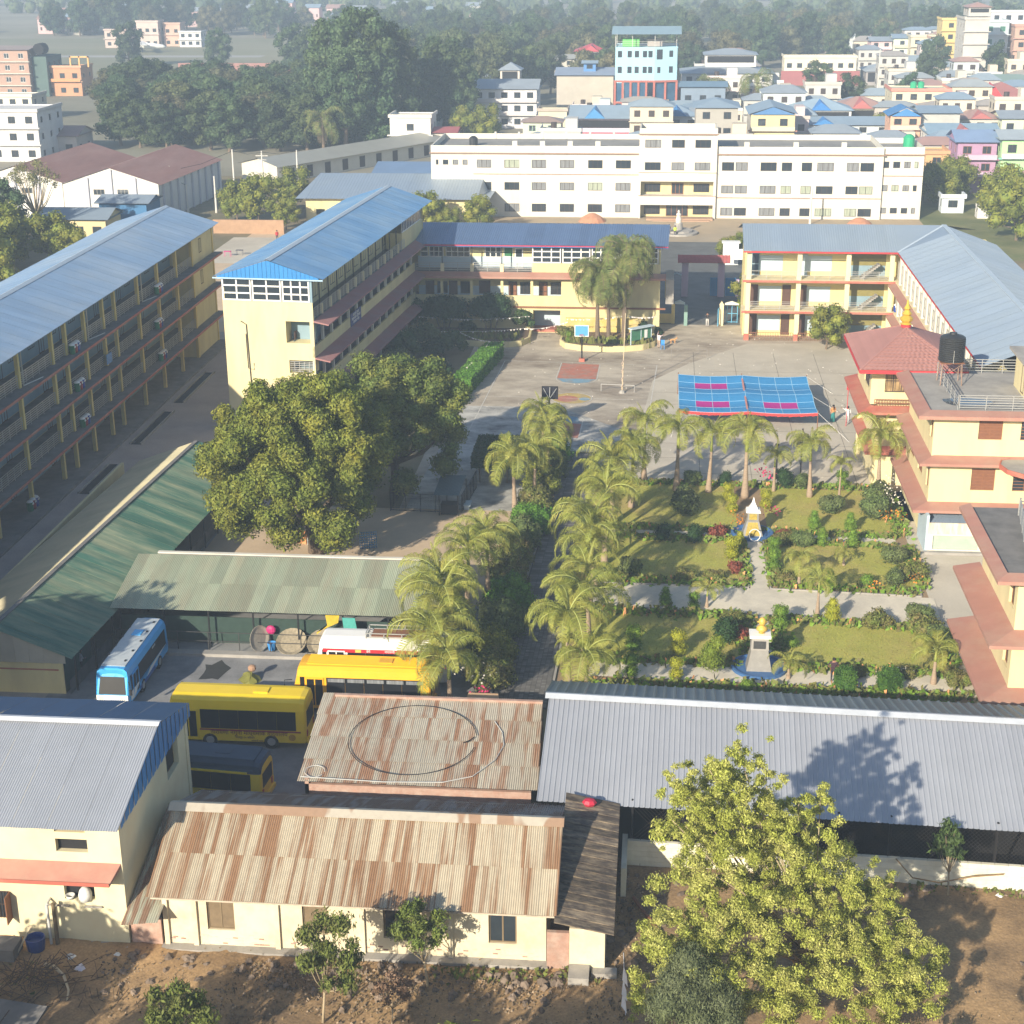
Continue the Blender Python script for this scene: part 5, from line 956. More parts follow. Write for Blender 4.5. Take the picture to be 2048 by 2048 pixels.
house('grey house with blue tarpaulin front and orange balconies', 46, 52, 334, 8, 8, (.68, .40, .28), 'gfront', (.05, .22, .50), gable=(.05, .22, .5), trim=(.62, .30, .20), balcony=(.70, .50, .42), rise=1.6)
house('bare grey rendered house with flat blue sheet roof', 52.3, 60, 336, 8.4, 12, (.46, .46, .43), 'gable', BL, rise=.9, nw=0)
house('white blank walled house with blue roof and small red gable', 52, 65, 333-12, 6, 12, WHT, 'gable', (.28, .40, .50), gable=REDR, rise=1.4, nw=2)
house('house with salmon roof and red gable at the right of the blank white one', 62, 71, 348, 6, 10, (.52, .50, .46), 'hip', SALM, gable=REDR, rise=1.5)
house('pale green house with slate roof at the right edge', 70, 77, 344, 6.5, 10, (.62, .68, .50), 'gable', GB, rise=1.2)
house('cream modern flat roofed house with green tanks', 52, 65, 378, 9, 12, CRM, 'flat', trim=(.62, .26, .20), fl=3, nw=4)
for i, x in enumerate((57.5, 59.2)): tag(obj('water_tank', MB().lathe((x, 384, 9), [(.75, 0), (.75, 1.2), (.3, 1.5)], 10), MATS['green_tank_plastic'], base=(x, 384, 9)), ('left', 'right')[i]+' one of two green tanks on the cream flat roof', 'water tank')
house('low brick house with salmon roof behind the green tanks', 65, 75, 435, 5, 10, (.45, .28, .22), 'hip', SALM, rise=1.5)
house('yellow house with wide red roof and red posts at the right edge', 72, 86, 386, 6.5, 14, YL, 'hip', (.42, .17, .15), gable=(.55, .05, .06), rise=3.2, wm=pal((.5, .05, .06)), trim=(.5, .08, .08))
house('long low house with green grey roof and brown gable', 81, 100, 443, 5, 10, (.50, .47, .42), 'hip', (.22, .31, .28), gable=(.40, .33, .25), rise=2)
house('long open market shed with pale grey roof before the town row', 60, 81, 494, 4, 14, (.35, .33, .33), 'hip', (.40, .44, .47), rise=2.5, open_top=True, fl=1)
house('second open shed with pale blue roof further right', 84, 107, 484, 4, 12, (.35, .33, .33), 'gable', (.36, .44, .52), rise=2, open_top=True, fl=1)
house('long cream and maroon two storey hall beyond the playing field', 36, 57, 495, 8, 10, (.74, .68, .52), 'flat', fl=2, nw=7, trim=(.74, .68, .52), z0=0)
tag(obj('lattice_wall', MB().box(35, 493, 0, 58, 493.6, 4.2), pal((.34, .12, .12)), base=(46, 493, 0)), 'maroon lattice wall in front of the cream hall', 'wall')
house('pink two storey house at the left end of the town row', 70, 77, 569, 8, 10, PNK, 'gable', GB, balcony=(.75, .62, .60), rise=1.2)
house('mint and cream house second in the town row', 77.3, 83, 567, 9, 10, (.66, .72, .60), 'gable', BL, balcony=CRM, rise=1.2)
house('cream balconied three storey house in the town row', 82, 90, 560, 10, 10, CRM, 'flat', fl=3, trim=CRM, balcony=(.70, .60, .42))
house('cream and orange house with flat terrace in the town row', 86, 94, 542, 10.5, 10, (.74, .66, .54), 'flat', fl=3, trim=(.66, .42, .30))
house('pale house with maroon shop front in the town row', 91, 97, 530, 11, 10, (.62, .60, .62), 'flat', fl=3, trim=(.50, .14, .16), wm=pal((.5, .1, .12)))
house('tall bare concrete block rising over the town', 83, 89.5, 469, 20, 14, (.52, .50, .46), 'flat', fl=6, nw=0, trim=(.50, .48, .44))
house('pavilion storey with salmon roof on top of the tall concrete block', 84, 90, 471, 23, 8, (.50, .48, .44), 'hip', SALM, fl=1, z0=20.6, open_top=True, rise=1.2)
house('bright yellow flat topped house left of the tall concrete block', 86.5, 92, 528, 17, 10, (.62, .48, .20), 'flat', fl=5, trim=(.74, .55, .2))
house('glass fronted tower with pale blue frames beside the tall concrete block', 93, 100, 494, 18, 12, (.50, .58, .60), 'flat', fl=5, nw=2, wm=pal((.12, .33, .22)), trim=(.55, .60, .62), glass=glass_mat('green_glass', (.05, .16, .11)))
house('narrow house with purple and blue shop signs below the concrete block', 90, 96, 505, 12, 10, (.40, .48, .60), 'flat', fl=4, trim=(.30, .30, .55), wm=pal((.35, .1, .3)))
house('brick red tower at the far right edge', 101, 109, 490, 17, 12, (.52, .33, .25), 'flat', fl=5, trim=(.50, .30, .24), nw=2)
house('white topped building behind the brick red tower', 98, 112, 512, 20, 10, (.62, .62, .66), 'flat', fl=6, trim=(.68, .68, .7))
house('purple three storey house with pink balconies at the right', 51, 57.6, 285, 8.8, 9, PUR, 'gable', (.24, .34, .52), fl=3, trim=(.36, .12, .24), balcony=(.56, .42, .52), rise=1.6, wm=M_WOOD)
house('orange two storey house left of the purple one', 46.8, 50.8, 292, 6, 8, ORG_, 'flat', fl=2, trim=(.60, .34, .18), wm=M_WOOD)
house('mint green three storey house at the right edge', 58, 65, 283, 9.5, 9, (.42, .66, .34), 'gable', (.40, .46, .50), fl=3, trim=(.22, .52, .42), balcony=(.70, .74, .68), rise=1.2)
house('white house with dusty pink roof at the right edge', 56, 62, 268, 4.5, 8, WHT, 'gable', (.42, .24, .24), fl=1, rise=1.2)
house('small white pump house on the green bank beside the college', 45.5, 49, 264, 2.6, 3, (.62, .68, .72), 'flat', fl=1, nw=1, trim=(.65, .70, .72)); house('tiny white store box on the grass bank', 50.3, 52.6, 259, 1.8, 2.2, WHT, 'flat', fl=1, nw=0)
house('white balconied house with grey hip roof behind the college, left', -44, -29, 380, 9, 12, (.66, .66, .68), 'gable', GB, fl=3, trim=(.50, .46, .44), balcony=(.60, .56, .55), rise=1.8)
house('little mint summer house with dusty roof on a red edged terrace', -29, -21, 342, 5.6, 6, (.58, .62, .48), 'hip', (.38, .27, .22), fl=2, rise=1.0, wm=pal((.4, .6, .45)), trim=(.5, .1, .12))
house('lilac house with blue roof and wide blue gable behind the college', -19, -2.5, 346, 6, 10, (.62, .56, .66), 'gable', BL, gable=(.06, .24, .5), fl=2, rise=2.3, open_top=True, trim=(.50, .1, .15))
house('pair of low blue roofs right of the lilac house', -1.5, 8, 351, 6, 9, (.55, .60, .66), 'hip', BL, gable=(.05, .22, .5), fl=2, rise=2)
house('big bare brown-grey rendered block behind the lilac house', -26, -12, 406, 10, 14, (.46, .42, .36), 'gable', (.28, .34, .44), fl=3, nw=0, rise=1.4)
house('small blue dormer room on the brown-grey block', -19.5, -16.5, 409, 12.6, 3, (.10, .24, .50), 'gable', BL, z0=10.4, fl=1, nw=1, rise=.6)
house('white house with bright red roof near the forest edge', -25, -16, 474, 11, 10, (.60, .58, .55), 'hip', (.50, .08, .10), fl=3, gable=(.5, .08, .1), rise=2, open_top=True)
house('unfinished concrete house left of the red roofed one', -32, -26, 488, 8, 10, (.50, .48, .42), 'gable', (.42, .42, .38), fl=3, rise=1)
house('low grey roofed sheds at the foot of the forest', -53, -43, 449, 5, 10, (.45, .45, .45), 'gable', (.36, .41, .44), fl=1, rise=1.2)
house('small roof pavilion with pyramid roof', -41.5, -36.5, 421, 10, 6, (.62, .56, .50), 'hip', GB, fl=1, z0=6, rise=1.8, open_top=True)
house('small cream flat with brown door below the brown-grey block', -28, -21.5, 372, 5, 6, CRM, 'flat', fl=1, trim=(.44, .38, .32), nw=2)
house('cluster of small blue gable roofs left of the blue tower', -20, -13.5, 421, 5, 8, (.50, .50, .52), 'gfront', BL, gable=(.1, .25, .45), rise=1.6)
house('unfinished white rendered house with roof terrace in front of the big trees', -56, -47.5, 334, 7.5, 9, (.68, .66, .60), 'flat', fl=2, nw=1, trim=(.66, .64, .58))
house('lower grey wing of the unfinished rendered house', -47.3, -42.5, 335, 4.2, 8, (.55, .53, .48), 'gable', (.42, .12, .12), fl=1, rise=.8)
house('small far white house among the tall trees', -77, -72.5, 457, 9, 6, WHT, 'flat', fl=3, nw=1, trim=WHT)
house('brick house with orange roof terrace right of the blue tower', 4.3, 11, 399, 7, 9, (.42, .24, .26), 'flat', fl=2, trim=(.66, .26, .16), balcony=(.5, .3, .3))
house('grey roofed low shop right of the blue tower', 4.5, 15, 392, 8.5, 8, (.20, .26, .34), 'gable', (.16, .26, .36), fl=2, rise=1, z0=0, nw=3)
# crowded small houses filling the town between the ones above
BX = [(o.location.x, o.location.y) for o in bpy.data.objects if o.get('category') in ('house', 'tower building')]
rt2 = random.Random(21); cnt = 0; tr = 0; TINT = [(.62, .60, .57), (.60, .55, .45), (.58, .50, .50), (.50, .50, .48), (.55, .60, .60), (.62, .54, .42), (.46, .42, .38)]
while cnt < 190 and tr < 6000:
    tr += 1; y = rt2.uniform(300, 640); x = rt2.uniform(-.115*y, .235*y)
    if (24 < x < 62 and 398 < y < 545) or (y > 520 and x < 60) or (y > 430 and x < 8) or (x < -28 and y < 400) or (x < -22 and y > 395): continue
    w = rt2.uniform(6, 10); d = rt2.uniform(6, 9); z = rt2.choice([3.2, 3.4, 6.2, 6.4, 6.4, 9.2]) if y > 330 else rt2.choice([3.2, 5.8])
    if any(abs(x+w/2-a) < 6.0 and abs(y+d/2-c-3) < 6.8 for a, c in BX): continue
    BX.append((x+w/2, y+d/2)); b = MB(); b.box(x, y, 0, x+w, y+d, z, 0); k_ = max(2, int(w/2.4)); rk = rt2.random(); zz = 1.0
    while zz < z-1.5:
        for k in range(k_): b.box(x+w*(k+.3)/k_, y-.05, zz, x+w*(k+.72)/k_, y-.01, zz+1.3, 2)
        for k in range(2): b.box(x-.05, y+d*(k+.3)/2, zz, x-.01, y+d*(k+.6)/2, zz+1.3, 2)
        if zz > 2: b.box(x-.2, y-.8, zz-1.0, x+w+.2, y-.02, zz-.85, 0); b.box(x, y-.8, zz-.84, x+w, y-.74, zz-.2, 3)
        zz += 3.05
    if rk < .75:
        h = rt2.uniform(.9, 1.6); p = .5; b.poly([(x-p, y-p, z), (x+w+p, y-p, z), (x+w*.72, y+d/2, z+h), (x+w*.28, y+d/2, z+h)], 1).poly([(x+w+p, y+d+p, z), (x-p, y+d+p, z), (x+w*.28, y+d/2, z+h), (x+w*.72, y+d/2, z+h)], 1).poly([(x-p, y+d+p, z), (x-p, y-p, z), (x+w*.28, y+d/2, z+h)], 1).poly([(x+w+p, y-p, z), (x+w+p, y+d+p, z), (x+w*.72, y+d/2, z+h)], 1)
    else: b.box(x-.2, y-.2, z, x+w+.2, y-.05, z+.7, 3).box(x-.2, y-.04, z, x-.05, y+d, z+.7, 3).box(x+w*.6, y+d*.4, z, x+w*.9, y+d*.9, z+2.2, 0).cyl((x+w*.3, y+d*.5, z), (x+w*.3, y+d*.5, z+1.4), .6, n=8, mi=2)
    c = rt2.choice(TINT); tag(obj('small_house', b, [pal(c), roofm(rt2.choice([BL, GB, (.34, .42, .48), SALM, (.36, .40, .42), (.42, .38, .34)])), M_FRAME, pal(tuple(min(.7, q*1.15) for q in rt2.choice(TINT)))], base=(x+w/2, y, 0)), 'one of the many small pale houses crowded through the town', 'house', 'crowded small town houses'); cnt += 1
# blue tower
T = thing('tower_building', 'tall sky blue block over red framed glass floors with open roof canopy', 'tower building', (-4, 400, 0))
SKYB = mat('sky_blue_plaster', (.36, .60, .70), .85, .04, .4); RBR = mat('red_brown_frame', (.40, .13, .10), .8, .08); X0, X1, Y = -11.2, 3.6, 392
hol = [(u, u+1.0, z, z+1.5) for z in (11.6, 15.2) for u in (.6, 2.9, 4.6, 6.5, 7.8)]; XM = -1.9
b = MB().facade((X0, Y), 0, XM-X0, 9.9, 17.6, hol, rv=.15).facade((XM, Y), 18, 5.6, 9.9, 17.6, [(.7, 1.5, 11.6, 13.0), (3.6, 4.6, 11.6, 13.1), (.5, 2.0, 14.7, 17), (3.6, 4.6, 15.2, 16.7)], rv=.15).box(X0, Y+.01, 9.9, X0+.2, Y+14, 17.6).box(X0, Y+13.8, 0, X1, Y+14, 17.6).box(X0+.2, Y+1.9, 17.2, X1, Y+14, 17.4)
obj('wall', b, SKYB, T)
for a, c, d, e in hol: window(T, (X0+a, Y+.08, d), 1.0, 1.5, 0, 1, 1, M_FRAME, M_GLASS)
for a, c, d, e in [(.7, 1.5, 11.6, 13.0), (3.6, 4.6, 11.6, 13.1), (.5, 2.0, 14.7, 17), (3.6, 4.6, 15.2, 16.7)]: window(T, (XM+a*.951-.08*.3, Y+a*.309+.08, d), c-a, e-d, 18, 1, 1, M_FRAME, M_GLASS)
b = MB()
for k in range(6): x = X0+(XM-X0)*k/5; b.box(x-.25, Y-.1, 0, x+.25, Y+.3, 9.9)
for z in (4.6, 9.5): b.box(X0-.3, Y-.12, z-.0, XM+.2, Y+.28, z+.45)
for k in range(1, 3): b.box(XM+5.3*k/2-.25, Y-.05+1.64*k/2, 0, XM+5.3*k/2+.25, Y+.35+1.64*k/2, 9.9)
for z in (4.6, 9.5): b.bar((XM, Y, z+.2), (XM+5.33, Y+1.75, z+.2), .4, .45)
obj('red_frame', b, RBR, T)
for k in range(4):
    for z in (.5, 5.1): obj('shop_glass', MB().box(X0+1.9*k*.98+.3, Y+.32, z, X0+1.9*(k+1)*.98-.2, Y+.36, z+4.2), mat('blue_shop_glass', (.04, .10, .18), .15, .3, .6), T)
obj('shop_glass', MB().quad((XM, Y+.4, .3), (XM+5.2, Y+2.1, .3), (XM+5.2, Y+2.1, 9.5), (XM, Y+.4, 9.5)), MATS['blue_shop_glass'], T)
b = MB()
for x, y in ((X0, Y), (XM, Y), (3.2, Y+1.8), (X0+4, Y), (X0, Y+12), (3.2, Y+12)): b.box(x-.08, y+.1, 17.6, x+.08, y+.26, 20.6)
for z in (18.0, 18.4, 18.8): b.bar((X0, Y+.1, z), (XM, Y+.1, z), .06).bar((XM, Y+.1, z), (3.2, Y+1.8, z), .06)
obj('canopy_posts', b, M_STEEL, T)
obj('roof', MB().poly([(X0-.9, Y-.9, 20.5), (4.3, Y-.9, 20.5), (4.3, Y+6, 22), (X0-.9, Y+6, 22)]).poly([(X0-.9, Y+6, 22), (4.3, Y+6, 22), (4.3, Y+13.6, 20.5), (X0-.9, Y+13.6, 20.5)]).poly([(4.3, Y-.9, 20.5), (4.3, Y+13.6, 20.5), (4.3, Y+6, 22)]), roofm((.26, .38, .45)), T)
obj('tank_row', MB().box(X0+1.6, Y+2, 17.5, X0+5.6, Y+4, 19.4), mat('bright_green_tanks', (.14, .50, .12), .6), T); obj('roof_clutter', MB().box(X0+7.5, Y+3, 17.5, X0+11, Y+5, 19.2), pal((.40, .36, .34)), T)
# hall behind the left blocks
T = thing('hall', 'cream hall with wide grey blue hip roof between the school and the college', 'hall', (-42, 254, 0))
XA, XB2, YA, YB2, ze, zr = -56.5, -27.0, 247.5, 272, 4.1, 6.3
b = MB().facade((-55.5, YA+1.2), 0, 27.5, 0, 4.1, [(20.5, 22.3, .9, 2.4), (13, 14.8, .9, 2.4), (6, 7.8, .9, 2.4), (1.6, 3, .9, 2.3)], rv=.2).facade((-28, YA+1.2), 90, 21, 0, 4.1, [(2, 3.4, .9, 2.6), (6, 7.4, .9, 2.6), (10, 11.4, .9, 2.6), (14, 15.4, .9, 2.6)], rv=.2).box(-55.5, 269, 0, -28, 269.2, 4)
obj('wall', b, M_CREAM, T)
for u in (20.5, 13, 6): window(T, (-55.5+u, YA+1.3, .9), 1.8, 1.5, 0, 3, 2, M_FRAME, M_GLASS)
for u in (2, 6, 10, 14): window(T, (-28.1, YA+1.2+u, .9), 1.4, 1.7, 90, 2, 2, M_WFRAME, M_GLASS)
sheets(T, (-55.2, YA, ze), (-28.2, YA, ze), (-55.2, 259.6, zr+.1), 1.9, M_ROOFG, 'rib', .48, .03)
obj('roof_hip', MB().poly([(-28.2, YA, ze), (-26.3, YA, ze), (-26.3, YB2, ze), (-28.2, 259.7, zr+.1)]).poly([(-56.9, YA, ze), (-55.2, YA, ze), (-55.2, 259.7, zr+.1), (-56.9, YB2, ze)]).poly([(-56.9, YB2, ze), (-55.2, 259.7, zr+.1), (-28.2, 259.7, zr+.1), (-26.3, YB2, ze)]), M_ROOFG, T)
house('house with flat deep blue sheet roof left of the college', -49, -38, 276, 4, 14, (.12, .20, .38), 'gable', (.16, .25, .40), fl=1, nw=2, rise=1.2, ov=.8)
# long low building and warehouses
T = thing('long_building', 'long low cream building with dull grey roof running away behind the trees', 'building', (-64, 296, 0))
P, Q = Vector((-70, 291, 0)), Vector((-44, 335, 0)); d = (Q-P).normalized(); nrm = Vector((d.y, -d.x, 0)); b = MB(); Lq = (Q-P).length
fac = lambda u, z, o=0: tuple(P+d*u+nrm*o+Vector((0, 0, z)))
b.quad(fac(0, 0), fac(Lq, 0), fac(Lq, 3), fac(0, 3)).poly([fac(0, 0), fac(0, 3), fac(0, 4.2, -4.5), fac(0, 3, -9), fac(0, 0, -9)]); obj('wall', b, pal((.66, .62, .52)), T)
obj('roof', MB().quad(fac(-.5, 3, .9), fac(Lq, 3, .9), fac(Lq, 4.3, -4.5), fac(-.5, 4.3, -4.5)).quad(fac(-.5, 4.3, -4.5), fac(Lq, 4.3, -4.5), fac(Lq, 3, -10), fac(-.5, 3, -10)), roofm((.33, .33, .29)), T)
for k in range(9): obj('doorway', MB().quad(fac(3+k*5, .3, .03), fac(4.6+k*5, .3, .03), fac(4.6+k*5, 2.4, .03), fac(3+k*5, 2.4, .03)), M_FRAME, T)
RW = mat('brown_rust_roof', (.30, .15, .12), .75, .12, .5, stain=(.36, .22, .19), stain_amt=.6, stain_scale=.25, stretch=(1, .25, 1))
def warehouse(x0, x1, ya, yb, lab, sk):
    T = thing('warehouse', lab, 'warehouse', ((x0+x1)/2, ya, 0)); xm = (x0+x1)/2; b = MB()
    b.poly([(x0, ya, 0), (x1, ya, 0), (x1, ya, 6), (xm, ya, 8.4), (x0, ya, 6)]); b.quad((x1, ya, 0), (x1+sk, yb, 0), (x1+sk, yb, 6), (x1, ya, 6)).quad((x0+sk, yb, 0), (x0, ya, 0), (x0, ya, 6), (x0+sk, yb, 6)); obj('wall', b, mat('warehouse_white', (.70, .69, .66), .9, .08, .3, stain=(.50, .47, .42), stain_amt=.4, stain_scale=.2, stretch=(1, 1, .4)), T)
    obj('roof_slope', MB().quad((x1+.5, ya-.3, 5.85), (x1+sk+.5, yb, 5.85), (xm+sk, yb, 8.5), (xm, ya-.3, 8.5)), RW, T); obj('roof_slope', MB().quad((x0-.1, ya-.3, 5.95), (xm, ya-.3, 8.5), (xm+sk, yb, 8.5), (x0+sk-.1, yb, 5.95)), RW, T)
    for k in range(1, 4): x = x0+(x1-x0)*k/4; obj('pilaster', MB().box(x-.35, ya-.25, 0, x+.35, ya-.002, 6.9 if k != 2 else 8.2), pal((.50, .50, .56)), T)
    for k in (1.5, 2.5): x = x0+(x1-x0)*k/4; window(T, (x-.9, ya-.06, 4.2), 1.8, .9, 0, 3, 1, M_CONC, M_GLASS)
    for k in range(9): y = ya+(yb-ya)*(k+.5)/9; xx = x1+sk*(k+.5)/9; obj('side_pilaster', MB().box(xx+.003, y-.15, 0, xx+.3, y+.15, 5.8), pal((.50, .50, .56)), T); window(T, (xx+.02, y+.6, 4.9), 1.2, .7, 90, 2, 1, M_CONC, M_GLASS)
    return T
warehouse(-94.8, -79.2, 249, 279, 'white warehouse with rusty brown gable roof, nearer the electric poles', 2.0)
warehouse(-111, -95.3, 250, 281, 'second white warehouse with rusty roof, left of the first', 2.0)
house('white four storey block at the left edge', -150, -125, 318, 10, 14, (.62, .62, .62), 'flat', fl=3, nw=7, trim=(.58, .56, .54), name='apartment_block')
house('brown sheet roofed shed in front of the left forest', -131, -121, 328, 4, 10, (.50, .46, .44), 'gable', (.30, .18, .16), fl=1, rise=1.6)
house('pale flat block with blue shutters above the left white block', -168, -155, 392, 6, 10, (.70, .66, .55), 'flat', fl=2, trim=(.66, .62, .55))
house('tall brick and green netted block at the left edge', -191, -178.5, 452, 13, 12, (.42, .28, .22), 'gable', (.34, .27, .24), fl=4, nw=3, rise=.8, wm=M_WFRAME, trim=(.60, .55, .48))
house('dark green netted scaffold side of the tall brick block', -178.2, -174, 454, 11, 12, (.09, .14, .13), 'flat', fl=3, nw=0)
tag(obj('water_tank', MB().cyl((-176, 454, 13), (-176, 458, 13), 1.6, n=12), M_DARK), 'dark arched shelter on top of the left brick block', 'rooftop shelter')
house('orange painted house with open terraces behind the left block', -176, -165, 456, 8, 10, (.52, .28, .16), 'flat', fl=2, trim=(.56, .34, .22), balcony=(.60, .30, .14))
b = MB()
for x in (-168, -165.4, -162.8): b.box(x, 456, 8, x+.4, 456.4, 11)
b.box(-168, 456, 10.6, -162.4, 456.4, 11); tag(obj('terrace_frame', b, pal((.70, .42, .16)), base=(-165, 456, 8)), 'yellow orange concrete frame on the terrace of the orange house', 'frame')
for i, (x0, x1, y, z, c, lab) in enumerate([(-227, -216, 659, 7, (.52, .42, .38), 'faint brick house on the far side of the airfield, leftmost of four'), (-215, -206, 664, 10, (.56, .46, .42), 'tallest of the four faint houses beyond the airfield'), (-205, -198, 668, 9, (.55, .38, .30), 'faint orange block third in the row beyond the airfield'), (-197, -188, 663, 6, (.60, .60, .60), 'faint white house at the right end of the row beyond the airfield')]): house(lab, x0, x1, y, z, 8, c, 'flat', fl=2, trim=c)
for i in range(26):
    x = -330+i*9.3+rnd.uniform(-3, 3); y = rnd.uniform(735, 900)
    if -230 < x < -185 and y < 760: continue
    b = MB(); w, dd, z = rnd.uniform(7, 13), 9, rnd.uniform(4, 9); b.box(x, y, 0, x+w, y+dd, z, 0).poly([(x-.6, y-.6, z), (x+w+.6, y-.6, z), (x+w+.6, y+dd/2, z+1.8), (x-.6, y+dd/2, z+1.8)], 1).poly([(x-.6, y+dd/2, z+1.8), (x+w+.6, y+dd/2, z+1.8), (x+w+.6, y+dd+.6, z), (x-.6, y+dd+.6, z)], 1)
    for k in range(3): b.box(x+w*(k+.35)/3, y-.06, 1.5, x+w*(k+.65)/3, y-.01, 3, 2)
    c = rnd.choice([WHT, CRM, PNK, CONCC]); tag(obj('far_house', b, [pal(c), roofm(rnd.choice([BL, GB, SALM])), M_FRAME], base=(x, y, 0)), 'small hazy house in the far village across the airfield', 'house', 'far village houses')
tag(obj('brick_wall', MB().box(-161, 538, 0, -120, 538.6, 3.0), mat('far_brick', (.33, .17, .15), .9, .1), base=(-140, 538, 0)), 'red brick boundary wall at the near side of the airfield', 'wall')
# small yellow classroom and shed roofs left of the warehouses
house('small yellow classroom building behind the left trees', -93, -82, 231, 3.4, 7, YL, 'gable', (.24, .30, .36), fl=1, nw=4, rise=1.2)
house('low shed with blue side behind the small yellow classroom', -86, -78.5, 240, 4.4, 7, (.06, .18, .36), 'gable', (.26, .32, .38), fl=1, nw=0, rise=.8)
# aeroplane parked on the far airfield
T = thing('aeroplane', 'small white aeroplane parked on the far airfield', 'aeroplane', (-203, 632, 0), 20, local=True)
obj('fuselage', MB().tube([(-9, 0, 3.0), (-8, 0, 2.6), (-5, 0, 2.4), (4, 0, 2.4), (8, 0, 2.1), (9.3, 0, 1.8)], [.3, .8, 1.2, 1.2, .8, .2], 10), M_WHITE2, T, smooth=True)
obj('wing', MB().box(-1, -12, 3.4, 1.4, 12, 3.6), M_WHITE2, T); obj('tail_fin', MB().prism([(-9, -.1, 3), (-6.5, -.1, 3), (-8.5, -.1, 6), (-9.6, -.1, 6)], (0, .2, 0)), M_WHITE2, T); obj('tailplane', MB().box(-9.6, -3.6, 5.7, -8.2, 3.6, 5.85), M_WHITE2, T)
for s in (-1, 1): obj('engine', MB().cyl((-1.2, s*3.4, 3.1), (2.4, s*3.4, 3.1), .5, n=10), M_WHITE2, T); obj('landing_gear', MB().cyl((0, s*1.6, .1), (0, s*1.6, 2), .25, n=6), M_BLACK, T)
# electric poles
PM = mat('pale_concrete_pole', (.62, .60, .55), .9, .08)
for i, (x, y, h, lab) in enumerate([(-72.1, 268.4, 9.0, 'tall pale concrete pole between the warehouse and the bushes'), (-77.3, 257.8, 4.6, 'short pale pole at the warehouse corner'), (-81.3, 262.2, 7.0, 'pale pole with cross arms by the warehouse side'), (-70.1, 280.6, 7.2, 'thin pole with insulators at the start of the long low building'), (-65.6, 288.4, 6.4, 'thin pole before the long low building'), (-72.6, 258, 6, 'grey steel pole right of the warehouse'), (23.5, 252, 5.5, 'slim grey mast in front of the college'), (60.5, 470, 12, 'white lamp mast beside the open market shed')]):
    b = MB().cyl((x, y, 0), (x, y, h), .2, .12, 8)
    if i in (2, 3): b.box(x-1.1, y-.06, h-.9, x+1.1, y+.06, h-.78).box(x-.8, y-.06, h-1.6, x+.8, y+.06, h-1.5)
    tag(obj('electric_pole', b, PM, base=(x, y, 0)), lab, 'pole', 'electric poles')
b = MB()
for p, q in [((-72.1, 268.4, 8.8), (-70.1, 280.6, 7.0)), ((-81.3, 262.2, 6.2), (-72.1, 268.4, 8.7)), ((-81.3, 262.2, 6.1), (-77.3, 257.8, 4.5)), ((-70.1, 280.6, 7.0), (-65.6, 288.4, 6.3))]: b.tube([p, tuple((a+c)/2-(.5 if k == 2 else 0) for k, (a, c) in enumerate(zip(p, q))), q], .035, 4)
tag(obj('power_line', b, M_BLACK), 'thin power lines strung between the poles by the warehouse', 'wire', kind='stuff')
# courtyard wall and play area behind the left blocks
tag(obj('brick_wall', MB().box(-68, 239.2, 0, -57, 239.5, 2.1), mat('weathered_brick', (.38, .24, .15), .95, .15, 1.5), base=(-62, 239, 0)), 'weathered brick wall behind the small play area', 'wall')
rect('play_area_slab', -64, 216, -54, 236, .012, M_YARDP)
for i, (x, y, c, lab) in enumerate([(-61, 221, (.55, .05, .2), 'pink desk left standing in the small play area'), (-59.5, 222, (.1, .1, .12), 'dark desk next to the pink one in the play area')]):
    b = MB().box(x-.5, y-.3, .7, x+.5, y+.3, .76)
    for dx in (-.45, .42):
        for dy in (-.25, .25): b.box(x+dx, y+dy-.02, 0, x+dx+.04, y+dy+.02, .7)
    tag(obj('desk', b, pal(c), base=(x, y, 0)), lab, 'desk')
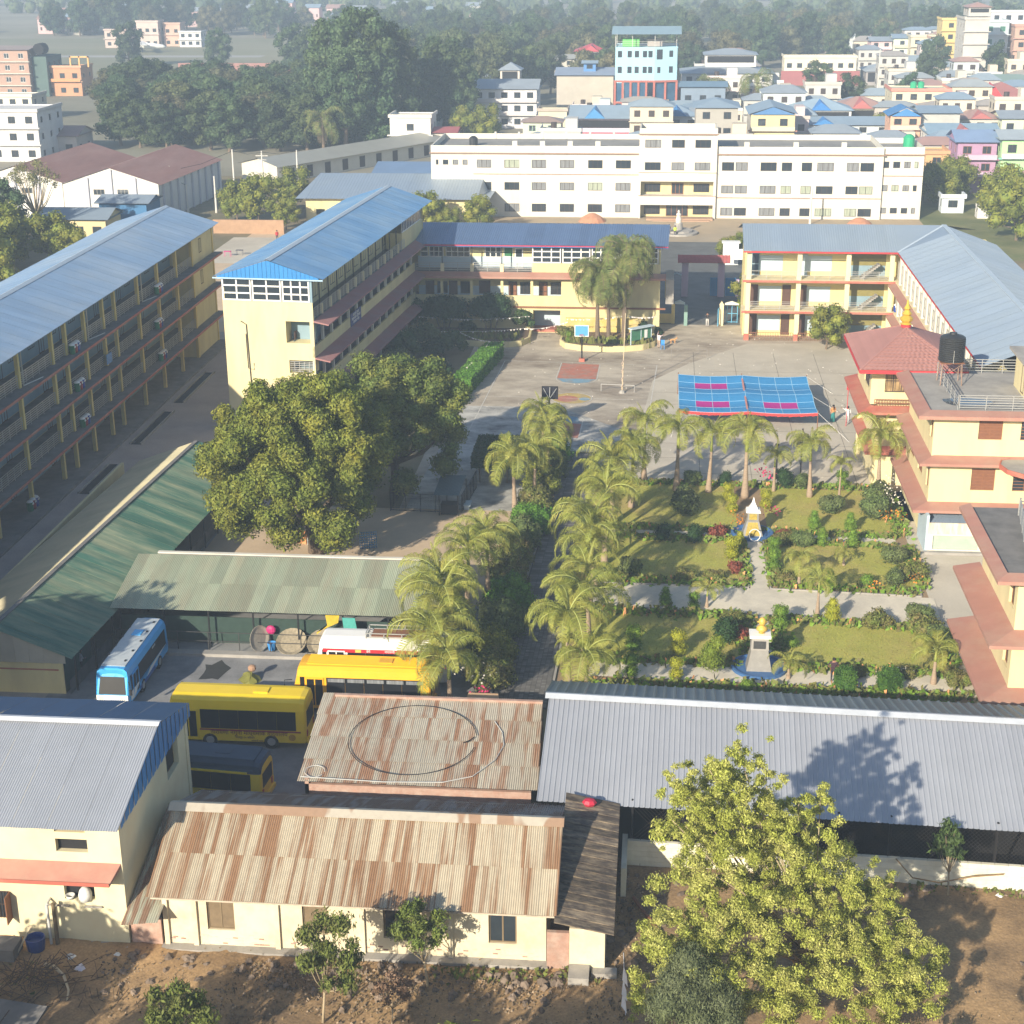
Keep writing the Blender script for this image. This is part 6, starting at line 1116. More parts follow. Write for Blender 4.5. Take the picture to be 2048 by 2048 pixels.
# ---------------------------------------------------------------- buses
L_SEAT = mat('seat_cloth', (.10, .10, .12), .9)
M_TYRE = mat('tyre_rubber', (.02, .02, .02), .9, .1); M_BGLASS = mat('bus_glass', (.012, .013, .016), .3, .3, 1, spec=.35); M_LAMP = glass_mat('lamp_glass', (.55, .55, .52), .2)
def bus(label, loc, rotz, L, W, H, body, roofc, floor=.42, name='parked_bus', belt=1.05, wtop=2.35, door=(.9, 1.95), stripe=None, ribs=False, nose=.55, rack=False, wins=(2.1, None)):
    """front at local -X, door side facing local -Y; origin at the front left ground corner"""
    T = thing(name, label, 'bus', loc, rotz, 'buses parked in the yard', local=True)
    def sec(x, ins, h, tb=0):
        p = [(ins, floor+tb), (ins*.6, 1.0), (ins+.0, belt), (ins+.05, wtop), (ins+.13, h-.22), (ins+.30, h-.06), (ins+.65, h)]
        q = [(W-a, z) for a, z in reversed(p)]; return [(x, a, z) for a, z in p+q]
    S = [sec(.0+nose*.0, .12, H-.38), sec(nose*.35, .03, H-.12), sec(nose, 0, H), sec(L-.35, 0, H), sec(L-.08, .04, H-.08), sec(L, .12, H-.3, .1)]
    # raked front: push the upper points of the first section back
    S[0] = [(x+max(0, (z-belt))*.28, y, z) for x, y, z in S[0]]; S[1] = [(x+max(0, (z-belt))*.12, y, z) for x, y, z in S[1]]
    b = MB(); n = len(S[0]); vs = [p for s in S for p in s]; fs = []; mi = []
    for k in range(len(S)-1):
        for i in range(n):
            j = (i+1) % n; fs.append((k*n+i, (k+1)*n+i, (k+1)*n+j, k*n+j)); z = (S[k][i][2]+S[k][j][2])/2; mi.append(1 if z > wtop+.15 else 0)
    fs += [tuple(range(n)), tuple(range(len(vs)-1, len(vs)-1-n, -1))]; mi += [0, 0]
    b.v = vs; b.f = fs; b.m = mi; bo = obj('body', b, [body, roofc], T)
    wx0, wx1 = wins[0], wins[1] or L-.55
    for s, y in ((0, -.012), (1, W+.012)):
        wb = MB(); yy = (y+.045, y+.02) if s == 0 else (y-.045, y-.02)
        def wpan(a, c, z0=belt+.12, z1=wtop-.03):
            t = .012 if s == 0 else -.012; ya, yb2 = (y+.012, y+.046) if s == 0 else (y-.012, y-.046)
            return MB().add([(a, ya, z0), (c, ya, z0), (c, yb2, z1), (a, yb2, z1), (a, ya+.06*(1 if s == 0 else -1), z0), (c, ya+.06*(1 if s == 0 else -1), z0), (c, yb2+.06*(1 if s == 0 else -1), z1), (a, yb2+.06*(1 if s == 0 else -1), z1)], [(0, 1, 2, 3), (0, 3, 7, 4), (1, 5, 6, 2), (3, 2, 6, 7), (0, 4, 5, 1)])
        cnt = max(3, int((wx1-wx0)/1.05)); w = (wx1-wx0)/cnt
        for i in range(cnt): obj('side_window', wpan(wx0+i*w+.005, wx0+(i+1)*w-.005), M_BGLASS, T)
        obj('side_window', wpan(.55, door[0]-.08 if s == 0 else wx0-.05, belt+.15), M_BGLASS, T)
    d = obj('door', MB().box(door[0], -.02, floor+.12, door[0]+.06, .03, wtop-.05).box(door[1]-.06, -.02, floor+.12, door[1], .03, wtop-.05).box(door[0]+.06, -.02, wtop-.13, door[1]-.06, .03, wtop-.05).box((door[0]+door[1])/2-.03, -.015, floor+.15, (door[0]+door[1])/2+.03, .03, wtop-.13), body, T)
    g = obj('door_glass', MB().box(door[0]+.06, -.005, floor+.2, door[1]-.06, .02, wtop-.13), M_BGLASS, d)
    # windscreen follows the rake
    F = lambda y, z, o=.02: (max(0, z-belt)*.28-o, y, z)
    obj('windscreen', MB().add([F(.2, belt+.12), F(W-.2, belt+.12), F(W-.3, wtop+.0), F(.3, wtop+.0), F(.2, belt+.12, -.05), F(W-.2, belt+.12, -.05), F(W-.3, wtop, -.05), F(.3, wtop, -.05)], [(0, 3, 2, 1), (0, 1, 5, 4), (1, 2, 6, 5), (2, 3, 7, 6), (3, 0, 4, 7)]), M_BGLASS, T)
    obj('rear_window', MB().box(L-.02, .35, belt+.25, L+.025, W-.35, wtop-.1), M_BGLASS, T)
    obj('bumper', MB().box(-.12, .1, floor-.08, .02, W-.1, floor+.22), M_WHITE2 if 'blue' in label else body, T); obj('rear_bumper', MB().box(L-.02, .1, floor-.02, L+.1, W-.1, floor+.2), body, T)
    for y in (.22, W-.52): obj('headlight', MB().box(-.05, y, floor+.28, .03, y+.3, floor+.5), M_LAMP, T); obj('tail_light', MB().box(L-.02, y, floor+.35, L+.03, y+.18, floor+.7), mat('red_lamp', (.4, .02, .02), .3), T)
    obj('mirror', MB().tube([(.1, 0, wtop-.2), (-.3, -.2, wtop-.15), (-.32, -.22, wtop-.5)], .03, 5).box(-.36, -.3, wtop-.85, -.28, -.14, wtop-.5), M_BLACK, T)
    for x in (1.9 if door[0] < .5 else 2.6, L-2.0):
        for s in (0, 1):
            y0 = -.01 if s == 0 else W-.27; w_ = obj('wheel', MB().cyl((x, y0, .42), (x, y0+.28, .42), .42, n=16), M_TYRE, T); o = obj('rim', MB().cyl((x, y0-.015 if s == 0 else y0+.295, .46), (x, y0+.02 if s == 0 else y0+.26, .46), .24, n=10), M_STEEL, w_)
    obj('roof_hatch', MB().box(L*.62, W*.36, H-.01, L*.62+.8, W*.64, H+.07), roofc, T)
    if stripe: obj('stripe', MB().box(door[1]+.1, -.013, belt+.0, L-.3, .02, belt+.09), stripe, T)
    if ribs:
        for k in range(9): y = .5+(W-1.0)*k/8; obj('roof_rib', MB().box(.9, y-.03, H-.03, L-.6, y+.03, H+.035), roofc, T)
    return T
def label_on(T, s, x, z, size, m, y=-.02, name='side_lettering'):
    o = inst(name, text_mesh(name, s, size, m), None, (x, y, z), rot=(rad(90), 0, 0)); o.parent = T; return o
YB = mat('bus_yellow', (.82, .58, .01), .35, .05, spec=.6); YB2 = mat('bus_orange_yellow', (.82, .42, .015), .35, .05, spec=.6); INK = mat('dark_red_lettering', (.16, .02, .02), .6)
T = bus('bright yellow school bus with smooth roof and red lettering, end towards the blue cab-over bus', (-27.0, 78.0, 0), 0, 8.1, 2.3, 3.05, YB, YB, stripe=mat('maroon_stripe', (.28, .03, .04), .5))
label_on(T, 'नारायणी नमुना माध्यमिक विद्यालय', 4.85, .84, .34, INK); label_on(T, 'भरतपुर-१० चितवन', 4.6, .62, .16, INK); label_on(T, 'नारायणी नमुना', 5.3, .45, .13, INK)
obj('crest', MB().cyl((7.3, -.015, .76), (7.3, .02, .76), .2, n=16), mat('crest_ink', (.45, .25, .02), .6), T)
T = bus('orange yellow school bus with ribbed roof half under the palm fronds', (-20.7, 82.35, 0), 0, 8.2, 2.2, 3.05, YB2, YB2, ribs=True, wtop=2.42, stripe=None)
label_on(T, 'नारायणी नमुना माध्यमिक विद्यालय', 5.0, .86, .30, INK)
for k in range(5): obj('upper_pane', MB().box(2.2+k*1.15, .02, 2.12, 3.2+k*1.15, .05, 2.34), M_CURT2, T)
RB_ = mat('bus_red', (.52, .03, .04), .4, .05)
T = bus('white bus with red side band and steel roof rack behind the orange yellow bus', (-20.2, 86.3, 0), 0, 8.2, 2.2, 3.0, M_WHITE2, M_WHITE2, stripe=RB_)
obj('red_band', MB().box(.6, -.005, 2.2, 8.0, .035, 2.42), RB_, T)
for x, w, c, s in ((2.7, .3, (.6, .5, .1), ''), (3.3, .5, (.52, .03, .04), 'डेरी'), (4.6, .9, (.52, .03, .04), 'नारायणी'), (5.9, .3, (.6, .5, .1), ''), (6.4, .5, (.52, .03, .04), 'डेरी')):
    if s: label_on(T, s, x+.1, 2.24, .2, M_WHITE2, -.012)
    else: obj('yellow_badge', MB().box(x-.1, -.015, 2.22, x+.25, .03, 2.4), pal(c), T)
b = MB()
for z in (3.05, 3.3):
    for y in (.45, 1.75): b.bar((3.2, y, z), (7.6, y, z), .05)
    for x in (3.2, 7.6): b.bar((x, .45, z), (x, 1.75, z), .05)
for x in (3.2, 4.3, 5.4, 6.5, 7.6):
    for y in (.45, 1.75): b.bar((x, y, 2.95), (x, y, 3.3), .05)
for y in (.7, .95, 1.2, 1.5): b.bar((3.2, y, 3.05), (7.6, y, 3.05), .04)
obj('roof_rack', b, M_STEEL, T); obj('rack_deck', MB().box(3.5, .55, 3.06, 7.5, 1.6, 3.1), M_WOOD, T)
BB = mat('bus_bright_blue', (.06, .40, .80), .3, .05, spec=.6); BW = mat('worn_white_roof', (.50, .54, .56), .5, .08, 1, stain=(.30, .36, .40), stain_amt=.5, stain_scale=1.5)
T = bus('blue and white bus facing the camera beside the green shed', (-30.3, 81.9, 0), 90, 7.9, 2.05, 2.62, BB, BB, belt=.92, wtop=2.05, nose=.3)
obj('white_roof_panel', MB().box(.6, .3, 2.61, 7.5, 1.75, 2.645), BW, T)
obj('front_panel', MB().box(-.045, .08, .56, .0, 1.97, 1.0), M_WHITE2, T); obj('grille', MB().box(-.06, .5, .40, -.04, 1.55, .56), M_BLACK, T); obj('number_panel', MB().box(-.07, .55, .62, -.045, 1.5, .9), pal((.55, .58, .66)), T)
obj('side_swoosh', MB().poly([(.3, -.012, .55), (1.0, -.012, .5), (2.1, -.008, 1.05), (.3, -.008, 1.05)]).poly([(3.2, -.012, .62), (4.2, -.012, .70), (7.4, -.008, 1.05), (4.1, -.008, .95)]), M_WHITE2, T); obj('lower_skirt', MB().box(2.0, -.014, .42, 5.0, .01, .66), mat('bus_deep_blue', (.02, .09, .32), .3), T)
label_on(T, 'DELUXE', 1.1, 1.86, .17, M_WHITE2, -.0); label_on(T, 'DELUXE', 5.0, 1.86, .17, M_WHITE2, -.0)
for x, y in ((1.2, .45), (2.6, .45), (4.0, .4), (5.4, .45), (6.8, .45), (2.0, 1.72), (3.3, 1.72), (4.6, 1.72), (6.0, 1.72)): obj('roof_fitting', MB().box(x, y, 2.645, x+.18, y+.1, 2.7), M_BLACK, T)
T = bus('small yellow bus with shade-darkened blue tarpaulin roof tucked behind the left house', (-26.8, 71.9, 0), -5, 7.0, 2.15, 2.75, YB, mat('shaded_blue_canvas', (.035, .06, .10), .6, .15), belt=.95, wtop=2.1)  # navy roof colour includes the shade the bus stands in
obj('canvas_cover', MB().prism([(.3, .02, 2.2), (6.6, .02, 2.2), (6.6, .35, 2.79), (.3, .35, 2.79)], (0, .0, .01)).box(.3, .35, 2.76, 6.6, 1.8, 2.80), MATS['shaded_blue_canvas'], T); obj('yellow_gutter', MB().box(.4, -.05, 2.12, 6.3, .03, 2.22), YB, T)
# ---------------------------------------------------------------- foliage meshes
def leafmat(name, c, isl=.38, transl=.22, alt=None, sc=.25, ov=.0):
    return mat(name, c, .6, .14, sc, stain=alt, stain_amt=.8, stain_scale=sc, island=isl, transl=transl, spec=.25, objvar=ov)
L_MANGO = leafmat('mango_leaf', (.15, .19, .03), alt=(.30, .28, .04), sc=.5)
L_MANGO2 = leafmat('dark_leaf', (.05, .11, .03), alt=(.10, .115, .035), sc=.35)
L_LIGHT = leafmat('yellow_green_leaf', (.36, .40, .075), alt=(.56, .54, .19), sc=.9, transl=.3)
L_OLIVE = leafmat('olive_leaf', (.12, .17, .05), alt=(.14, .15, .06))
L_FOR = [leafmat('forest_leaf_a', (.05, .09, .04), alt=(.10, .125, .045), sc=.06, ov=.28), leafmat('forest_leaf_b', (.065, .10, .04), alt=(.13, .135, .05), sc=.06, ov=.28), leafmat('forest_leaf_c', (.10, .105, .05), alt=(.16, .14, .07), sc=.06, ov=.28)]
L_HEDGE = leafmat('hedge_leaf', (.09, .22, .025), alt=(.14, .27, .03), sc=1); L_DHEDGE = leafmat('dark_hedge_leaf', (.03, .07, .02))
L_TOPI = leafmat('topiary_leaf', (.13, .24, .025), alt=(.20, .28, .03), sc=1); L_GOLD = leafmat('golden_leaf', (.36, .36, .025), alt=(.25, .30, .03), sc=2)
L_RED = leafmat('red_leaf', (.22, .05, .035), alt=(.30, .12, .06), sc=2); L_MIX = leafmat('mixed_shrub_leaf', (.15, .19, .04), alt=(.22, .15, .07), sc=1.2)
L_PALM = leafmat('palm_leaf', (.25, .285, .05), isl=.3, alt=(.40, .36, .08), sc=.8, transl=.28); L_PALMD = leafmat('coarse_palm_leaf', (.15, .20, .055), isl=.3, alt=(.28, .26, .08), sc=.8)
L_YTREE = leafmat('young_tree_leaf', (.14, .18, .04), alt=(.16, .155, .05), sc=1.2)
def leaves(name, lumps, leaf, n, m, seed=0, inner=.0, droop=0.0, core=True, aspect=.5, hang=0.0):
    """crown: n pointed leaf faces over the skins of lumps (x, y, z, r, squash)"""
    rg = np.random.RandomState(seed); Lp = np.array([(*l, .85) if len(l) == 4 else l for l in lumps], float)
    w = Lp[:, 3]**2; k = rg.choice(len(Lp), n, p=w/w.sum()); d = rg.normal(size=(n, 3)); d[:, 2] += .25; d /= np.linalg.norm(d, axis=1)[:, None]
    bump = 1+.16*np.sin(d[:, 0]*6+k)*np.cos(d[:, 1]*7+2*k)+.1*np.sin(d[:, 2]*9+k)
    rr = Lp[k, 3]*rg.uniform(.72 if core else .25, 1.06, n)*bump; P = Lp[k, :3]+d*rr[:, None]*np.stack([np.ones(n), np.ones(n), Lp[k, 4]], 1)
    nr = d+rg.normal(size=(n, 3))*.55; nr /= np.linalg.norm(nr, axis=1)[:, None]
    t = np.cross(nr, rg.normal(size=(n, 3))); t[:, 2] -= droop+hang; t /= np.linalg.norm(t, axis=1)[:, None]; s = np.cross(nr, t); s /= np.linalg.norm(s, axis=1)[:, None]+1e-9
    sz = leaf*rg.uniform(.6, 1.35, n); a = t*sz[:, None]; c = s*(sz*aspect)[:, None]
    V = np.stack([P-a*.5, P+c*.5+nr*(sz*.08)[:, None], P+a*.5, P-c*.5+nr*(sz*.08)[:, None]], 1).reshape(-1, 3); nq = n
    F = np.arange(nq*4).reshape(nq, 4)
    if core:
        b = MB()
        for l in Lp: b.ball((l[0], l[1], l[2]), l[3]*.74, 7, sz=l[4])
        bv = np.array(b.v)
    me = bpy.data.meshes.new(name)
    extra = [tuple(q) for q in b.f] if core else []
    nv = len(V)+(len(bv) if core else 0); me.vertices.add(nv); allv = np.concatenate([V, bv]) if core else V; me.vertices.foreach_set('co', allv.astype(np.float32).ravel())
    lens = [4]*nq+[len(f) for f in extra]; idx = np.concatenate([F.ravel(), np.array([i+len(V) for f in extra for i in f], dtype=np.int64)]) if core else F.ravel()
    me.loops.add(int(sum(lens))); me.loops.foreach_set('vertex_index', idx.astype(np.int32)); me.polygons.add(len(lens))
    st = np.concatenate([[0], np.cumsum(lens)[:-1]]); me.polygons.foreach_set('loop_start', st.astype(np.int32)); me.polygons.foreach_set('loop_total', np.array(lens, np.int32))
    me.materials.append(m); me.update(calc_edges=True); me.validate(); return me
def lumps_ellipsoid(rg, c, r, n, lr, lo=-.5):
    out = []
    for i in range(n):
        z = lo+(1-lo)*((i+.5)/n); a = i*2.39996+rg.uniform(-.3, .3); q = math.sqrt(max(0, 1-z*z)); k = rg.uniform(.58, .95)
        out.append((c[0]+r[0]*q*k*math.cos(a), c[1]+r[1]*q*k*math.sin(a), c[2]+r[2]*z*k, lr*rg.uniform(.75, 1.25), .9))
    out.append((*c, min(r)*.5, .9)); return out
def limbs(base, lumps, r0, fork=.4, n=8, m=None):
    """trunk with limbs reaching to the lumps"""
    b = MB(); base = Vector(base); cx = sum(l[0] for l in lumps)/len(lumps); cy = sum(l[1] for l in lumps)/len(lumps); zt = min(l[2] for l in lumps); zm = sum(l[2] for l in lumps)/len(lumps)
    f = Vector((base.x*.6+cx*.4, base.y*.6+cy*.4, base.z+(zm-base.z)*fork)); b.tube([base-Vector((0, 0, .2)), base.lerp(f, .5)+Vector((.1*r0, .2*r0, 0)), f], [r0*1.25, r0*.95, r0*.8], 8)
    for l in lumps[::max(1, len(lumps)//n)]:
        e = Vector(l[:3]); mid = f.lerp(e, .5)+Vector((0, 0, -.12*(e-f).length)); b.tube([f, mid, e], [r0*.55, r0*.32, r0*.12], 6)
    return b
rv = random.Random(11)
# big mango tree
Lm = lumps_ellipsoid(rv, (-25.6, 107.6, 7.2), (7.1, 6.7, 6.6), 120, 1.0, -.62)
Lm += [(-29.5, 105.5, 3.2, 1.5, .8), (-22.5, 104.6, 2.8, 1.5, .8), (-25.8, 103.9, 3.0, 1.3, .8), (-31, 106.8, 4.4, 1.4, .8)]
T = thing('mango_tree', 'huge rounded mango tree beside the green shed and the yellow tower block', 'tree', (-24.6, 108, 0))
b = limbs((-24.6, 108, 0), Lm, .5, .30, 12); b.tube([(-24.3, 107.8, -.1), (-23.6, 107.4, 1.6), (-22.8, 106.9, 3.6)], [.3, .24, .16], 7); obj('trunk', b, M_TRUNK, T, smooth=True)
def crown_part(me, T, name='crown'):
    o = inst(name, me, None, (0, 0, 0)); off = ORG[T]; o.location = (-off[0], -off[1], -off[2]); o.parent = T; return o
crown_part(leaves('crown', Lm, .25, 120000, L_MANGO, 1), T)
# second shadier tree behind it
Lt = lumps_ellipsoid(rv, (-20.8, 121.5, 6.3), (6.4, 5.8, 5.0), 85, .98, -.45)+[(-16.5, 119.5, 3.2, 1.2), (-22.5, 117.5, 2.6, 1.3), (-19.5, 118, 2.2, 1.2)]
T = thing('mango_tree', 'second broad dark tree behind the huge mango tree, over the worn yard', 'tree', (-21, 122, 0))
obj('trunk', limbs((-21, 122, 0), Lt, .42, .35, 12), M_TRUNK, T, smooth=True); crown_part(leaves('crown', Lt, .25, 62000, leafmat('mango_leaf_b', (.11, .16, .035), alt=(.27, .26, .05), sc=.5), 2), T)
# light green tree, right foreground
Lg = [(3.6, 55.5, 13.2, 0.55), (2.5, 55, 12.5, 0.6), (3.6, 56, 11.4, 0.9), (1.1, 54.5, 12.4, 0.45), (1.7, 55, 11.9, 0.5), (4.7, 56, 11.7, 0.5), (6.2, 57, 10.0, 0.6), (7.1, 57.5, 10.2, 0.5), (3.1, 56, 10.4, 0.9), (2.1, 55.5, 11.1, 0.7), (1.1, 54, 10.8, 0.45), (1.6, 54.5, 10.3, 0.4), (2.2, 55, 9.2, 0.8), (3.5, 56, 9.3, 0.9), (5.1, 56.5, 9.4, 0.6), (6.1, 57, 8.2, 0.7), (7.6, 57, 8.2, 0.8), (8.4, 57.5, 7.0, 0.7), (4.5, 56, 7.7, 1.0), (2.7, 55, 7.9, 0.8), (1.7, 54.5, 7.0, 0.8), (3.8, 55.5, 6.4, 1.0), (5.4, 57, 7.1, 0.7), (10.3, 58, 5.9, 0.5), (9.5, 57.5, 5.1, 0.6), (8.9, 57.5, 6.1, 0.6), (10.9, 57, 4.9, 0.7), (11.4, 57, 4.1, 0.7), (9.9, 56, 4.0, 0.9), (8.2, 56.5, 4.9, 0.7), (6.8, 56, 5.2, 0.8), (5.0, 55, 5.3, 0.9), (3.3, 54.5, 5.7, 1.0), (1.4, 54, 5.6, 0.9), (0.6, 53.5, 4.8, 0.8), (0.4, 53, 4.1, 0.6), (11.3, 56, 3.2, 0.8), (10.4, 55.5, 2.6, 0.8), (11.7, 55.5, 2.2, 0.6), (8.9, 55, 4.2, 0.8), (7.4, 55, 4.1, 0.6), (5.8, 54, 4.0, 0.9), (4.3, 54, 4.4, 0.9), (8.0, 54, 3.3, 0.9), (9.8, 54, 2.4, 0.9), (6.4, 53.5, 2.8, 0.9), (4.7, 53.5, 3.0, 0.9), (2.6, 53.6, 5.1, 0.8), (0.2, 52.5, 3.3, 0.6), (6.1, 56, 6.7, 0.7), (7.3, 57, 6.1, 0.5), (4.2, 56, 8.7, 0.8), (6.5, 57, 9.0, 0.4), (4.5, 56, 10.6, 0.7)]
T = thing('tree', 'tall airy light green tree with many thin stems in the right foreground', 'tree', (7.2, 57.5, 0))
b = MB(); tips = []
for k, l in enumerate(Lg):
    e = Vector(l[:3]); s = Vector((7.2, 57.5, 0)); f = Vector((6.6+.3*(k % 3), 57.0, 2.2+.3*(k % 4))); m1 = f.lerp(e, .45)+Vector((.25*math.sin(k), .25*math.cos(k), .25)); b.tube([f, m1, e], [.05, .035, .015], 5)
for k in range(4): b.tube([(7.2+.25*math.sin(k*1.6), 57.5+.25*math.cos(k*1.6), -.1), (6.9+.15*math.sin(k*2.), 57.2, 1.2), (6.6+.3*(k % 3), 57.0, 2.3+.3*k)], [.16, .13, .1], 7)
obj('trunk', b, mat('pale_bark', (.36, .29, .19), .9, .15, 4), T, smooth=True)
rg_ = random.Random(5); Ls = []; Lg = [(5.2+(a-5.2)*.93, c, d*.96, e) for a, c, d, e in Lg]
for x, y, z, r in Lg:
    for q in range(18): Ls.append((x+rg_.gauss(0, r*.95), y+rg_.gauss(0, r*1.2), z+rg_.gauss(0, r*.8), r*rg_.uniform(.28, .55), .75))
crown_part(leaves('crown', Ls, .125, 260000, L_LIGHT, 3, core=False, droop=.5, aspect=.4), T)
La = [(1.8, 52, 5.8, 0.8), (1.3, 51.5, 5.2, 0.7), (2.6, 52, 5.0, 0.8), (1.9, 51.5, 4.6, 0.9), (3.2, 51.5, 4.4, 0.8), (1.0, 51, 4.5, 0.8), (2.3, 51, 3.9, 0.9), (3.4, 51, 3.8, 0.7)]
T = thing('tree', 'dull grey green feathery tree at the foot of the light green one', 'tree', (2.2, 51.6, 0))
obj('trunk', limbs((2.2, 51.6, 0), La, .12, .5), M_TRUNK, T, smooth=True); crown_part(leaves('crown', La, .16, 16000, leafmat('grey_green_leaf', (.12, .15, .065), alt=(.15, .17, .09)), 4, droop=1.2, aspect=.22), T)
# small foreground trees
def small_tree(label, base, lumps, leaf, n, m, tr=.06, sd=0, tm=None, **k):
    T = thing('young_tree', label, 'tree', base); obj('trunk', limbs(base, lumps, tr, .45, 7), tm or mat('pale_bark', (.36, .29, .19)), T, smooth=True); crown_part(leaves('crown', lumps, leaf, n, m, sd, **k), T); return T
def cl(c, r, n, lr, sd, lo=-.8):
    return lumps_ellipsoid(random.Random(sd), c, r, n, lr, lo)
small_tree('young tree with narrow drooping leaves before the middle of the rusty house', (-13.2, 54.5, 0), cl((-12.9, 54.6, 3.5), (1.5, 1.2, 2.0), 15, .48, 1), .24, 5200, L_YTREE, sd=5, core=False, droop=1.0, aspect=.3)
small_tree('bushy young tree on a thin curved stem right of the narrow leaved one', (-9.1, 57.2, 0), cl((-9.6, 57.5, 2.9), (1.15, 1.0, 1.2), 13, .42, 2), .2, 4500, leafmat('fresh_young_leaf', (.13, .18, .035), alt=(.19, .21, .05), sc=1.5), sd=6, core=False, droop=.6, aspect=.35)
small_tree('dry brown leafed sapling below the bushy young tree', (-10.3, 54.7, 0), cl((-10.2, 54.9, 1.7), (.85, .7, .6), 9, .3, 3), .14, 1400, leafmat('dry_leaf', (.22, .14, .09), transl=.1), .035, sd=7, core=False)
small_tree('short broad young tree cut by the bottom edge, left of centre', (-18.3, 50.8, 0), cl((-18.2, 51, 2.9), (1.5, 1.2, 1.3), 12, .48, 4), .24, 3600, L_YTREE, sd=8, core=False, droop=.7, aspect=.35)
small_tree('slim sapling with long leaves standing against the white block wall', (14.4, 66.0, 0), cl((14.2, 65.9, 3.2), (.75, .6, 1.15), 9, .34, 5), .3, 900, leafmat('sapling_leaf', (.075, .12, .035)), .05, sd=9, core=False, droop=1.2, aspect=.25)
small_tree('leafy sprout in the lower left corner by the trough', (-30.6, 55.0, 0), cl((-30.6, 55, .9), (.7, .6, .7), 7, .3, 6), .2, 500, L_YTREE, .03, sd=10, core=False)

# ---------------------------------------------------------------- palms
def frond(L, up0, curl, lf, n, seed, wide=.9, twist=0):
    """arching leaf along +X: midrib with drooping leaflets on both sides"""
    rg = random.Random(seed); b = MB(); pts = []; a = up0; p = Vector((0, 0, 0)); st = L/10
    for i in range(11): pts.append(p.copy()); p = p+Vector((math.cos(a), 0, math.sin(a)))*st; a -= curl/10*(1+i*.12)
    b.tube(pts, [.04*(1-i/11)+.008 for i in range(11)], 4, 0)
    for i in range(n):
        t = .14+.86*i/n; k = t*10; j = min(9, int(k)); q = pts[j].lerp(pts[j+1], k-j); tg = (pts[j+1]-pts[j]).normalized(); ll = lf*(math.sin(math.pi*min(1, t*.92+.1))**.6)*rg.uniform(.85, 1.1)
        for s in (-1, 1):
            d1 = (Vector((0, s, 0))*wide+tg*.55+Vector((0, 0, rg.uniform(.0, .3)))).normalized(); m = q+d1*ll*.5; e = m+(d1*.6+Vector((0, 0, -1.0))).normalized()*ll*.55; w = tg*(.033 if lf < .95 else .05)
            b.add([q-w*.5, q+w*.5, m+w*.6, m-w*.6, e], [(0, 1, 2, 3), (3, 2, 4)], 1)
    return b.mesh('frond', [L_CUR[0], L_CUR[1]])
L_CUR = [mat('frond_rib', (.30, .33, .09), .6, .1), L_PALM]
FR = [frond(3.3, 1.25, 1.9, .85, 54, 1), frond(3.5, .85, 2.2, .9, 56, 2), frond(3.2, .45, 2.0, .85, 52, 3), frond(2.5, 1.45, .5, .4, 34, 4, .45)]
L_CUR = [M_TRUNK, L_PALMD]
FRD = [frond(4.2, 1.2, 2.4, 1.2, 44, 5), frond(4.4, .7, 2.6, 1.25, 44, 6), frond(4.2, .1, 2.0, 1.2, 42, 7)]
L_CUR = [M_TRUNK, leafmat('dead_frond_leaf', (.20, .15, .08), isl=.3, transl=.1)]; FRX = frond(2.6, -.7, .9, .8, 14, 8)
def palm(label, x, y, h, s=1.0, lean=0, group='palms along the brick path', nf=16, kind='royal', seed=0, z0=0, bulb=1.0):
    rg = random.Random(seed*13+5); T = thing('palm_tree', label, 'palm', (x, y, z0), rg.uniform(0, 360), group, local=True)
    hh = h-z0; b = MB(); lx = lean; cs = hh*.30 if kind == 'royal' else .4
    zt = hh-cs; b.tube([(0, 0, -.1), (0, 0, .25), (lx*.2, 0, zt*.35), (lx*.6, 0, zt*.7), (lx*.8, 0, zt)], [.26*s*bulb, .27*s*bulb, .21*s, .14*s, .12*s], 9); obj('trunk', b, M_PTRUNK if kind == 'royal' else M_TRUNK, T, smooth=True)
    b = MB().tube([(lx*.8, 0, zt), (lx*.9, 0, zt+cs*.4), (lx, 0, hh)], [.135*s, .12*s, .06*s], 8); obj('crown_shaft', b, M_CSHAFT if kind == 'royal' else M_TRUNK, T, smooth=True)
    F = FR if kind == 'royal' else FRD
    for i in range(nf):
        az = i*137.5+rg.uniform(-15, 15); q = i/nf; k = 0 if q < .35 else (1 if q < .7 else 2); tilt = rg.uniform(-.12, .12)
        o = inst('frond', F[k], None, (lx, 0, hh+.02*k-(.0 if kind == 'royal' else .5*q)), rot=(rg.uniform(-.35, .35), tilt*1.8, rad(az)), scale=s*rg.uniform(.78, 1.2)); o.parent = T
    if kind == 'royal': o = inst('spear_leaf', FR[3], None, (lx, 0, hh-.1), rot=(0, 0, rad(rg.uniform(0, 360))), scale=s*rg.uniform(.8, 1.1)); o.parent = T
    else:
        for i in range(7): o = inst('dead_frond', FRX, None, (lx, 0, hh-.9), rot=(0, rg.uniform(-.1, .3), rad(i*51)), scale=s); o.parent = T
    return T
PR = [(-.7, 125.8, 5.3, 'front row palm at the left end, nearest the brick path'), (2.0, 123.9, 5.2, 'second palm in the front row, thick pale bulbous base'), (4.6, 123.7, 5.0, 'third palm in the front row before the blue awning'), (7.5, 122.7, 5.5, 'fourth and straightest palm of the front row, with long yellow green stem'), (12.7, 123.1, 4.4, 'slender palm in the front row beyond the awning, right of the dark posts'), (18.1, 122.8, 5.2, 'palm at the right end of the front row beside the office block')]
for i, (x, y, h, lab) in enumerate(PR): palm(lab, x, y, h, (.95, 1.05, .9, 1.12, .85, 1.0)[i], .15*math.sin(i), 'front row of palms at the edge of the yard', 15, 'royal', i, bulb=1.15)
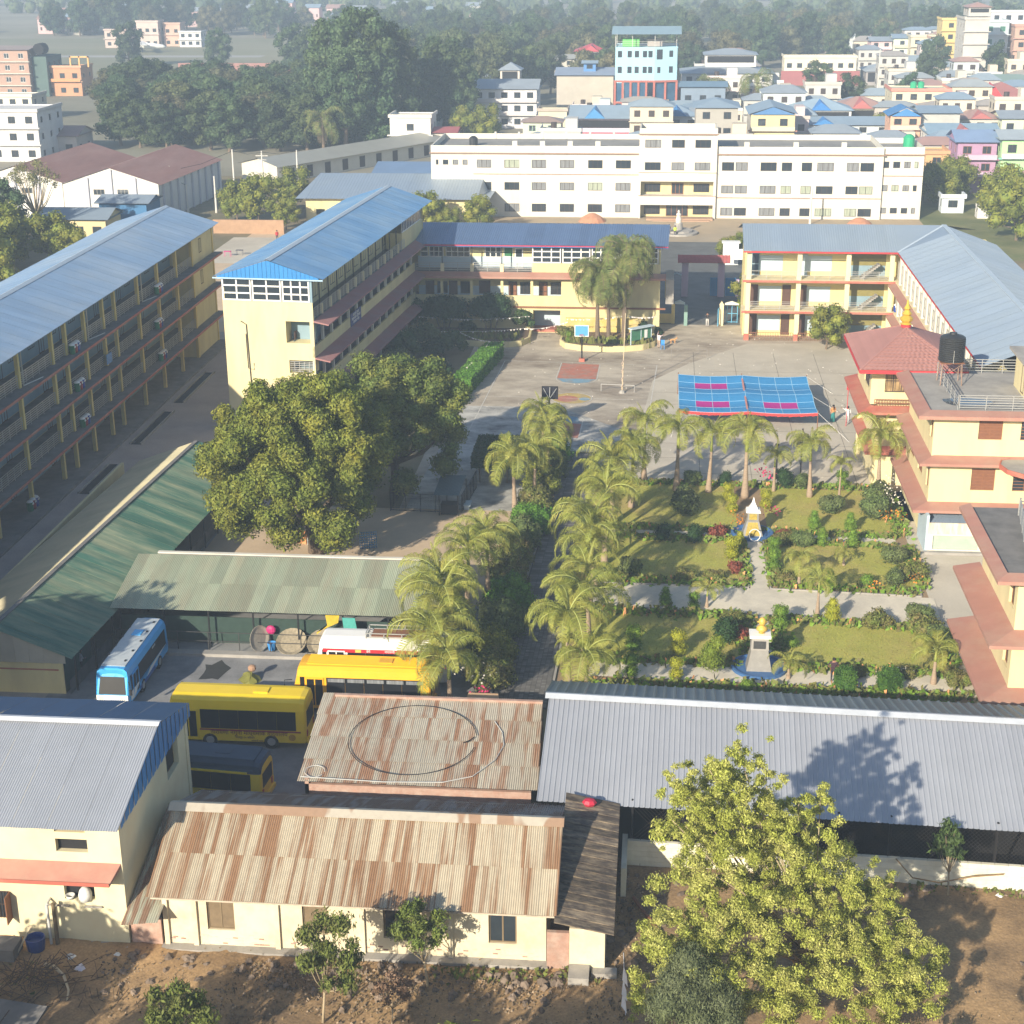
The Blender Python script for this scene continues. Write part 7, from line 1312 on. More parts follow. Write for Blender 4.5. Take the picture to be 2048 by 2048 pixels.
RR = [(-1.6, 119.6, 5.0), (-3.0, 115.6, 4.8), (-3.7, 111.4, 5.3), (-3.3, 107.2, 5.0), (-3.9, 102.8, 5.2), (-4.0, 98.6, 4.9), (-3.9, 94.2, 4.6), (-3.9, 90.0, 5.0), (-4.7, 85.6, 4.9), (-3.4, 83.6, 4.2)]
RL = ['first', 'second', 'third', 'fourth', 'fifth', 'sixth', 'seventh', 'eighth', 'ninth', 'tenth']
for i, (x, y, h) in enumerate(RR): palm('palm on the garden side of the brick path, %s counted from the yard' % RL[i], x, y, h+.5*math.sin(i*2.6), 1.08+.14*math.sin(i*2), .2*math.cos(i*1.7), seed=20+i)
LR = [(-9.4, 128.6, 4.9), (-8.6, 124.6, 4.7), (-9.4, 119.2, 4.6), (-10.6, 116.4, 4.9), (-10.9, 99.4, 4.9), (-12.0, 95.8, 5.2), (-13.2, 92.0, 4.8), (-12.3, 88.4, 4.9), (-12.6, 85.2, 4.2), (-11.3, 82.3, 3.8)]
for i, (x, y, h) in enumerate(LR): palm('palm on the bus yard side of the brick path, %s counted from the yard' % RL[i], x, y, h, (.9, .95, 1.0, 1.05, .95, 1.1, 1.1, 1.15, 1.05, 1.0)[i], .2*math.cos(i*1.3), seed=40+i)
for i, (x, y, h, s, lab) in enumerate([(-6.4, 171.8, 8.0, 1.05, 'left coarse leaved palm in the round planter'), (-5.2, 172.4, 7.6, 1.0, 'short stout palm between the two tall ones in the round planter'), (-3.5, 171.9, 10.3, 1.2, 'tallest coarse leaved palm in the round planter')]): palm(lab, x, y, h, s, .1, 'drooping palms in the round planter', 40, 'coarse', 60+i, .6)
for i, (x, y, h, s, lab) in enumerate([(9.9, 124.3, 3.0, .62, 'thin short palm between the fourth palm and the dark posts'), (14.9, 121.8, 3.2, .5, 'little upright palm behind the right upper lawn'), (11.2, 99.0, 2.5, .62, 'small palm at the edge of the cross path, right of the statue'), (10.4, 104.3, 2.0, .55, 'very small palm at the upper edge of the cross path'), (3.9, 99.9, 1.2, .5, 'broad bright small palm left of the statue on the cross path'), (17.3, 89.2, 2.2, .75, 'small yellow green palm near the corner by the grey shed'), (8.6, 89.3, 1.0, .5, 'stemless young palm beside the statue basin'), (13.9, 108.3, .9, .4, 'dwarf palm in the middle of the right lawn')]): palm(lab, x, y, h, s, 0, 'small palms in the garden', 9, 'royal', 80+i)
palm('lone palm at the front of the left forest', -69.5, 331, 7, 1.6, 0, 'palms at the forest edge', 12, 'coarse', 95); palm('palm right of the college wing among the houses', 23, 402, 9, 1.8, 0, 'palms at the forest edge', 12, 'coarse', 96); palm('palm beside the stepped white house', 12, 405, 8, 1.6, 0, 'palms at the forest edge', 12, 'coarse', 97)

# ---------------------------------------------------------------- hedges, shrubs, topiary
def boxleaves(name, boxes, leaf, n, m, seed=0):
    """clipped hedge: leaf faces over the skin of boxes"""
    rg = np.random.RandomState(seed); b = MB(); P = []
    ar = [((x1-x0)*(y1-y0)+2*(z1-z0)*(x1-x0+y1-y0)) for x0, y0, z0, x1, y1, z1 in boxes]; tot = sum(ar)
    me_l = []
    for bx, a in zip(boxes, ar):
        x0, y0, z0, x1, y1, z1 = bx; k = int(n*a/tot)
        st = min(x1-x0, y1-y0, z1-z0)*.5; 
        q = np.stack([rg.uniform(x0, x1, k), rg.uniform(y0, y1, k), rg.uniform(z0, z1, k)], 1); f = rg.choice(5, k, p=np.array([(x1-x0)*(y1-y0), (z1-z0)*(x1-x0), (z1-z0)*(x1-x0), (z1-z0)*(y1-y0), (z1-z0)*(y1-y0)])/a)
        q[f == 0, 2] = z1; q[f == 1, 1] = y0; q[f == 2, 1] = y1; q[f == 3, 0] = x0; q[f == 4, 0] = x1; P.append(q+rg.normal(0, .04, q.shape))
        b.box(x0+.06, y0+.06, z0, x1-.06, y1-.06, z1-.06)
    P = np.concatenate(P); k = len(P); nr = rg.normal(size=(k, 3)); nr[:, 2] += .6; nr /= np.linalg.norm(nr, axis=1)[:, None]; t = np.cross(nr, rg.normal(size=(k, 3))); t /= np.linalg.norm(t, axis=1)[:, None]; s = np.cross(nr, t); sz = leaf*rg.uniform(.6, 1.3, k)[:, None]
    V = np.stack([P-t*sz*.5, P+s*sz*.3, P+t*sz*.5, P-s*sz*.3], 1).reshape(-1, 3); b2 = MB(); o = len(b.v); b.v += [tuple(v) for v in V.tolist()]; b.f += [(o+4*i, o+4*i+1, o+4*i+2, o+4*i+3) for i in range(k)]; b.m = [0]*len(b.f)
    return b.mesh(name, m)
def plantobj(name, me, label, cat, loc=(0, 0, 0), group=None, rz=0, s=1):
    o = bpy.data.objects.new(name, me); COL.objects.link(o); o.location = loc; o.rotation_euler = (0, 0, rad(rz)); o.scale = (s,)*3 if not hasattr(s, '__len__') else s; return tag(o, label, cat, group)
bx = [(-20.0+.19*i, 151.6+1.55*i, 0, -18.1+.19*i, 153.3+1.55*i, 1.6+.08*math.sin(i*2)) for i in range(10)]
plantobj('hedge', boxleaves('hedge', bx, .2, 9000, L_HEDGE, 1), 'long clipped bright green hedge running beside the yard', 'hedge')
plantobj('hedge', leaves('hedge', [(-20.3, 148.9, 1.0, 1.3, .9), (-19.6, 147.4, .9, 1.1, .9), (-20.6, 150.6, 1.1, 1.2, .9)], .2, 3500, L_DHEDGE, 2), 'dark rounded bush closing the near end of the long hedge', 'hedge')
bxh = boxleaves('hedge', [(-14.9, 124.1, 1.45, -11.4, 130.2, 2.5)], .18, 6000, leafmat('arbour_leaf', (.035, .085, .02)), 3)
T = thing('arbour', 'flat dark green creeper roof on thin posts beside the palms', 'arbour', (-13, 127, 0)); o = inst('leafy_roof', bxh, None, (13, -127, 0)); o.parent = T
for x in (-14.3, -12): 
    for y in (124.8, 129.6): obj('post', MB().cyl((x, y, 0), (x, y, 1.6), .07, n=6), M_TRUNK, T)
UND = [(-24, 176, 2.3, 2.1, 1.9, 4.6, 'left dome shaped clipped tree under the central wing'), (-18.7, 176.5, 2.2, 2.0, 1.8, 4.3, 'right dome shaped clipped tree under the central wing')]
for x, y, zc, rx, rz, zt, lab in UND:
    T = thing('clipped_tree', lab, 'tree', (x, y, 0), group='dome shaped trees under the central wing'); lp = lumps_ellipsoid(rv, (x, y, 2.7), (2.3, 1.8, 1.7), 16, .9, -.2); b = MB()
    for k in range(4): b.tube([(x+.3*math.cos(k*1.6), y+.3*math.sin(k*1.6), 0), (x+.9*math.cos(k*1.6), y+.8*math.sin(k*1.6), 2.2)], [.09, .06], 6)
    obj('trunk', b, M_TRUNK, T); crown_part(leaves('crown', lp, .26, 7000, leafmat('dome_leaf', (.035, .075, .025), alt=(.05, .09, .03)), 50+int(x)), T)
for i, (x, y, z, r, lab) in enumerate([(-27.6, 176.5, 2.0, 1.5, 'dark small tree in the corner between the tower block and the central wing'), (-21.3, 175.6, 1.1, .9, 'low dark bush between the two dome trees'), (-25.5, 170.5, 1.2, 1.7, 'dark sprawling shrub below the tower block veranda'), (-27.0, 164, 1.6, 2.0, 'largest dark shrub in the shade of the tower block'), (-24.0, 165.5, 1.0, 1.5, 'middle dark shrub in the shaded garden bed'), (-26.5, 157.5, 1.5, 1.9, 'dark shrub near the second mango tree, against the block'), (-22.2, 167.5, 1.2, 1.7, 'dark shrub next to the upper end of the hedge'), (-22.6, 158.3, .9, 1.5, 'olive shrub left of the middle of the hedge'), (-21.7, 153.6, .8, 1.1, 'pale yellowish shrub beside the bright hedge'), (-15.2, 176.3, 1.8, 1.1, 'lighter shrub by the entrance of the central wing'), (-28.4, 151, 1.3, 1.8, 'dark shrub hugging the near corner of the tower block'), (-24.2, 150.6, .7, 1.3, 'low grassy shrub above the second mango tree')]):
    plantobj('shrub', leaves('shrub', lumps_ellipsoid(rv, (x, y, z), (r, r*.9, z*.85), 9, r*.42, -.3), .24, 2200, [L_MANGO2, L_DHEDGE, L_OLIVE][i % 3] if i not in (8, 11) else L_TOPI, 30+i), lab, 'shrub', group='shrubs in the shaded garden bed')
# bushes between play yard and brick path
for i, (y, lab) in enumerate([(131.5, 'bushes by the near basketball post'), (127, 'leafy bush beside the arbour'), (122.5, 'bush with orange flowers below the left palms'), (117.5, 'bush left of the brick path at the palm pair'), (113, 'bright bush at the bend of the sandy yard'), (109.5, 'large bright bush at the corner of the sandy yard'), (106, 'reddish bush beside the sandy yard'), (102.5, 'dark bush at the end of the low yard wall'), (98.5, 'shady bush along the path beside the green shed roof'), (94, 'dense bush by the path opposite the garden cross path'), (90, 'dark bush by the path near the white bus'), (86.5, 'low bush by the path near the orange bus')]):
    x = -8.6-1.0*(133-y)/47-(.6 if 100 < y < 112 else .1)
    plantobj('shrub', leaves('shrub', lumps_ellipsoid(rv, (x, y, 1.0), (1.35, 2.3, 1.15), 14, .68, -.35), .2, 4600, [L_HEDGE, L_OLIVE, L_MANGO, L_MIX][i % 4] if i != 6 else L_MIX, 60+i), lab, 'shrub', group='bushes lining the brick path')
# flowers as loose clusters of petal faces
def blossoms(name, pts, n, spread, size, c, label, seed=1):
    rg = random.Random(seed); b = MB()
    for x, y, z in pts:
        for i in range(n):
            p = Vector((x+rg.gauss(0, spread), y+rg.gauss(0, spread), z+rg.gauss(0, spread*.6))); u = Vector((rg.gauss(0, 1), rg.gauss(0, 1), rg.gauss(0, 1))).normalized()*size; w = u.cross(Vector((rg.gauss(0, 1), rg.gauss(0, 1), 1))).normalized()*size; b.quad(p-u, p-w, p+u, p+w)
    o = obj(name, b, mat('petal_%02d%02d%02d' % tuple(int(99*q) for q in c), c, .7, .1, 2, island=.25, transl=.2)); return tag(o, label, 'flowers', kind='stuff')
blossoms('bougainvillea_flowers', [(-9.8, 83.2, 1.4), (-9.5, 83.8, 1.0), (8.9, 125.6, 1.3), (9.6, 125.4, 1.2), (9.4, 117.4, .9), (18.5, 123.4, 1.0), (18.2, 121.8, .8), (-12.6, 84.0, 2.6)], 26, .3, .09, (.62, .04, .16), 'magenta blossoms scattered through the garden shrubs')
blossoms('marigold_flowers', [(-8.9, 122.8, 1.9), (-8.7, 121.9, 1.6), (6.5, 116.6, .6), (6.9, 116.0, .5), (17.9, 116.5, 1.0), (18.8, 117, .9), (18.3, 104.9, .6), (15.6, 103.6, .5)], 22, .3, .08, (.70, .27, .03), 'orange and yellow blossoms in the flower beds', 2)
blossoms('white_flowers', [(18.7, 120.5, 1.6), (19.0, 119, 1.4), (18.9, 121.6, 2.2), (-9.9, 84.6, 1.8), (-10.6, 85.2, 2.1), (15.2, 89.6, .5)], 30, .4, .07, (.72, .68, .60), 'white blossoms on the climber by the office block', 3)
TB = {}
def topiary(kind):
    if kind in TB: return TB[kind]
    if kind == 'cone': lp = [(0, 0, .35, .45, .9), (0, 0, .75, .40, .9), (0, 0, 1.15, .26, 1.1)]; m, n, lf = L_TOPI, 1500, .10
    elif kind == 'gcone': lp = [(0, 0, .4, .55, .9), (0, 0, .85, .5, .9), (0, 0, 1.3, .34, 1)]; m, n, lf = L_GOLD, 1900, .10
    elif kind == 'ball': lp = [(0, 0, .4, .45, .85)]; m, n, lf = L_TOPI, 900, .10
    elif kind == 'stack': lp = [(0, 0, .5, .5, .8), (0, 0, 1.25, .5, .8)]; m, n, lf = L_GOLD, 1600, .11
    elif kind == 'gstack': lp = [(0, 0, .45, .5, .8), (0, 0, 1.2, .52, .8)]; m, n, lf = L_TOPI, 1600, .11
    elif kind == 'dark': lp = [(0, 0, .55, .6, .9), (.2, .1, .9, .5, .9)]; m, n, lf = L_DHEDGE, 1500, .13
    elif kind == 'round': lp = [(0, 0, 1.3, .8, .9), (.1, .2, 2.0, .6, 1), (-.1, .5, 2.6, .5, 1)]; m, n, lf = leafmat('lime_leaf', (.17, .24, .025), alt=(.24, .28, .04), sc=1.5), 3800, .12
    elif kind == 'mix': lp = [(0, 0, .35, .5, .8), (.5, .2, .4, .45, .8), (-.4, .3, .45, .5, .8), (.1, -.4, .3, .4, .8)]; m, n, lf = L_MIX, 1500, .14
    elif kind == 'red': lp = [(0, 0, .3, .42, .8), (.4, .1, .3, .35, .8), (-.3, .25, .35, .4, .8)]; m, n, lf = L_RED, 1000, .14
    elif kind == 'grey': lp = [(0, 0, .7, .8, .9), (.5, .3, 1.0, .6, .9), (-.5, .1, .9, .6, .9)]; m, n, lf = L_OLIVE, 2300, .2
    elif kind == 'square': lp = None; TB[kind] = boxleaves('topiary', [(-.62, -.5, 0, .62, .5, 1.15), (-.38, -.3, 1.15, .38, .3, 1.45)], .12, 2200, leafmat('box_leaf', (.05, .12, .02), alt=(.10, .2, .02), sc=2), 9); return TB[kind]
    TB[kind] = leaves('topiary', lp, lf, n, m, 5+len(TB)); return TB[kind]
TP = [('dark', .8, 112.3, 1, 'dark round bush on the left upper path, nearer the palms'), ('dark', 3.2, 112.2, 1, 'dark round bush midway along the left upper path'), ('grey', 2.7, 118.3, 1.35, 'big dark bush in the upper left lawn'), ('stack', 6.1, 121.6, .95, 'golden clipped bush left of the white pinnacle, farther one'), ('stack', 6.3, 118.7, 1.0, 'golden clipped bush left of the white pinnacle, nearer one'), ('stack', 9.0, 119.9, 1.0, 'golden clipped bush right of the white pinnacle'), ('stack', 5.9, 108.8, 1.1, 'golden bush left of the centre path'), ('gcone', 6.6, 111.4, .8, 'small golden bush touching the pinnacle basin'), ('gstack', 9.0, 109.7, .95, 'dark clipped double ball right of the centre path, farther one'), ('gstack', 8.8, 106.9, 1.0, 'dark clipped double ball right of the centre path, nearer one'), ('cone', 12.4, 115.6, 1.1, 'green cone bush on the right upper lawn, left of two'), ('cone', 15.1, 115.4, 1.1, 'green cone bush on the right upper lawn, right of two'), ('cone', 12.7, 112.2, 1.05, 'green cone bush beside the right upper path, left of two'), ('cone', 14.9, 112.0, 1.05, 'green cone bush beside the right upper path, right of two'), ('grey', 11.3, 111.9, .8, 'loose green shrub left of the two path side cones'), ('grey', 14.0, 119.4, 1.0, 'feathery grey green shrub on the far right lawn'), ('cone', 12.5, 104.0, 1.0, 'green cone bush above the cross path, left of two'), ('ball', 15.1, 104.4, 1.15, 'green ball bush above the cross path, right of two'), ('gcone', 12.1, 98.2, 1.05, 'bright golden cone on the near edge of the cross path'), ('gstack', 3.0, 99.5, .8, 'square yellow green bush at the near edge of the cross path'), ('cone', 1.1, 100.0, 1.0, 'slim dark cypress bush crossing the cross path on the left'), ('gstack', -.9, 92.4, 1.15, 'dark clipped double ball at the lower left lawn'), ('stack', 1.9, 92.0, 1.1, 'golden double ball at the lower left lawn'), ('gstack', -1.0, 88.7, 1.0, 'clipped double ball at the left end of the lower path'), ('stack', 1.75, 88.6, .9, 'golden and green double ball on the lower path'), ('round', 3.9, 88.9, 1.0, 'tall lime green shrub on a dark pot left of the statue'), ('mix', 5.4, 97.4, 1.0, 'mixed shrub left of the statue path'), ('gstack', 8.6, 96.8, 1.05, 'green double ball right of the statue'), ('ball', 9.1, 93.9, 1.0, 'small green ball right of the statue plinth'), ('square', 11.9, 88.1, 1.0, 'clipped green pot shaped bush beside the man in the garden'), ('square', 14.5, 88.1, 1.0, 'clipped green pot shaped bush farther right on the lower path'), ('mix', 15.1, 97.6, 1.3, 'pinkish mixed shrub on the near edge of the cross path'), ('mix', 18.0, 96.8, 1.5, 'large mixed shrub at the right end of the cross path'), ('grey', 17.9, 98.3, .9, 'feathery green shrub behind the large mixed shrub'), ('grey', 17.5, 109.0, .9, 'dense green bush at the right of the middle lawn'), ('mix', 18.2, 106.2, 1.5, 'brown tinged shrub at the corner of the middle lawn'), ('grey', 17.0, 104.9, .8, 'loose bush near the corner of the middle lawn'), ('grey', 18.3, 93.9, 1.1, 'bush at the right edge of the lower lawn'), ('mix', 18.6, 89.3, 1.1, 'shrub in the corner by the blue room'), ('grey', 17.3, 118.4, 1.1, 'flowering climber bush beside the office block, nearer one'), ('grey', 17.9, 121.4, 1.2, 'flowering climber bush beside the office block, farther one'), ('red', 5.2, 113.6, 1.3, 'dark red leaved bush left of the pinnacle basin'), ('red', 6.2, 106.6, 1.1, 'red leaved bush along the centre path'), ('red', 5.9, 95.3, 1.2, 'reddish bush beside the statue path on the left'), ('red', 10.0, 114.2, .8, 'small red flower bush right of the pinnacle'), ('mix', 9.9, 112.4, 1.2, 'sprawling mixed bush right of the pinnacle basin'), ('dark', 4.9, 94.3, 1.4, 'very dark bush left of the statue'), ('grey', -1.5, 105.2, .9, 'loose dark shrub near the palms on the left lawn'), ('mix', 2.5, 104.9, .9, 'flowering shrub at the lower edge of the left middle lawn'), ('mix', 4.6, 104.8, .9, 'yellow flowering shrub at the lower edge of the left middle lawn'), ('mix', 9.6, 104.9, .9, 'shrub at the lower edge of the right middle lawn near the centre path'), ('mix', 12.8, 89.9, .8, 'low flowering shrub behind the man in the garden'), ('mix', 15.9, 90.2, .9, 'low flowering shrub on the lower lawn edge, right'), ('ball', 6.0, 87.3, 1.0, 'small golden ball near the grey shed roof'), ('dark', 10.9, 125.3, 1.3, 'green bush in the border behind the right lawn, left part'), ('grey', 12.2, 125.4, .8, 'green bush in the border behind the right lawn, middle'), ('gstack', 15.5, 125.3, 1.0, 'yellow green bush in the border behind the right lawn, right part'), ('grey', 3.2, 125.4, .8, 'bush in the border between the second and third palms'), ('dark', 5.9, 125.5, .9, 'bush in the border between the third and fourth palms')]
for k, (kd, x, y, s, lab) in enumerate(TP): plantobj('topiary' if kd not in ('mix', 'red', 'grey', 'dark') else 'shrub', topiary(kd), lab, 'bush', (x, y, 0), 'garden bushes', k*37, s)
# border planting and lawn tufts as stuff
def scatter(name, polys, n, h, c, label, seed, w=.05, cat='plants'):
    rg = np.random.RandomState(seed); b = MB()
    for (x0, y0, x1, y1, wd) in polys:
        Ln = math.hypot(x1-x0, y1-y0)
        for i in range(int(n*Ln)):
            t = rg.uniform(); x = x0+(x1-x0)*t+rg.normal(0, wd); y = y0+(y1-y0)*t+rg.normal(0, wd); a = rg.uniform(0, 6.28); hh = h*rg.uniform(.4, 1.3); dx, dy = math.cos(a)*w*2.2, math.sin(a)*w*2.2
            b.add([(x-dx*.5, y-dy*.5, .03), (x+dx*.5, y+dy*.5, .03), (x+dx*1.5, y-dy*.6, hh*.8), (x+rg.normal(0, w), y+rg.normal(0, w), hh)], [(0, 1, 2, 3)])
    return tag(obj(name, b, c), label, cat, kind='stuff')
BORD = [(-3.8, 104.2, 6.6, 104.1, .35), (8.8, 104.0, 18.3, 103.5, .35), (6.7, 104, 6.8, 112.5, .22), (8.75, 104, 8.7, 112.5, .25), (-3.8, 113.0, 6.3, 112.7, .3), (8.9, 112.6, 18, 112.1, .25), (-3.8, 114.9, 6.3, 114.7, .3), (9, 114.6, 18.2, 114.2, .25), (-4.2, 98.9, 6.3, 98.4, .4), (8.4, 98.2, 18.8, 97.2, .35), (6.2, 92.5, 6.5, 98.3, .3), (8.2, 92.5, 8.3, 98.3, .3), (-4.2, 91.1, 5.6, 90.9, .3), (8.6, 90.7, 18.7, 90.5, .35), (-4, 125.6, 18.8, 125.4, .3), (18.8, 91, 19.1, 97, .3), (18.8, 104, 19, 112, .3), (18.9, 114.5, 18.8, 125, .4), (-4, 87.6, 19, 87.3, .5)]
scatter('border_plants', BORD, 15, .42, L_MIX, 'low mixed leafy planting along the garden borders', 1, .09); scatter('border_greens', BORD, 26, .32, L_TOPI, 'short bright green planting along the garden borders', 2, .08)
scatter('border_flowers', BORD, 2.2, .42, mat('petal_mix', (.50, .24, .10), .7, .1, 2, island=.5), 'tiny orange blossoms along the garden borders', 3, .045, 'flowers')
rg = np.random.RandomState(9); b = MB()
for (x0, y0, x1, y1) in [(-3.8, 104.5, 6.7, 112.8), (-3.6, 114.8, 6.6, 125.2), (9.0, 104.2, 18.6, 112.1), (8.9, 114.6, 18.7, 124.7), (-4.1, 91.3, 6.0, 98.4), (8.7, 90.9, 18.6, 97)]:
    for i in range(3000):
        x, y = rg.uniform(x0, x1), rg.uniform(y0, y1); a = rg.uniform(0, 6.28); h = rg.uniform(.04, .13); b.add([(x, y, .03), (x+.05*math.cos(a), y+.05*math.sin(a), .03), (x+.03*math.cos(a+1), y+.03*math.sin(a+1), h)], [(0, 1, 2)])
tag(obj('lawn_grass', b, leafmat('lawn_blade', (.28, .28, .06), isl=.4, alt=(.38, .30, .10), sc=.4)), 'short uneven grass growing on the garden lawns', 'grass', kind='stuff')

# ---------------------------------------------------------------- forest
def tree_mesh(seed, h, r, n, leaf, m, tall=.5, lumpr=.3, nl=18):
    rg = random.Random(seed); zc = h*(1-tall*.5)-r*.1; lp = lumps_ellipsoid(rg, (0, 0, h*.52), (r, r, h*.46), nl, r*lumpr*1.2, -.85)
    cm = leaves('tree', lp, leaf, n, m, seed); tb = limbs((0, 0, 0), lp, h*.022, .35, 6); tmh = tb.mesh('trunk', M_TRUNK); return cm, tmh
TM = [tree_mesh(1, 15, 5.2, 5200, .75, L_FOR[0]), tree_mesh(2, 16, 4.6, 5200, .7, L_FOR[1]), tree_mesh(3, 13, 5.0, 4800, .7, L_FOR[2]), tree_mesh(4, 26, 6.5, 9000, .85, L_FOR[0], lumpr=.3, nl=30), tree_mesh(5, 14, 4.4, 4500, .65, L_FOR[0]), tree_mesh(6, 8, 3.6, 3500, .45, L_MANGO, nl=14)]
def forest_tree(kind, x, y, s, label, group, rz=None, cat='tree', parts=True, sz=None):
    T = thing('forest_tree' if kind != 5 else 'leafy_tree', label, cat, (x, y, 0), rz if rz is not None else rv.uniform(0, 360), group, local=True); T.scale = (s, s, sz or s)
    T.scale = (s, s, (sz or s)*(.8 if 'grove' in label else 1)); o = inst('trunk', TM[kind][1], None, (0, 0, 0)); o.parent = T; o = inst('crown', TM[kind][0], None, (0, 0, 0)); o.parent = T; return T
for i, (x, y, k, s, sz, lab) in enumerate([(-63, 345, 3, 1.05, 1.12, 'tallest tree of the big clump left of the college, highest crown'), (-70, 350, 3, .98, 1.02, 'tall tree at the left of the big clump'), (-58.5, 352, 3, .9, 1.0, 'tall tree at the right of the big clump, bending over the white house'), (-66, 338, 3, .85, .82, 'lower front tree of the big clump'), (-50, 374, 3, .85, .82, 'dark tall tree standing by itself right of the big clump'), (-46.5, 371, 3, .75, .74, 'companion of the dark tall tree, nearer the white balconied house'), (-54, 366, 3, .7, .66, 'shorter tree between the big clump and the dark tall tree'), (-45, 366, 4, .8, .8, 'small tree at the foot of the dark tall tree')]): forest_tree(k, x, y, s, lab, 'tall trees left of the college', sz=sz)
placed = []
def zone(n, fx, kinds, smin, smax, lab, group, gap, seed, avoid=()):
    rg = random.Random(seed); c = 0; tries = 0
    while c < n and tries < n*40:
        tries += 1; x, y = fx(rg)
        if any((x-a)**2+(y-d)**2 < gap*gap for a, d in placed) or any(x0 < x < x1 and y0 < y < y1 for x0, y0, x1, y1 in avoid): continue
        placed.append((x, y)); forest_tree(rg.choice(kinds), x, y, rg.uniform(smin, smax), lab, group); c += 1
def grove(rg): y = rg.uniform(333, 425); return rg.uniform(-.345*y, -.17*y), y
zone(85, grove, [0, 1, 0, 4, 0, 2], .85, 1.15, 'tree of the dense dark grove behind the warehouses', 'trees of the grove behind the warehouses', 5.0, 3, [(-80, 425, -70, 470), (-58, 330, -40, 350), (-133, 322, -119, 345), (-72, 290, -42, 340)])
def wood(rg): y = 500+260*rg.random()**1.5; lo = -.21*y if y < 650 else -.26*y; return rg.uniform(lo, .25*y), y
AV = [(22, 395, 62, 545), (60, 470, 125, 600), (-35, 465, -12, 505), (-700, 520, -118, 735), (30, 485, 60, 520)]
zone(205, wood, [0, 1, 2, 0, 2, 4, 4], .8, 1.1, 'tree of the wide hazy forest beyond the town', 'trees of the forest beyond the town', 8.5, 5, AV)
def wood2(rg): y = rg.uniform(432, 500); return rg.uniform(-.19*y, -.01*y), y
zone(22, wood2, [0, 1, 2, 4], .9, 1.2, 'tree at the near edge of the forest behind the left town houses', 'trees at the near forest edge', 7, 6, [(-54, 440, -42, 462), (-34, 480, -14, 500), (-80, 450, -70, 465), (-28, 400, -10, 422)])
# beyond: one mass of crowns
rg = np.random.RandomState(12); lp = []
for i in range(1300):
    y = 770+rg.uniform()**1.2*900; x = rg.uniform(-.42*y, .30*y)
    if x < -.15*y and y < 960: continue
    r = rg.uniform(2.5, 5); h = rg.uniform(5, 10)*(1 if y > 900 else .8); lp.append((x, y, h-r*.6, r, 1.1)); lp.append((x+rg.uniform(-3, 3), y+2, h*.5, r*1.1, 1.2))
plantobj('distant_forest', leaves('distant_forest', lp, 2.0, 60000, L_FOR[1], 13), 'endless hazy forest closing the horizon', 'forest')['kind'] = 'stuff'
for i, (x, y, s, lab) in enumerate([(-185, 560, 1.1, 'lone bushy tree in front of the airfield, left'), (-150, 548, 1.0, 'tree at the near end of the airfield brick wall'), (-118, 520, 1.2, 'tall tree at the right end of the airfield'), (-108, 500, 1.2, 'second tall tree at the right end of the airfield'), (-250, 740, 1.6, 'hazy tree left of the faint houses beyond the airfield'), (-236, 745, 1.5, 'second hazy tree left of the faint houses beyond the airfield'), (-175, 720, 1.2, 'hazy tree right of the faint houses beyond the airfield')]): forest_tree(4, x, y, s, lab, 'trees round the airfield')
def tz(rg): y = rg.uniform(735, 800); return rg.uniform(-.38*y, -.2*y), y
zone(30, tz, [0, 2, 4], .8, 1.2, 'hazy tree beyond the airfield', 'trees beyond the airfield', 9, 8)
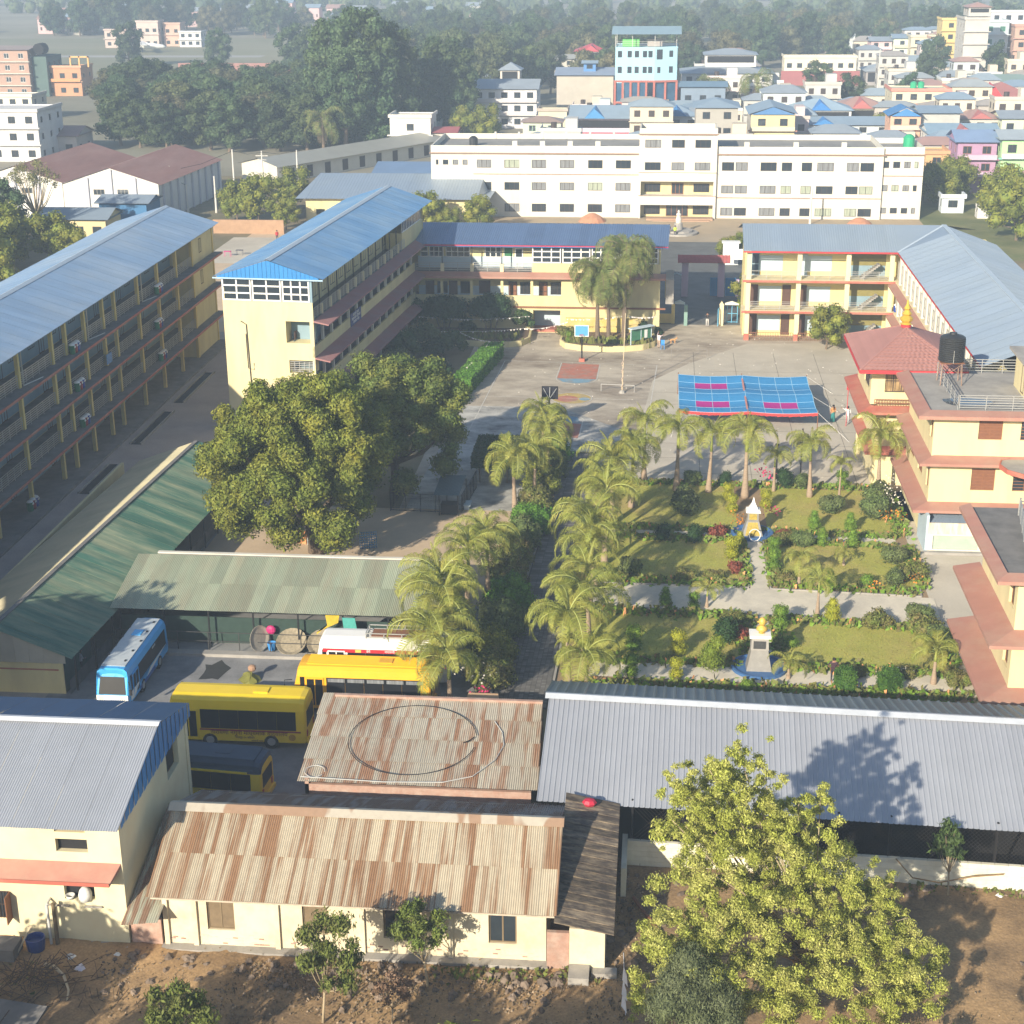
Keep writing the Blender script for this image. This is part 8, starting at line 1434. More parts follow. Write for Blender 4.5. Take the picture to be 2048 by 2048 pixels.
# single trees near the school
for i, (x, y, k, s, lab) in enumerate([(-63, 248, 5, .95, 'bright bushy tree between the warehouse and the hall'), (-67, 250, 5, .8, 'duller bush left of the bright one by the poles'), (-60.5, 262, 5, .85, 'tree behind the bright bushy one'), (-57.5, 243, 5, .6, 'low bush next to the play area wall'), (-95, 224, 4, .75, 'dark broad tree left of the small yellow classroom'), (-101, 220, 4, .85, 'dark broad tree at the left edge, nearer one'), (-90, 212, 5, 1.1, 'dark shrubby tree directly behind the left school roof'), (-98, 204, 5, 1.2, 'dark shrubby tree at the left edge behind the school roof'), (-35.5, 243, 5, .75, 'rounded tree in front of the hall, left'), (-99, 214, 5, 1.3, 'dark tree of the thicket behind the left school roof, farthest left'), (-94, 207, 5, 1.2, 'dark tree of the thicket behind the left school roof, second from the left'), (-90, 199, 5, 1.25, 'dark tree of the thicket behind the left school roof, middle one'), (-85, 194, 5, 1.1, 'dark tree of the thicket behind the left school roof, nearest one'), (-84, 214, 5, .9, 'dark tree between the thicket and the yellow classroom'), (-78, 205, 5, .8, 'smaller tree rising just over the left school roof'), (-27.5, 242, 5, .7, 'pale green tree in front of the hall, right'), (-31.5, 240, 5, .5, 'low bush between the two trees before the hall'), (52.5, 252, 5, 1.15, 'dense tree right of the right wing roof, farther one'), (52.5, 240, 5, 1.2, 'dense tree right of the right wing roof, nearer one'), (47, 272, 5, .85, 'dark tree in the corner beside the college'), (50, 279, 5, .9, 'dark tree behind the pump house'), (57, 276, 5, .7, 'banana like bright clump below the purple house'), (44.5, 277, 5, .8, 'tree beside the right end wall of the college'), (45, 400, 4, .8, 'tree at the near edge of the playing field'), (62, 420, 4, .7, 'tree at the right edge of the playing field'), (41, 440, 4, .8, 'tree in the middle of the playing field'), (72, 455, 4, .9, 'tree before the open market shed'), (92, 470, 4, 1.0, 'broad tree between the two market sheds'), (80, 500, 0, .9, 'tree left of the tall concrete block'), (46, 352, 5, .8, 'small tree by the orange balconied house'), (34, 288, 5, .7, 'small tree peeping over the college roof'), (9.5, 221, 5, .42, 'reddish ornamental tree beyond the gate'), (11.5, 226, 5, .4, 'yellow green shrub by the white shrine box'), (11.3, 190, 5, .6, 'bush between the gate and the right block'), (-38, 352, 5, 1.0, 'bright tree before the white balconied house'), (-43, 356, 5, .9, 'bright tree left of the white balconied house'), (18.6, 172.2, 5, .62, 'rounded bush against the right wing veranda')]):
    forest_tree(k, x, y, s, lab, 'trees around the school')
# leafless tree
T = thing('bare_tree', 'thin almost leafless tree with feathery top behind the left school roof', 'tree', (-90.5, 226, 0)); lp = cl((-90.5, 226, 10), (5, 4, 3.2), 22, .8, 9, -.4)
b = limbs((-90.5, 226, 0), lp, .22, .45, 20); obj('trunk', b, mat('pale_bark', (.36, .29, .19)), T, smooth=True); crown_part(leaves('crown', lp, .3, 2400, leafmat('sparse_leaf', (.20, .20, .08), transl=.2), 21, core=False), T)
# round clipped tree before the right wing
# ---------------------------------------------------------------- rubble, weeds and litter on the foreground earth
rg = np.random.RandomState(4); DG = bpy.data.objects['dirt_ground']; STN = mat('field_stone', (.19, .145, .11), .95, .2, 3, objvar=.3); sm = []
for k in range(5):
    b = MB(); r2 = np.random.RandomState(k+50); b.ball((0, 0, 0), 1, 6, sz=.7); b.v = [tuple(np.array(v)*(1+r2.normal(0, .16, 3))) for v in b.v]; sm.append(b.mesh('stone', STN))
def dz(x, y): return .06
for i in range(230):
    if i < 120: x, y = rg.uniform(-24, -3), 58.6-abs(rg.normal(0, 1.3))
    elif i < 170: x, y = rg.uniform(-1, 1.5)+rg.normal(0, .4), rg.uniform(58, 67)
    elif i < 200: x, y = rg.uniform(8, 22), 66.8-abs(rg.normal(0, .7))
    else: x, y = rg.uniform(-30, 22), rg.uniform(50, 64)
    o = inst('stone', sm[i % 5], None, (x, y, .1), rot=tuple(rg.uniform(0, 6.28, 3)), scale=float(rg.uniform(.07, .26))); o.parent = DG
b = MB()
for i in range(5200):
    q = rg.uniform()
    if q < .5: x, y = rg.uniform(-30, -2), 58.5-abs(rg.normal(0, 2.0))
    elif q < .7: x, y = rg.normal(0, 1.4), rg.uniform(52, 67)
    else: x, y = rg.uniform(-30, 25), rg.uniform(48, 67)
    s = rg.uniform(.02, .09); a = rg.uniform(0, 6.28); c, d = math.cos(a)*s, math.sin(a)*s; z = .08
    b.add([(x-c, y-d, z), (x+d, y-c, z), (x+c, y+d, z), (x-d, y+c, z), (x, y, z+s*.9)], [(0, 1, 4), (1, 2, 4), (2, 3, 4), (3, 0, 4)])
o = obj('rubble', b, mat('small_rubble', (.24, .18, .12), .95, .3, 3, island=.6), DG, kind='stuff')
scatter('dry_weeds', [(-24, 57.6, -3, 57.6, .9), (6, 66.2, 22, 66, .5), (-22, 55.5, -8, 56, 1.3), (-2.0, 56, 0, 66, .9), (8, 50, 22, 52, 1.5), (12, 56, 20, 50, 1.5)], 46, .2, leafmat('dry_weed', (.17, .125, .065), isl=.5, transl=.1), 'dry weeds and litter along the house foot', 5, .02, 'weeds')
scatter('green_weeds', [(-30, 57, -26, 56, .6), (-9, 58.3, -2, 58.4, .3), (12, 66.6, 20, 66.6, .3), (13, 51, 18, 51, .8)], 20, .3, L_YTREE, 'patchy green weeds on the foreground earth', 6, .05, 'weeds')
b = MB(); rg2 = random.Random(2)
for i in range(260):
    x, y, a = rg2.gauss(-26.3, 1.6), rg2.gauss(55.6, 1.0), rg2.uniform(0, 3.14); L_ = rg2.uniform(.3, 1.2); z = .15+max(0, .7-.35*math.hypot(x+26.3, y-55.8)); b.bar((x, y, z), (x+L_*math.cos(a), y+L_*math.sin(a), z+rg2.uniform(-.1, .25)), .025)
tag(obj('twig_heap', b, mat('twigs', (.10, .07, .045), .95, .3, 5)), 'dark heap of twigs and branches below the cream house', 'twigs', kind='stuff')
tag(obj('log', MB().tube([(-26.2, 57.2, .3), (-25.6, 56.8, .5), (-25.0, 56.3, .45), (-24.5, 55.5, .3), (-24.2, 54.2, .15)], [.09, .09, .07, .05, .03], 7), mat('pale_wood', (.55, .45, .3)), base=(-25, 56, 0)), 'curved pale branch lying over the twig heap', 'branch')
tag(obj('stone_slab', MB().add([(-28.0, 52.9, .1), (-25.2, 52.7, .1), (-25.0, 54.3, .35), (-27.4, 54.6, .4), (-28.0, 52.9, 0), (-25.2, 52.7, 0), (-25.0, 54.3, .2), (-27.4, 54.6, .2)], [(0, 1, 2, 3), (0, 4, 5, 1), (1, 5, 6, 2)]), M_CONCD, base=(-26.5, 53.5, 0)), 'tilted concrete slab in the rubbish below the twig heap', 'slab')
for i, (x, y, s, c, lab) in enumerate([(-25.3, 58.0, .22, (.75, .75, .75), 'white crumpled bag near the house plinth'), (-24.6, 57.2, .25, (.70, .68, .75), 'whitish pink bag beside the curved branch'), (-26.6, 53.6, .12, (.8, .8, .8), 'small white litter on the tilted slab'), (-26.0, 53.9, .1, (.8, .8, .8), 'second small white litter on the tilted slab'), (-27.9, 57.2, .14, (.5, .06, .05), 'red litter near the blue tub'), (12.6, 63.0, .12, (.8, .8, .8), 'white scrap on the bare earth at right'), (-23.3, 58.4, .14, (.8, .78, .74), 'white scrap at the corner of the cream house'), (16.8, 66.2, .18, (.8, .8, .8), 'white scrap near the block wall')]):
    b = MB().ball((x, y, .15), s, 7, sz=.6); r2 = np.random.RandomState(i); b.v = [(p[0]+r2.normal(0, s*.2), p[1]+r2.normal(0, s*.2), p[2]) for p in b.v]; tag(obj('litter', b, pal(c), base=(x, y, 0)), lab, 'litter', 'litter on the ground')
b = MB().bar((-.75, 60.4, .1), (-.55, 56.0, .15), .03)
for k, (y, w) in enumerate([(58.2, .3), (57.2, .35), (56.4, .25)]): b.poly([(-.7, y, 1.0), (-.55, y-.4, .8), (-.5, y-.5, .3), (-.75, y-.1, .35)])
tag(obj('washing_line', b, pal((.78, .78, .80)), base=(-.7, 58, 0)), 'white rags hanging on a line right of the dark lean-to', 'cloth')
tag(obj('plank', MB().bar((-.4, 64.5, .3), (1.3, 61.0, .2), .12), M_WOOD, base=(.4, 63, 0)), 'brown plank lying on the rubble by the block wall', 'plank')

# trees just outside the picture that throw shade into it
for i, (x, y, s, lab) in enumerate([(-42.5, 72.5, 1.5, 'leafy tree outside the picture left of the cream house'), (-31, 45.5, .95, 'tree below the lower left corner of the picture'), (-24, 43, .8, 'second tree below the lower left part of the picture'), (-13, 43.5, .8, 'tree below the bottom edge, left of centre'), (-5.5, 44.5, .9, 'tree below the bottom edge near the centre'), (13, 44, 1.0, 'tree below the bottom edge at right'), (19.5, 47.5, .95, 'tree below the lower right corner')]):
    forest_tree(5, x, y, s, lab, 'trees outside the picture')
# ---------------------------------------------------------------- yard furniture
for i, (x, y, zb, col, dirn, lab, pole) in enumerate([(-7.8, 165.3, 3.45, (.10, .34, .55), -1, 'far basketball hoop with light blue backboard and white border', M_BLACK), (-9.5, 139.3, 3.45, (.02, .02, .03), 1, 'near basketball hoop seen from behind, black backboard with steel frame', M_BLACK)]):
    T = thing('basketball_hoop', lab, 'basketball hoop', (x, y, 0))
    obj('pole', MB().cyl((x, y, 0), (x, y, 3.3), .08, n=8).bar((x, y, 3.2), (x, y+dirn*.9, 3.5), .08), pole, T); obj('pole_base', MB().box(x-.3, y-.3, 0, x+.3, y+.3, .35), M_RED, T)
    yb = y+dirn*.9; obj('backboard', MB().box(x-.68, yb-.03, zb-.45, x+.68, yb+.03, zb+.62), pal(col), T)
    b = MB(); yf = yb-.05 if dirn < 0 else yb-.05
    for a, c, d, e in ((-.75, .75, -.52, -.45), (-.75, .75, .62, .69), (-.75, -.68, -.45, .62), (.68, .75, -.45, .62)): b.box(x+a, yb-.04, zb+d, x+c, yb+.04, zb+e)
    obj('board_border', b, M_WHITE2 if i == 0 else M_BLACK, T)
    if i: obj('brace', MB().bar((x-.6, yb-.06, zb+.5), (x, y+.1, zb-.3), .05).bar((x+.6, yb-.06, zb+.5), (x, y+.1, zb-.3), .05).bar((x, yb-.06, zb+.6), (x, y+.1, zb-.3), .05), M_STEEL, T)
    r = MB(); 
    for k in range(12): a, c = 2*math.pi*k/12, 2*math.pi*(k+1)/12; r.bar((x+.23*math.cos(a), yb+dirn*.3+.23*math.sin(a), zb-.3), (x+.23*math.cos(c), yb+dirn*.3+.23*math.sin(c), zb-.3), .03)
    obj('rim', r, M_BRICKRED, T)
T = thing('flag_pole', 'tall thin flag pole wound with rope on the court', 'flag pole', (-3.2, 153.1, 0)); b = MB().cyl((-3.2, 153.1, 0), (-3.0, 153.1, 8.1), .06, .04, 6); obj('pole', b, mat('pale_wood', (.5, .4, .3)), T)
obj('rope', MB().tube([(-3.2+.09*math.cos(k*1.1), 153.05+.09*math.sin(k*1.1), .2+k*.14) for k in range(24)], .03, 4), pal((.6, .45, .35)), T); obj('pole_base', MB().lathe((-3.2, 153.1, 0), [(.35, 0), (.25, .2), (.12, .3)], 8), M_CONC, T)
tag(obj('rail', MB().bar((-5.3, 153.6, .75), (-2.0, 153.3, .75), .06).bar((-5.3, 153.6, 0), (-5.3, 153.6, .75), .06).bar((-2.0, 153.3, 0), (-2.0, 153.3, .75), .05), M_STEEL, base=(-4, 153.5, 0)), 'low horizontal rail beside the flag pole', 'rail')
# cloth awning over the yard
T = thing('awning', 'blue patchwork cloth awning with magenta squares and red hem over the yard', 'awning', (8.4, 147, 0))
CB, CM = mat('awning_blue_cloth', (.05, .30, .62), .8, .08, 1, transl=.15), mat('awning_magenta_cloth', (.50, .02, .28), .8, .08, 1, transl=.15)
ax0, ax1, ay0, ay1 = 2.3, 14.8, 140.4, 153.0; NX, NY = 8, 6
def az(u, v): return 2.05-.22*math.sin(math.pi*v*2 if v < .5 else math.pi*(v-.5)*2)**2-.15*math.sin(math.pi*((u*2) % 1))
magenta = {(1, 4), (2, 4), (1, 1), (2, 1), (5, 1), (6, 1)}
for i in range(NX):
    for j in range(NY):
        b = MB(); g = .012
        for a in range(3):
            for c in range(3):
                q = []
                for da, dc in ((0, 0), (1, 0), (1, 1), (0, 1)):
                    u = (i+g+(1-2*g)*(a+da)/3)/NX; v = (j+g+(1-2*g)*(c+dc)/3)/NY; q.append((ax0+(ax1-ax0)*u, ay0+(ay1-ay0)*v, az(u, v)))
                b.quad(*q)
        obj('cloth_panel', b, CM if (i, j) in magenta else CB, T)
b = MB()
for i in range(NX+1):
    for k in range(12): u = min(.999, i/NX); v = k/12; b.bar((ax0+(ax1-ax0)*u, ay0+(ay1-ay0)*v, az(u, v)), (ax0+(ax1-ax0)*u, ay0+(ay1-ay0)*(v+1/12), az(u, min(.999, v+1/12))), .045, .02)
for j in range(NY+1):
    for k in range(16): v = min(.999, j/NY); u = k/16; b.bar((ax0+(ax1-ax0)*u, ay0+(ay1-ay0)*v, az(u, v)), (ax0+(ax1-ax0)*(u+1/16), ay0+(ay1-ay0)*v, az(min(.999, u+1/16), v)), .045, .02)
obj('cloth_seams', b, mat('pale_blue_seam', (.35, .6, .75), .8), T)
hem = MB()
for k in range(24): u, u2 = k/24, (k+1)/24; hem.quad((ax0+(ax1-ax0)*u, ay0-.02, az(u, 0)-.28-.04*(k % 2)), (ax0+(ax1-ax0)*u2, ay0-.02, az(min(.999, u2), 0)-.24), (ax0+(ax1-ax0)*u2, ay0-.02, az(min(.999, u2), 0)+.02), (ax0+(ax1-ax0)*u, ay0-.02, az(u, 0)+.02))
obj('red_hem', hem, mat('red_cloth', (.55, .05, .05), .8, .1), T)
obj('centre_tie', MB().bar((8.5, ay0, 1.98), (8.5, ay1, 1.98), .16, .04), mat('orange_tie', (.55, .25, .2), .8), T)
for x in (ax0, 8.5, ax1):
    for y in (ay0, ay1): obj('pole', MB().cyl((x, y, 0), (x, y, 2.25), .04, n=6), M_WOOD, T)
b = MB()
for p, q in [((14.8, 140.4, 2.05), (17.5, 138.2, 0)), ((14.8, 153, 2.05), (17.6, 154.2, 0)), ((14.8, 146, 2.0), (18, 146.4, .0)), ((2.3, 140.4, 2.05), (1.6, 138.6, 0))]: b.bar(p, q, .02)
obj('guy_rope', b, M_WHITE2, T)
# posts in the yard
for i, (x, y, h, lab) in enumerate([(12.4+.0, 128.6, 4.1, 'black lamp post behind the slender front palm'), (10.3, 127.4, 3.1, 'shorter dark post left of the black lamp post')]): tag(obj('post', MB().cyl((x, y, 0), (x, y, h), .06, n=6).box(x-.5 if i == 0 else x-.2, y-.1, h-1.0 if i == 0 else h-.1, x-.1 if i == 0 else x+.1, y+.1, h-.6 if i == 0 else h), M_BLACK, base=(x, y, 0)), lab, 'post')
b = MB().cyl((17.7, 143.2, 0), (17.7, 143.2, 4.6), .035, n=5).box(17.55, 143.1, 3.5, 17.85, 143.2, 4.3); tag(obj('flag_pole', b, M_BRICKRED, base=(17.7, 143.2, 0)), 'thin pole with a narrow red flag by the pavilion', 'flag pole')
b = MB()
for x0, x1, y in ((1.7, 5.5, 167),): b.bar((x0, y, 1.1), (x1, y, 1.1), .02).bar((x0, y, 0), (x0, y, 1.1), .05).bar((x1, y, 0), (x1, y, 1.1), .05)
tag(obj('net_frame', b, M_CONCD, base=(3.5, 167, 0)), 'faint low net frame near the top of the yard', 'net')
# planters before the central wing
def planter(name, pts, label, h=.62, w=.22):
    T = thing(name, label, 'planter', (pts[0][0], pts[0][1], 0)); b = MB()
    for p, q in zip(pts, pts[1:]): b.bar((*p, h/2), (*q, h/2), w, h)
    obj('wall', b, M_CREAM, T); b = MB().poly([(x, y, h-.12) for x, y in pts]); obj('soil', b, mat('planter_soil', (.16, .11, .07), .95, .2, 2), T); return T
ptsR = [(-10.4, 177.9), (-10.5, 172.4), (-9.9, 170.9), (-8.1, 169.9), (-5.4, 169.6), (-3.3, 169.8), (-1.4, 170.6), (-.2, 172.2), (.1, 174.2)]; planter('round_planter', ptsR+[(-.4, 176), (-.6, 177.9)], 'cream round fronted planter holding the coarse palms')
ptsL = [(-14.2, 177.8), (-14.1, 173.4), (-14.8, 171.6), (-16.2, 170.9), (-18.2, 170.8), (-21.2, 171.3), (-27, 172.2)]; planter('round_planter', ptsL+[(-27, 177.8)], 'cream planter curving left of the entrance under the dome trees')
M_YW = mat('bright_yellow_wall', (.55, .42, .12), .85, .15, 1.2, stain=(.5, .45, .3), stain_amt=.6, stain_scale=1); tag(obj('mural_wall', MB().box(-10.2, 176.6, 0, -1.2, 176.8, 2.1), M_YW, base=(-6, 176.7, 0)), 'low yellow painted wall behind the planter palms', 'wall')
scatter('planter_plants', [(-9.8, 171.8, -1.2, 171.6, .4), (-26, 173.6, -15.6, 172.6, .8)], 30, 1.1, L_MIX, 'brownish leafy plants filling the planters', 8, .12)
for i, (x, y, s, lab) in enumerate([(-10.1, 174.4, .9, 'pinkish brown shrub at the left end of the round planter'), (-9.5, 171.6, .5, 'low bush at the left curve of the round planter'), (-1.3, 175.2, .8, 'dark shrub covered with pink tags at the right of the planter'), (.4, 174.3, .6, 'dark potted shrub beside the notice board')]): plantobj('shrub', topiary(('mix', 'gstack', 'dark', 'dark')[i]), lab, 'shrub', (x, y, .5), 'planter shrubs', i*50, s*1.5)
T = thing('notice_board', 'green notice board with pale blue roofed frame at the planter end', 'notice board', (-1.6, 171.3, 0)); P, Q = Vector((-2.7, 170.3, 0)), Vector((-.5, 172.2, 0))
for e in (P, Q): obj('post', MB().cyl(e, e+Vector((0, 0, 2.4)), .06, n=6), M_LBLUE, T)
n_ = (Q-P).normalized(); obj('board', MB().bar(P+n_*.1+Vector((0, 0, 1.65)), Q-n_*.1+Vector((0, 0, 1.65)), .06, 1.2), mat('board_green', (.05, .18, .10), .5, .2, 2), T); obj('board_roof', MB().bar(P-n_*.15+Vector((0, 0, 2.42)), Q+n_*.15+Vector((0, 0, 2.42)), .7, .1), M_LBLUE, T)
obj('poster', MB().bar(P+n_*1.9+Vector((.03, -.045, 1.6)), P+n_*2.3+Vector((.03, -.045, 1.6)), .02, .9), M_WHITE2, T); obj('divider', MB().bar(P+n_*1.4+Vector((.03, -.045, 1.05)), P+n_*1.4+Vector((.03, -.045, 2.25)), .06), M_LBLUE, T)
# strings of small flags
def bunting(pts, sag, label, n=34, seed=1):
    rg = random.Random(seed); b = MB(); fl = MB(); line = []
    for p, q in zip(pts, pts[1:]):
        p, q = Vector(p), Vector(q)
        for k in range(n): t = k/n; line.append(p.lerp(q, t)-Vector((0, 0, sag*4*t*(1-t))))
    line.append(Vector(pts[-1])); b.tube(line, .012, 3)
    for v in line[::1]:
        if rg.random() < .6: s = rg.uniform(.04, .09); fl.poly([v+Vector((-s, 0, 0)), v+Vector((s, 0, 0)), v+Vector((s*.7, rg.uniform(-.04, .04), -s*1.8)), v+Vector((-s*.7, rg.uniform(-.04, .04), -s*1.8))])
    T = thing('bunting', label, 'bunting', tuple(pts[0])); obj('string', b, M_WHITE2, T); obj('flags', fl, mat('paper_flag', (.78, .72, .68), .8, .1, 2, island=.3), T, kind='stuff')
bunting([(-26.5, 174, 2.6), (-14.2, 174.5, 2.7)], .35, 'string of white paper flags across the dome trees'); bunting([(-26.5, 171.5, 1.7), (-14.6, 172, 1.9), (-9.8, 172.5, 2.6)], .3, 'lower string of white paper flags over the left planter', seed=2)
bunting([(-9.8, 173, 2.8), (-3.3, 172.6, 3.4), (.0, 174.5, 2.9)], .2, 'dense string of pinkish flags round the planter palms', 40, 3); bunting([(-21.3, 170.6, 1.6), (-17.8, 166.7, 1.7), (-19, 155, 1.8)], .2, 'string of flags following the long hedge', 26, 4)
# gates
T = thing('school_gate', 'pink pillared gateway with maroon tiled beam and blue sheet gate leaves', 'gate', (5.8, 198.6, 0)); LIL = mat('lilac_paint', (.50, .38, .50), .85, .06)
for x in (3.45, 7.95): obj('pillar', MB().box(x-.4, 198.2, 0, x+.4, 199, 4.4), LIL, T)
b = MB().prism([(2.5, 197.8, 4.35), (2.5, 199.5, 4.35), (2.5, 198.65, 5.2)], (6.5, 0, 0)); obj('tiled_beam', b, mat('maroon_tile', (.36, .10, .10), .7, .15, 3), T)
for k in range(15): obj('roof_tile', MB().bar((2.6+k*.45, 197.75, 4.42), (2.6+k*.45, 198.6, 5.22), .12, .08), MATS['maroon_tile'], T)
BLG = mat('gate_blue', (.02, .16, .36), .5, .08)
obj('gate_leaf', MB().box(6.6, 198.5, .1, 7.5, 198.6, 2.4), BLG, T); obj('gate_leaf', MB().box(8.5, 198.5, .1, 9.8, 198.6, 2.4), BLG, T)
obj('side_pillar', MB().box(1.5, 198.3, 0, 1.9, 198.8, 2.8), LIL, T); obj('side_arch', MB().bar((1.9, 198.5, 2.6), (2.4, 198.5, 2.95), .12).bar((2.4, 198.5, 2.95), (3.1, 198.5, 2.65), .12), M_LBLUE, T); obj('side_pillar', MB().box(9.8, 198.3, 0, 10.2, 198.8, 2.2), LIL, T)
tag(obj('yellow_pier', MB().box(1.0, 197.4, 0, 1.5, 198, 2.9), M_YEL, base=(1.2, 197.7, 0)), 'plain yellow pier left of the pink gateway', 'pier')
T = thing('inner_gate', 'low inner gateway with cream posts and open blue frame leaf', 'gate', (5.5, 183, 0))
obj('post', MB().box(7.3, 182.7, 0, 7.75, 183.2, 2.4).prism([(7.25, 182.7, 2.4), (7.8, 182.7, 2.4), (7.52, 182.7, 2.85)], (0, .5, 0)), M_PALEY, T); obj('post', MB().box(3.2, 182.4, 0, 3.6, 182.9, 2.4), mat('teal_post', (.2, .32, .28), .8), T)
obj('post', MB().box(1.75, 183.4, 0, 2.15, 183.8, 2.3), M_YEL, T); obj('low_wall', MB().box(.4, 183.6, 0, 1.75, 183.8, 1.1), M_YEL, T)
obj('lintel', MB().prism([(2.1, 183.4, 2.35), (3.3, 183.1, 2.35), (3.3, 183.1, 2.55), (2.7, 183.2, 2.85), (2.1, 183.4, 2.6)], (0, .2, 0)), M_LBLUE, T); obj('lintel', MB().prism([(7.9, 183.2, 2.35), (9.5, 183.2, 2.35), (9.5, 183.2, 2.5), (8.7, 183.2, 2.8), (7.9, 183.2, 2.55)], (0, .2, 0)), M_WHITE, T)
b = MB()
for x in (8.2, 8.75, 9.4): b.bar((x, 183.9, .1), (x, 183.9, 2.3), .08)
for z in (.2, 1.2, 2.25): b.bar((8.2, 183.9, z), (9.4, 183.9, z), .07)
b.bar((7.1, 182.0, .1), (7.1, 182.0, 2.1), .09).bar((7.1, 182.0, 2.1), (7.3, 182.9, 2.1), .07).bar((7.1, 182.0, .2), (7.3, 182.9, .2), .07); obj('gate_leaf', b, mat('bright_gate_blue', (.12, .36, .55), .5), T)
tag(obj('shrine_box', MB().box(8.9, 219, 0, 11, 220, 3.0).box(8.7, 218.8, 3.0, 11.2, 220.2, 3.15).box(9.4, 216.6, 1.2, 11.9, 216.9, 2.6), M_WHITE2, base=(10, 219, 0)), 'white box structure and board beyond the gateway', 'structure')
T = thing('statue', 'small white statue on a round stepped plinth before the college', 'statue', (3.0, 243, 0)); obj('plinth', MB().lathe((3, 243, 0), [(3, 0), (3, .3), (2.2, .32), (2.2, .6), (.7, .62), (.6, 1.6)], 16), M_CONC, T); obj('figure', MB().lathe((3, 243, 1.6), [(.4, 0), (.45, .5), (.3, 1.0), (.38, 1.35), (.15, 1.55), (.2, 1.75), (.05, 1.95)], 10), M_WHITE, T)
for x, y, lab in ((-10.5, 253, 'small heap of red sand at the foot of the college, left'), (31, 251, 'low heap of red sand at the foot of the college, right')): tag(obj('sand_heap', MB().lathe((x, y, 0), [(2.2, 0), (1.6, .7), (.6, 1.25), (.05, 1.35)], 12), mat('red_sand', (.46, .22, .13), .95, .15, 2), base=(x, y, 0)), lab, 'sand heap')
# garden monuments
SL = mat('dark_granite', (.07, .07, .07), .3, .3, 8); GR2 = mat('grey_granite', (.28, .27, .25), .5, .15, 3)
def taper(b, x, y, w0, d0, z0, w1, d1, z1, mi=0):
    v = [(x-w0, y-d0, z0), (x+w0, y-d0, z0), (x+w0, y+d0, z0), (x-w0, y+d0, z0), (x-w1, y-d1, z1), (x+w1, y-d1, z1), (x+w1, y+d1, z1), (x-w1, y+d1, z1)]
    return b.add(v, [(0, 3, 2, 1), (4, 5, 6, 7), (0, 1, 5, 4), (1, 2, 6, 5), (2, 3, 7, 6), (3, 0, 4, 7)], mi)
T = thing('monument', 'stone monument with white pinnacle and golden inscription panel in the garden', 'monument', (7.65, 114, 0)); b = MB(); taper(b, 7.65, 114.1, .8, .6, 0, .45, .38, 1.25); taper(b, 7.65, 114.1, .42, .35, 1.27, .40, .33, 1.9); obj('body', b, GR2, T)
b = MB(); taper(b, 7.65, 114.1, .55, .5, 1.92, .5, .45, 2.1); taper(b, 7.65, 114.1, .38, .35, 2.1, .12, .11, 2.6); taper(b, 7.65, 114.1, .12, .11, 2.6, .01, .01, 3.05); obj('pinnacle', b, M_WHITE2, T)
GP = mat('gold_inscription', (.40, .30, .06), .5, .35, 9); obj('inscription', MB().quad((7.1, 113.50, .15), (8.2, 113.50, .15), (8.0, 113.70, 1.15), (7.3, 113.70, 1.15)), GP, T); obj('inscription', MB().quad((7.35, 113.74, 1.35), (7.95, 113.74, 1.35), (7.93, 113.75, 1.8), (7.37, 113.75, 1.8)), GP, T)
obj('basin', MB().lathe((7.65, 114.1, 0), [(1.6, 0), (1.6, .3), (1.45, .32), (1.4, .1)], 20), mat('blue_basin', (.05, .13, .30), .5), T)
b = MB()
for k in range(16): a, c = 6.283*k/16, 6.283*(k+1)/16; b.bar((7.75+.42*math.cos(a), 112.6+.2*math.sin(a), .55+.4*math.sin(a)), (7.75+.42*math.cos(c), 112.6+.2*math.sin(c), .55+.4*math.sin(c)), .05)
tag(obj('hoop', b, M_WHITE2, base=(7.75, 112.6, 0)), 'white hoop leaning at the foot of the pinnacle monument', 'hoop')
T = thing('monument', 'dark plinth with golden bust and dark plaque in the lower garden', 'monument', (6.9, 90.4, 0)); b = MB(); taper(b, 6.85, 90.5, .78, .6, .1, .52, .42, 1.45); obj('plinth', b, GR2, T); b = MB(); taper(b, 6.85, 90.5, .55, .45, 1.47, .5, .42, 2.3); obj('upper_block', b, M_CONC, T)
obj('plaque', MB().box(6.45, 90.02, 1.6, 7.2, 90.06, 2.1), SL, T); obj('cap', MB().box(6.2, 89.95, 2.3, 7.5, 91.05, 2.48), M_WHITE2, T)
b = MB().lathe((6.95, 90.5, 2.48), [(.2, 0), (.16, .12), (.36, .22), (.30, .42), (.13, .5), (.12, .58)], 12).ball((6.95, 90.47, 3.25), .24, 12, sz=1.2, sy=1.05).ball((6.95, 90.24, 3.22), .05, 6).ball((6.70, 90.5, 3.22), .06, 6).ball((7.2, 90.5, 3.22), .06, 6); obj('bust', b, mat('gold_bust', (.72, .48, .10), .4, .1, 3, metal=.2), T, smooth=True)
obj('basin', MB().lathe((6.9, 90.6, 0), [(1.75, 0), (1.75, .22), (1.6, .24), (1.55, .12)], 24), mat('blue_basin', (.05, .13, .30), .5), T)
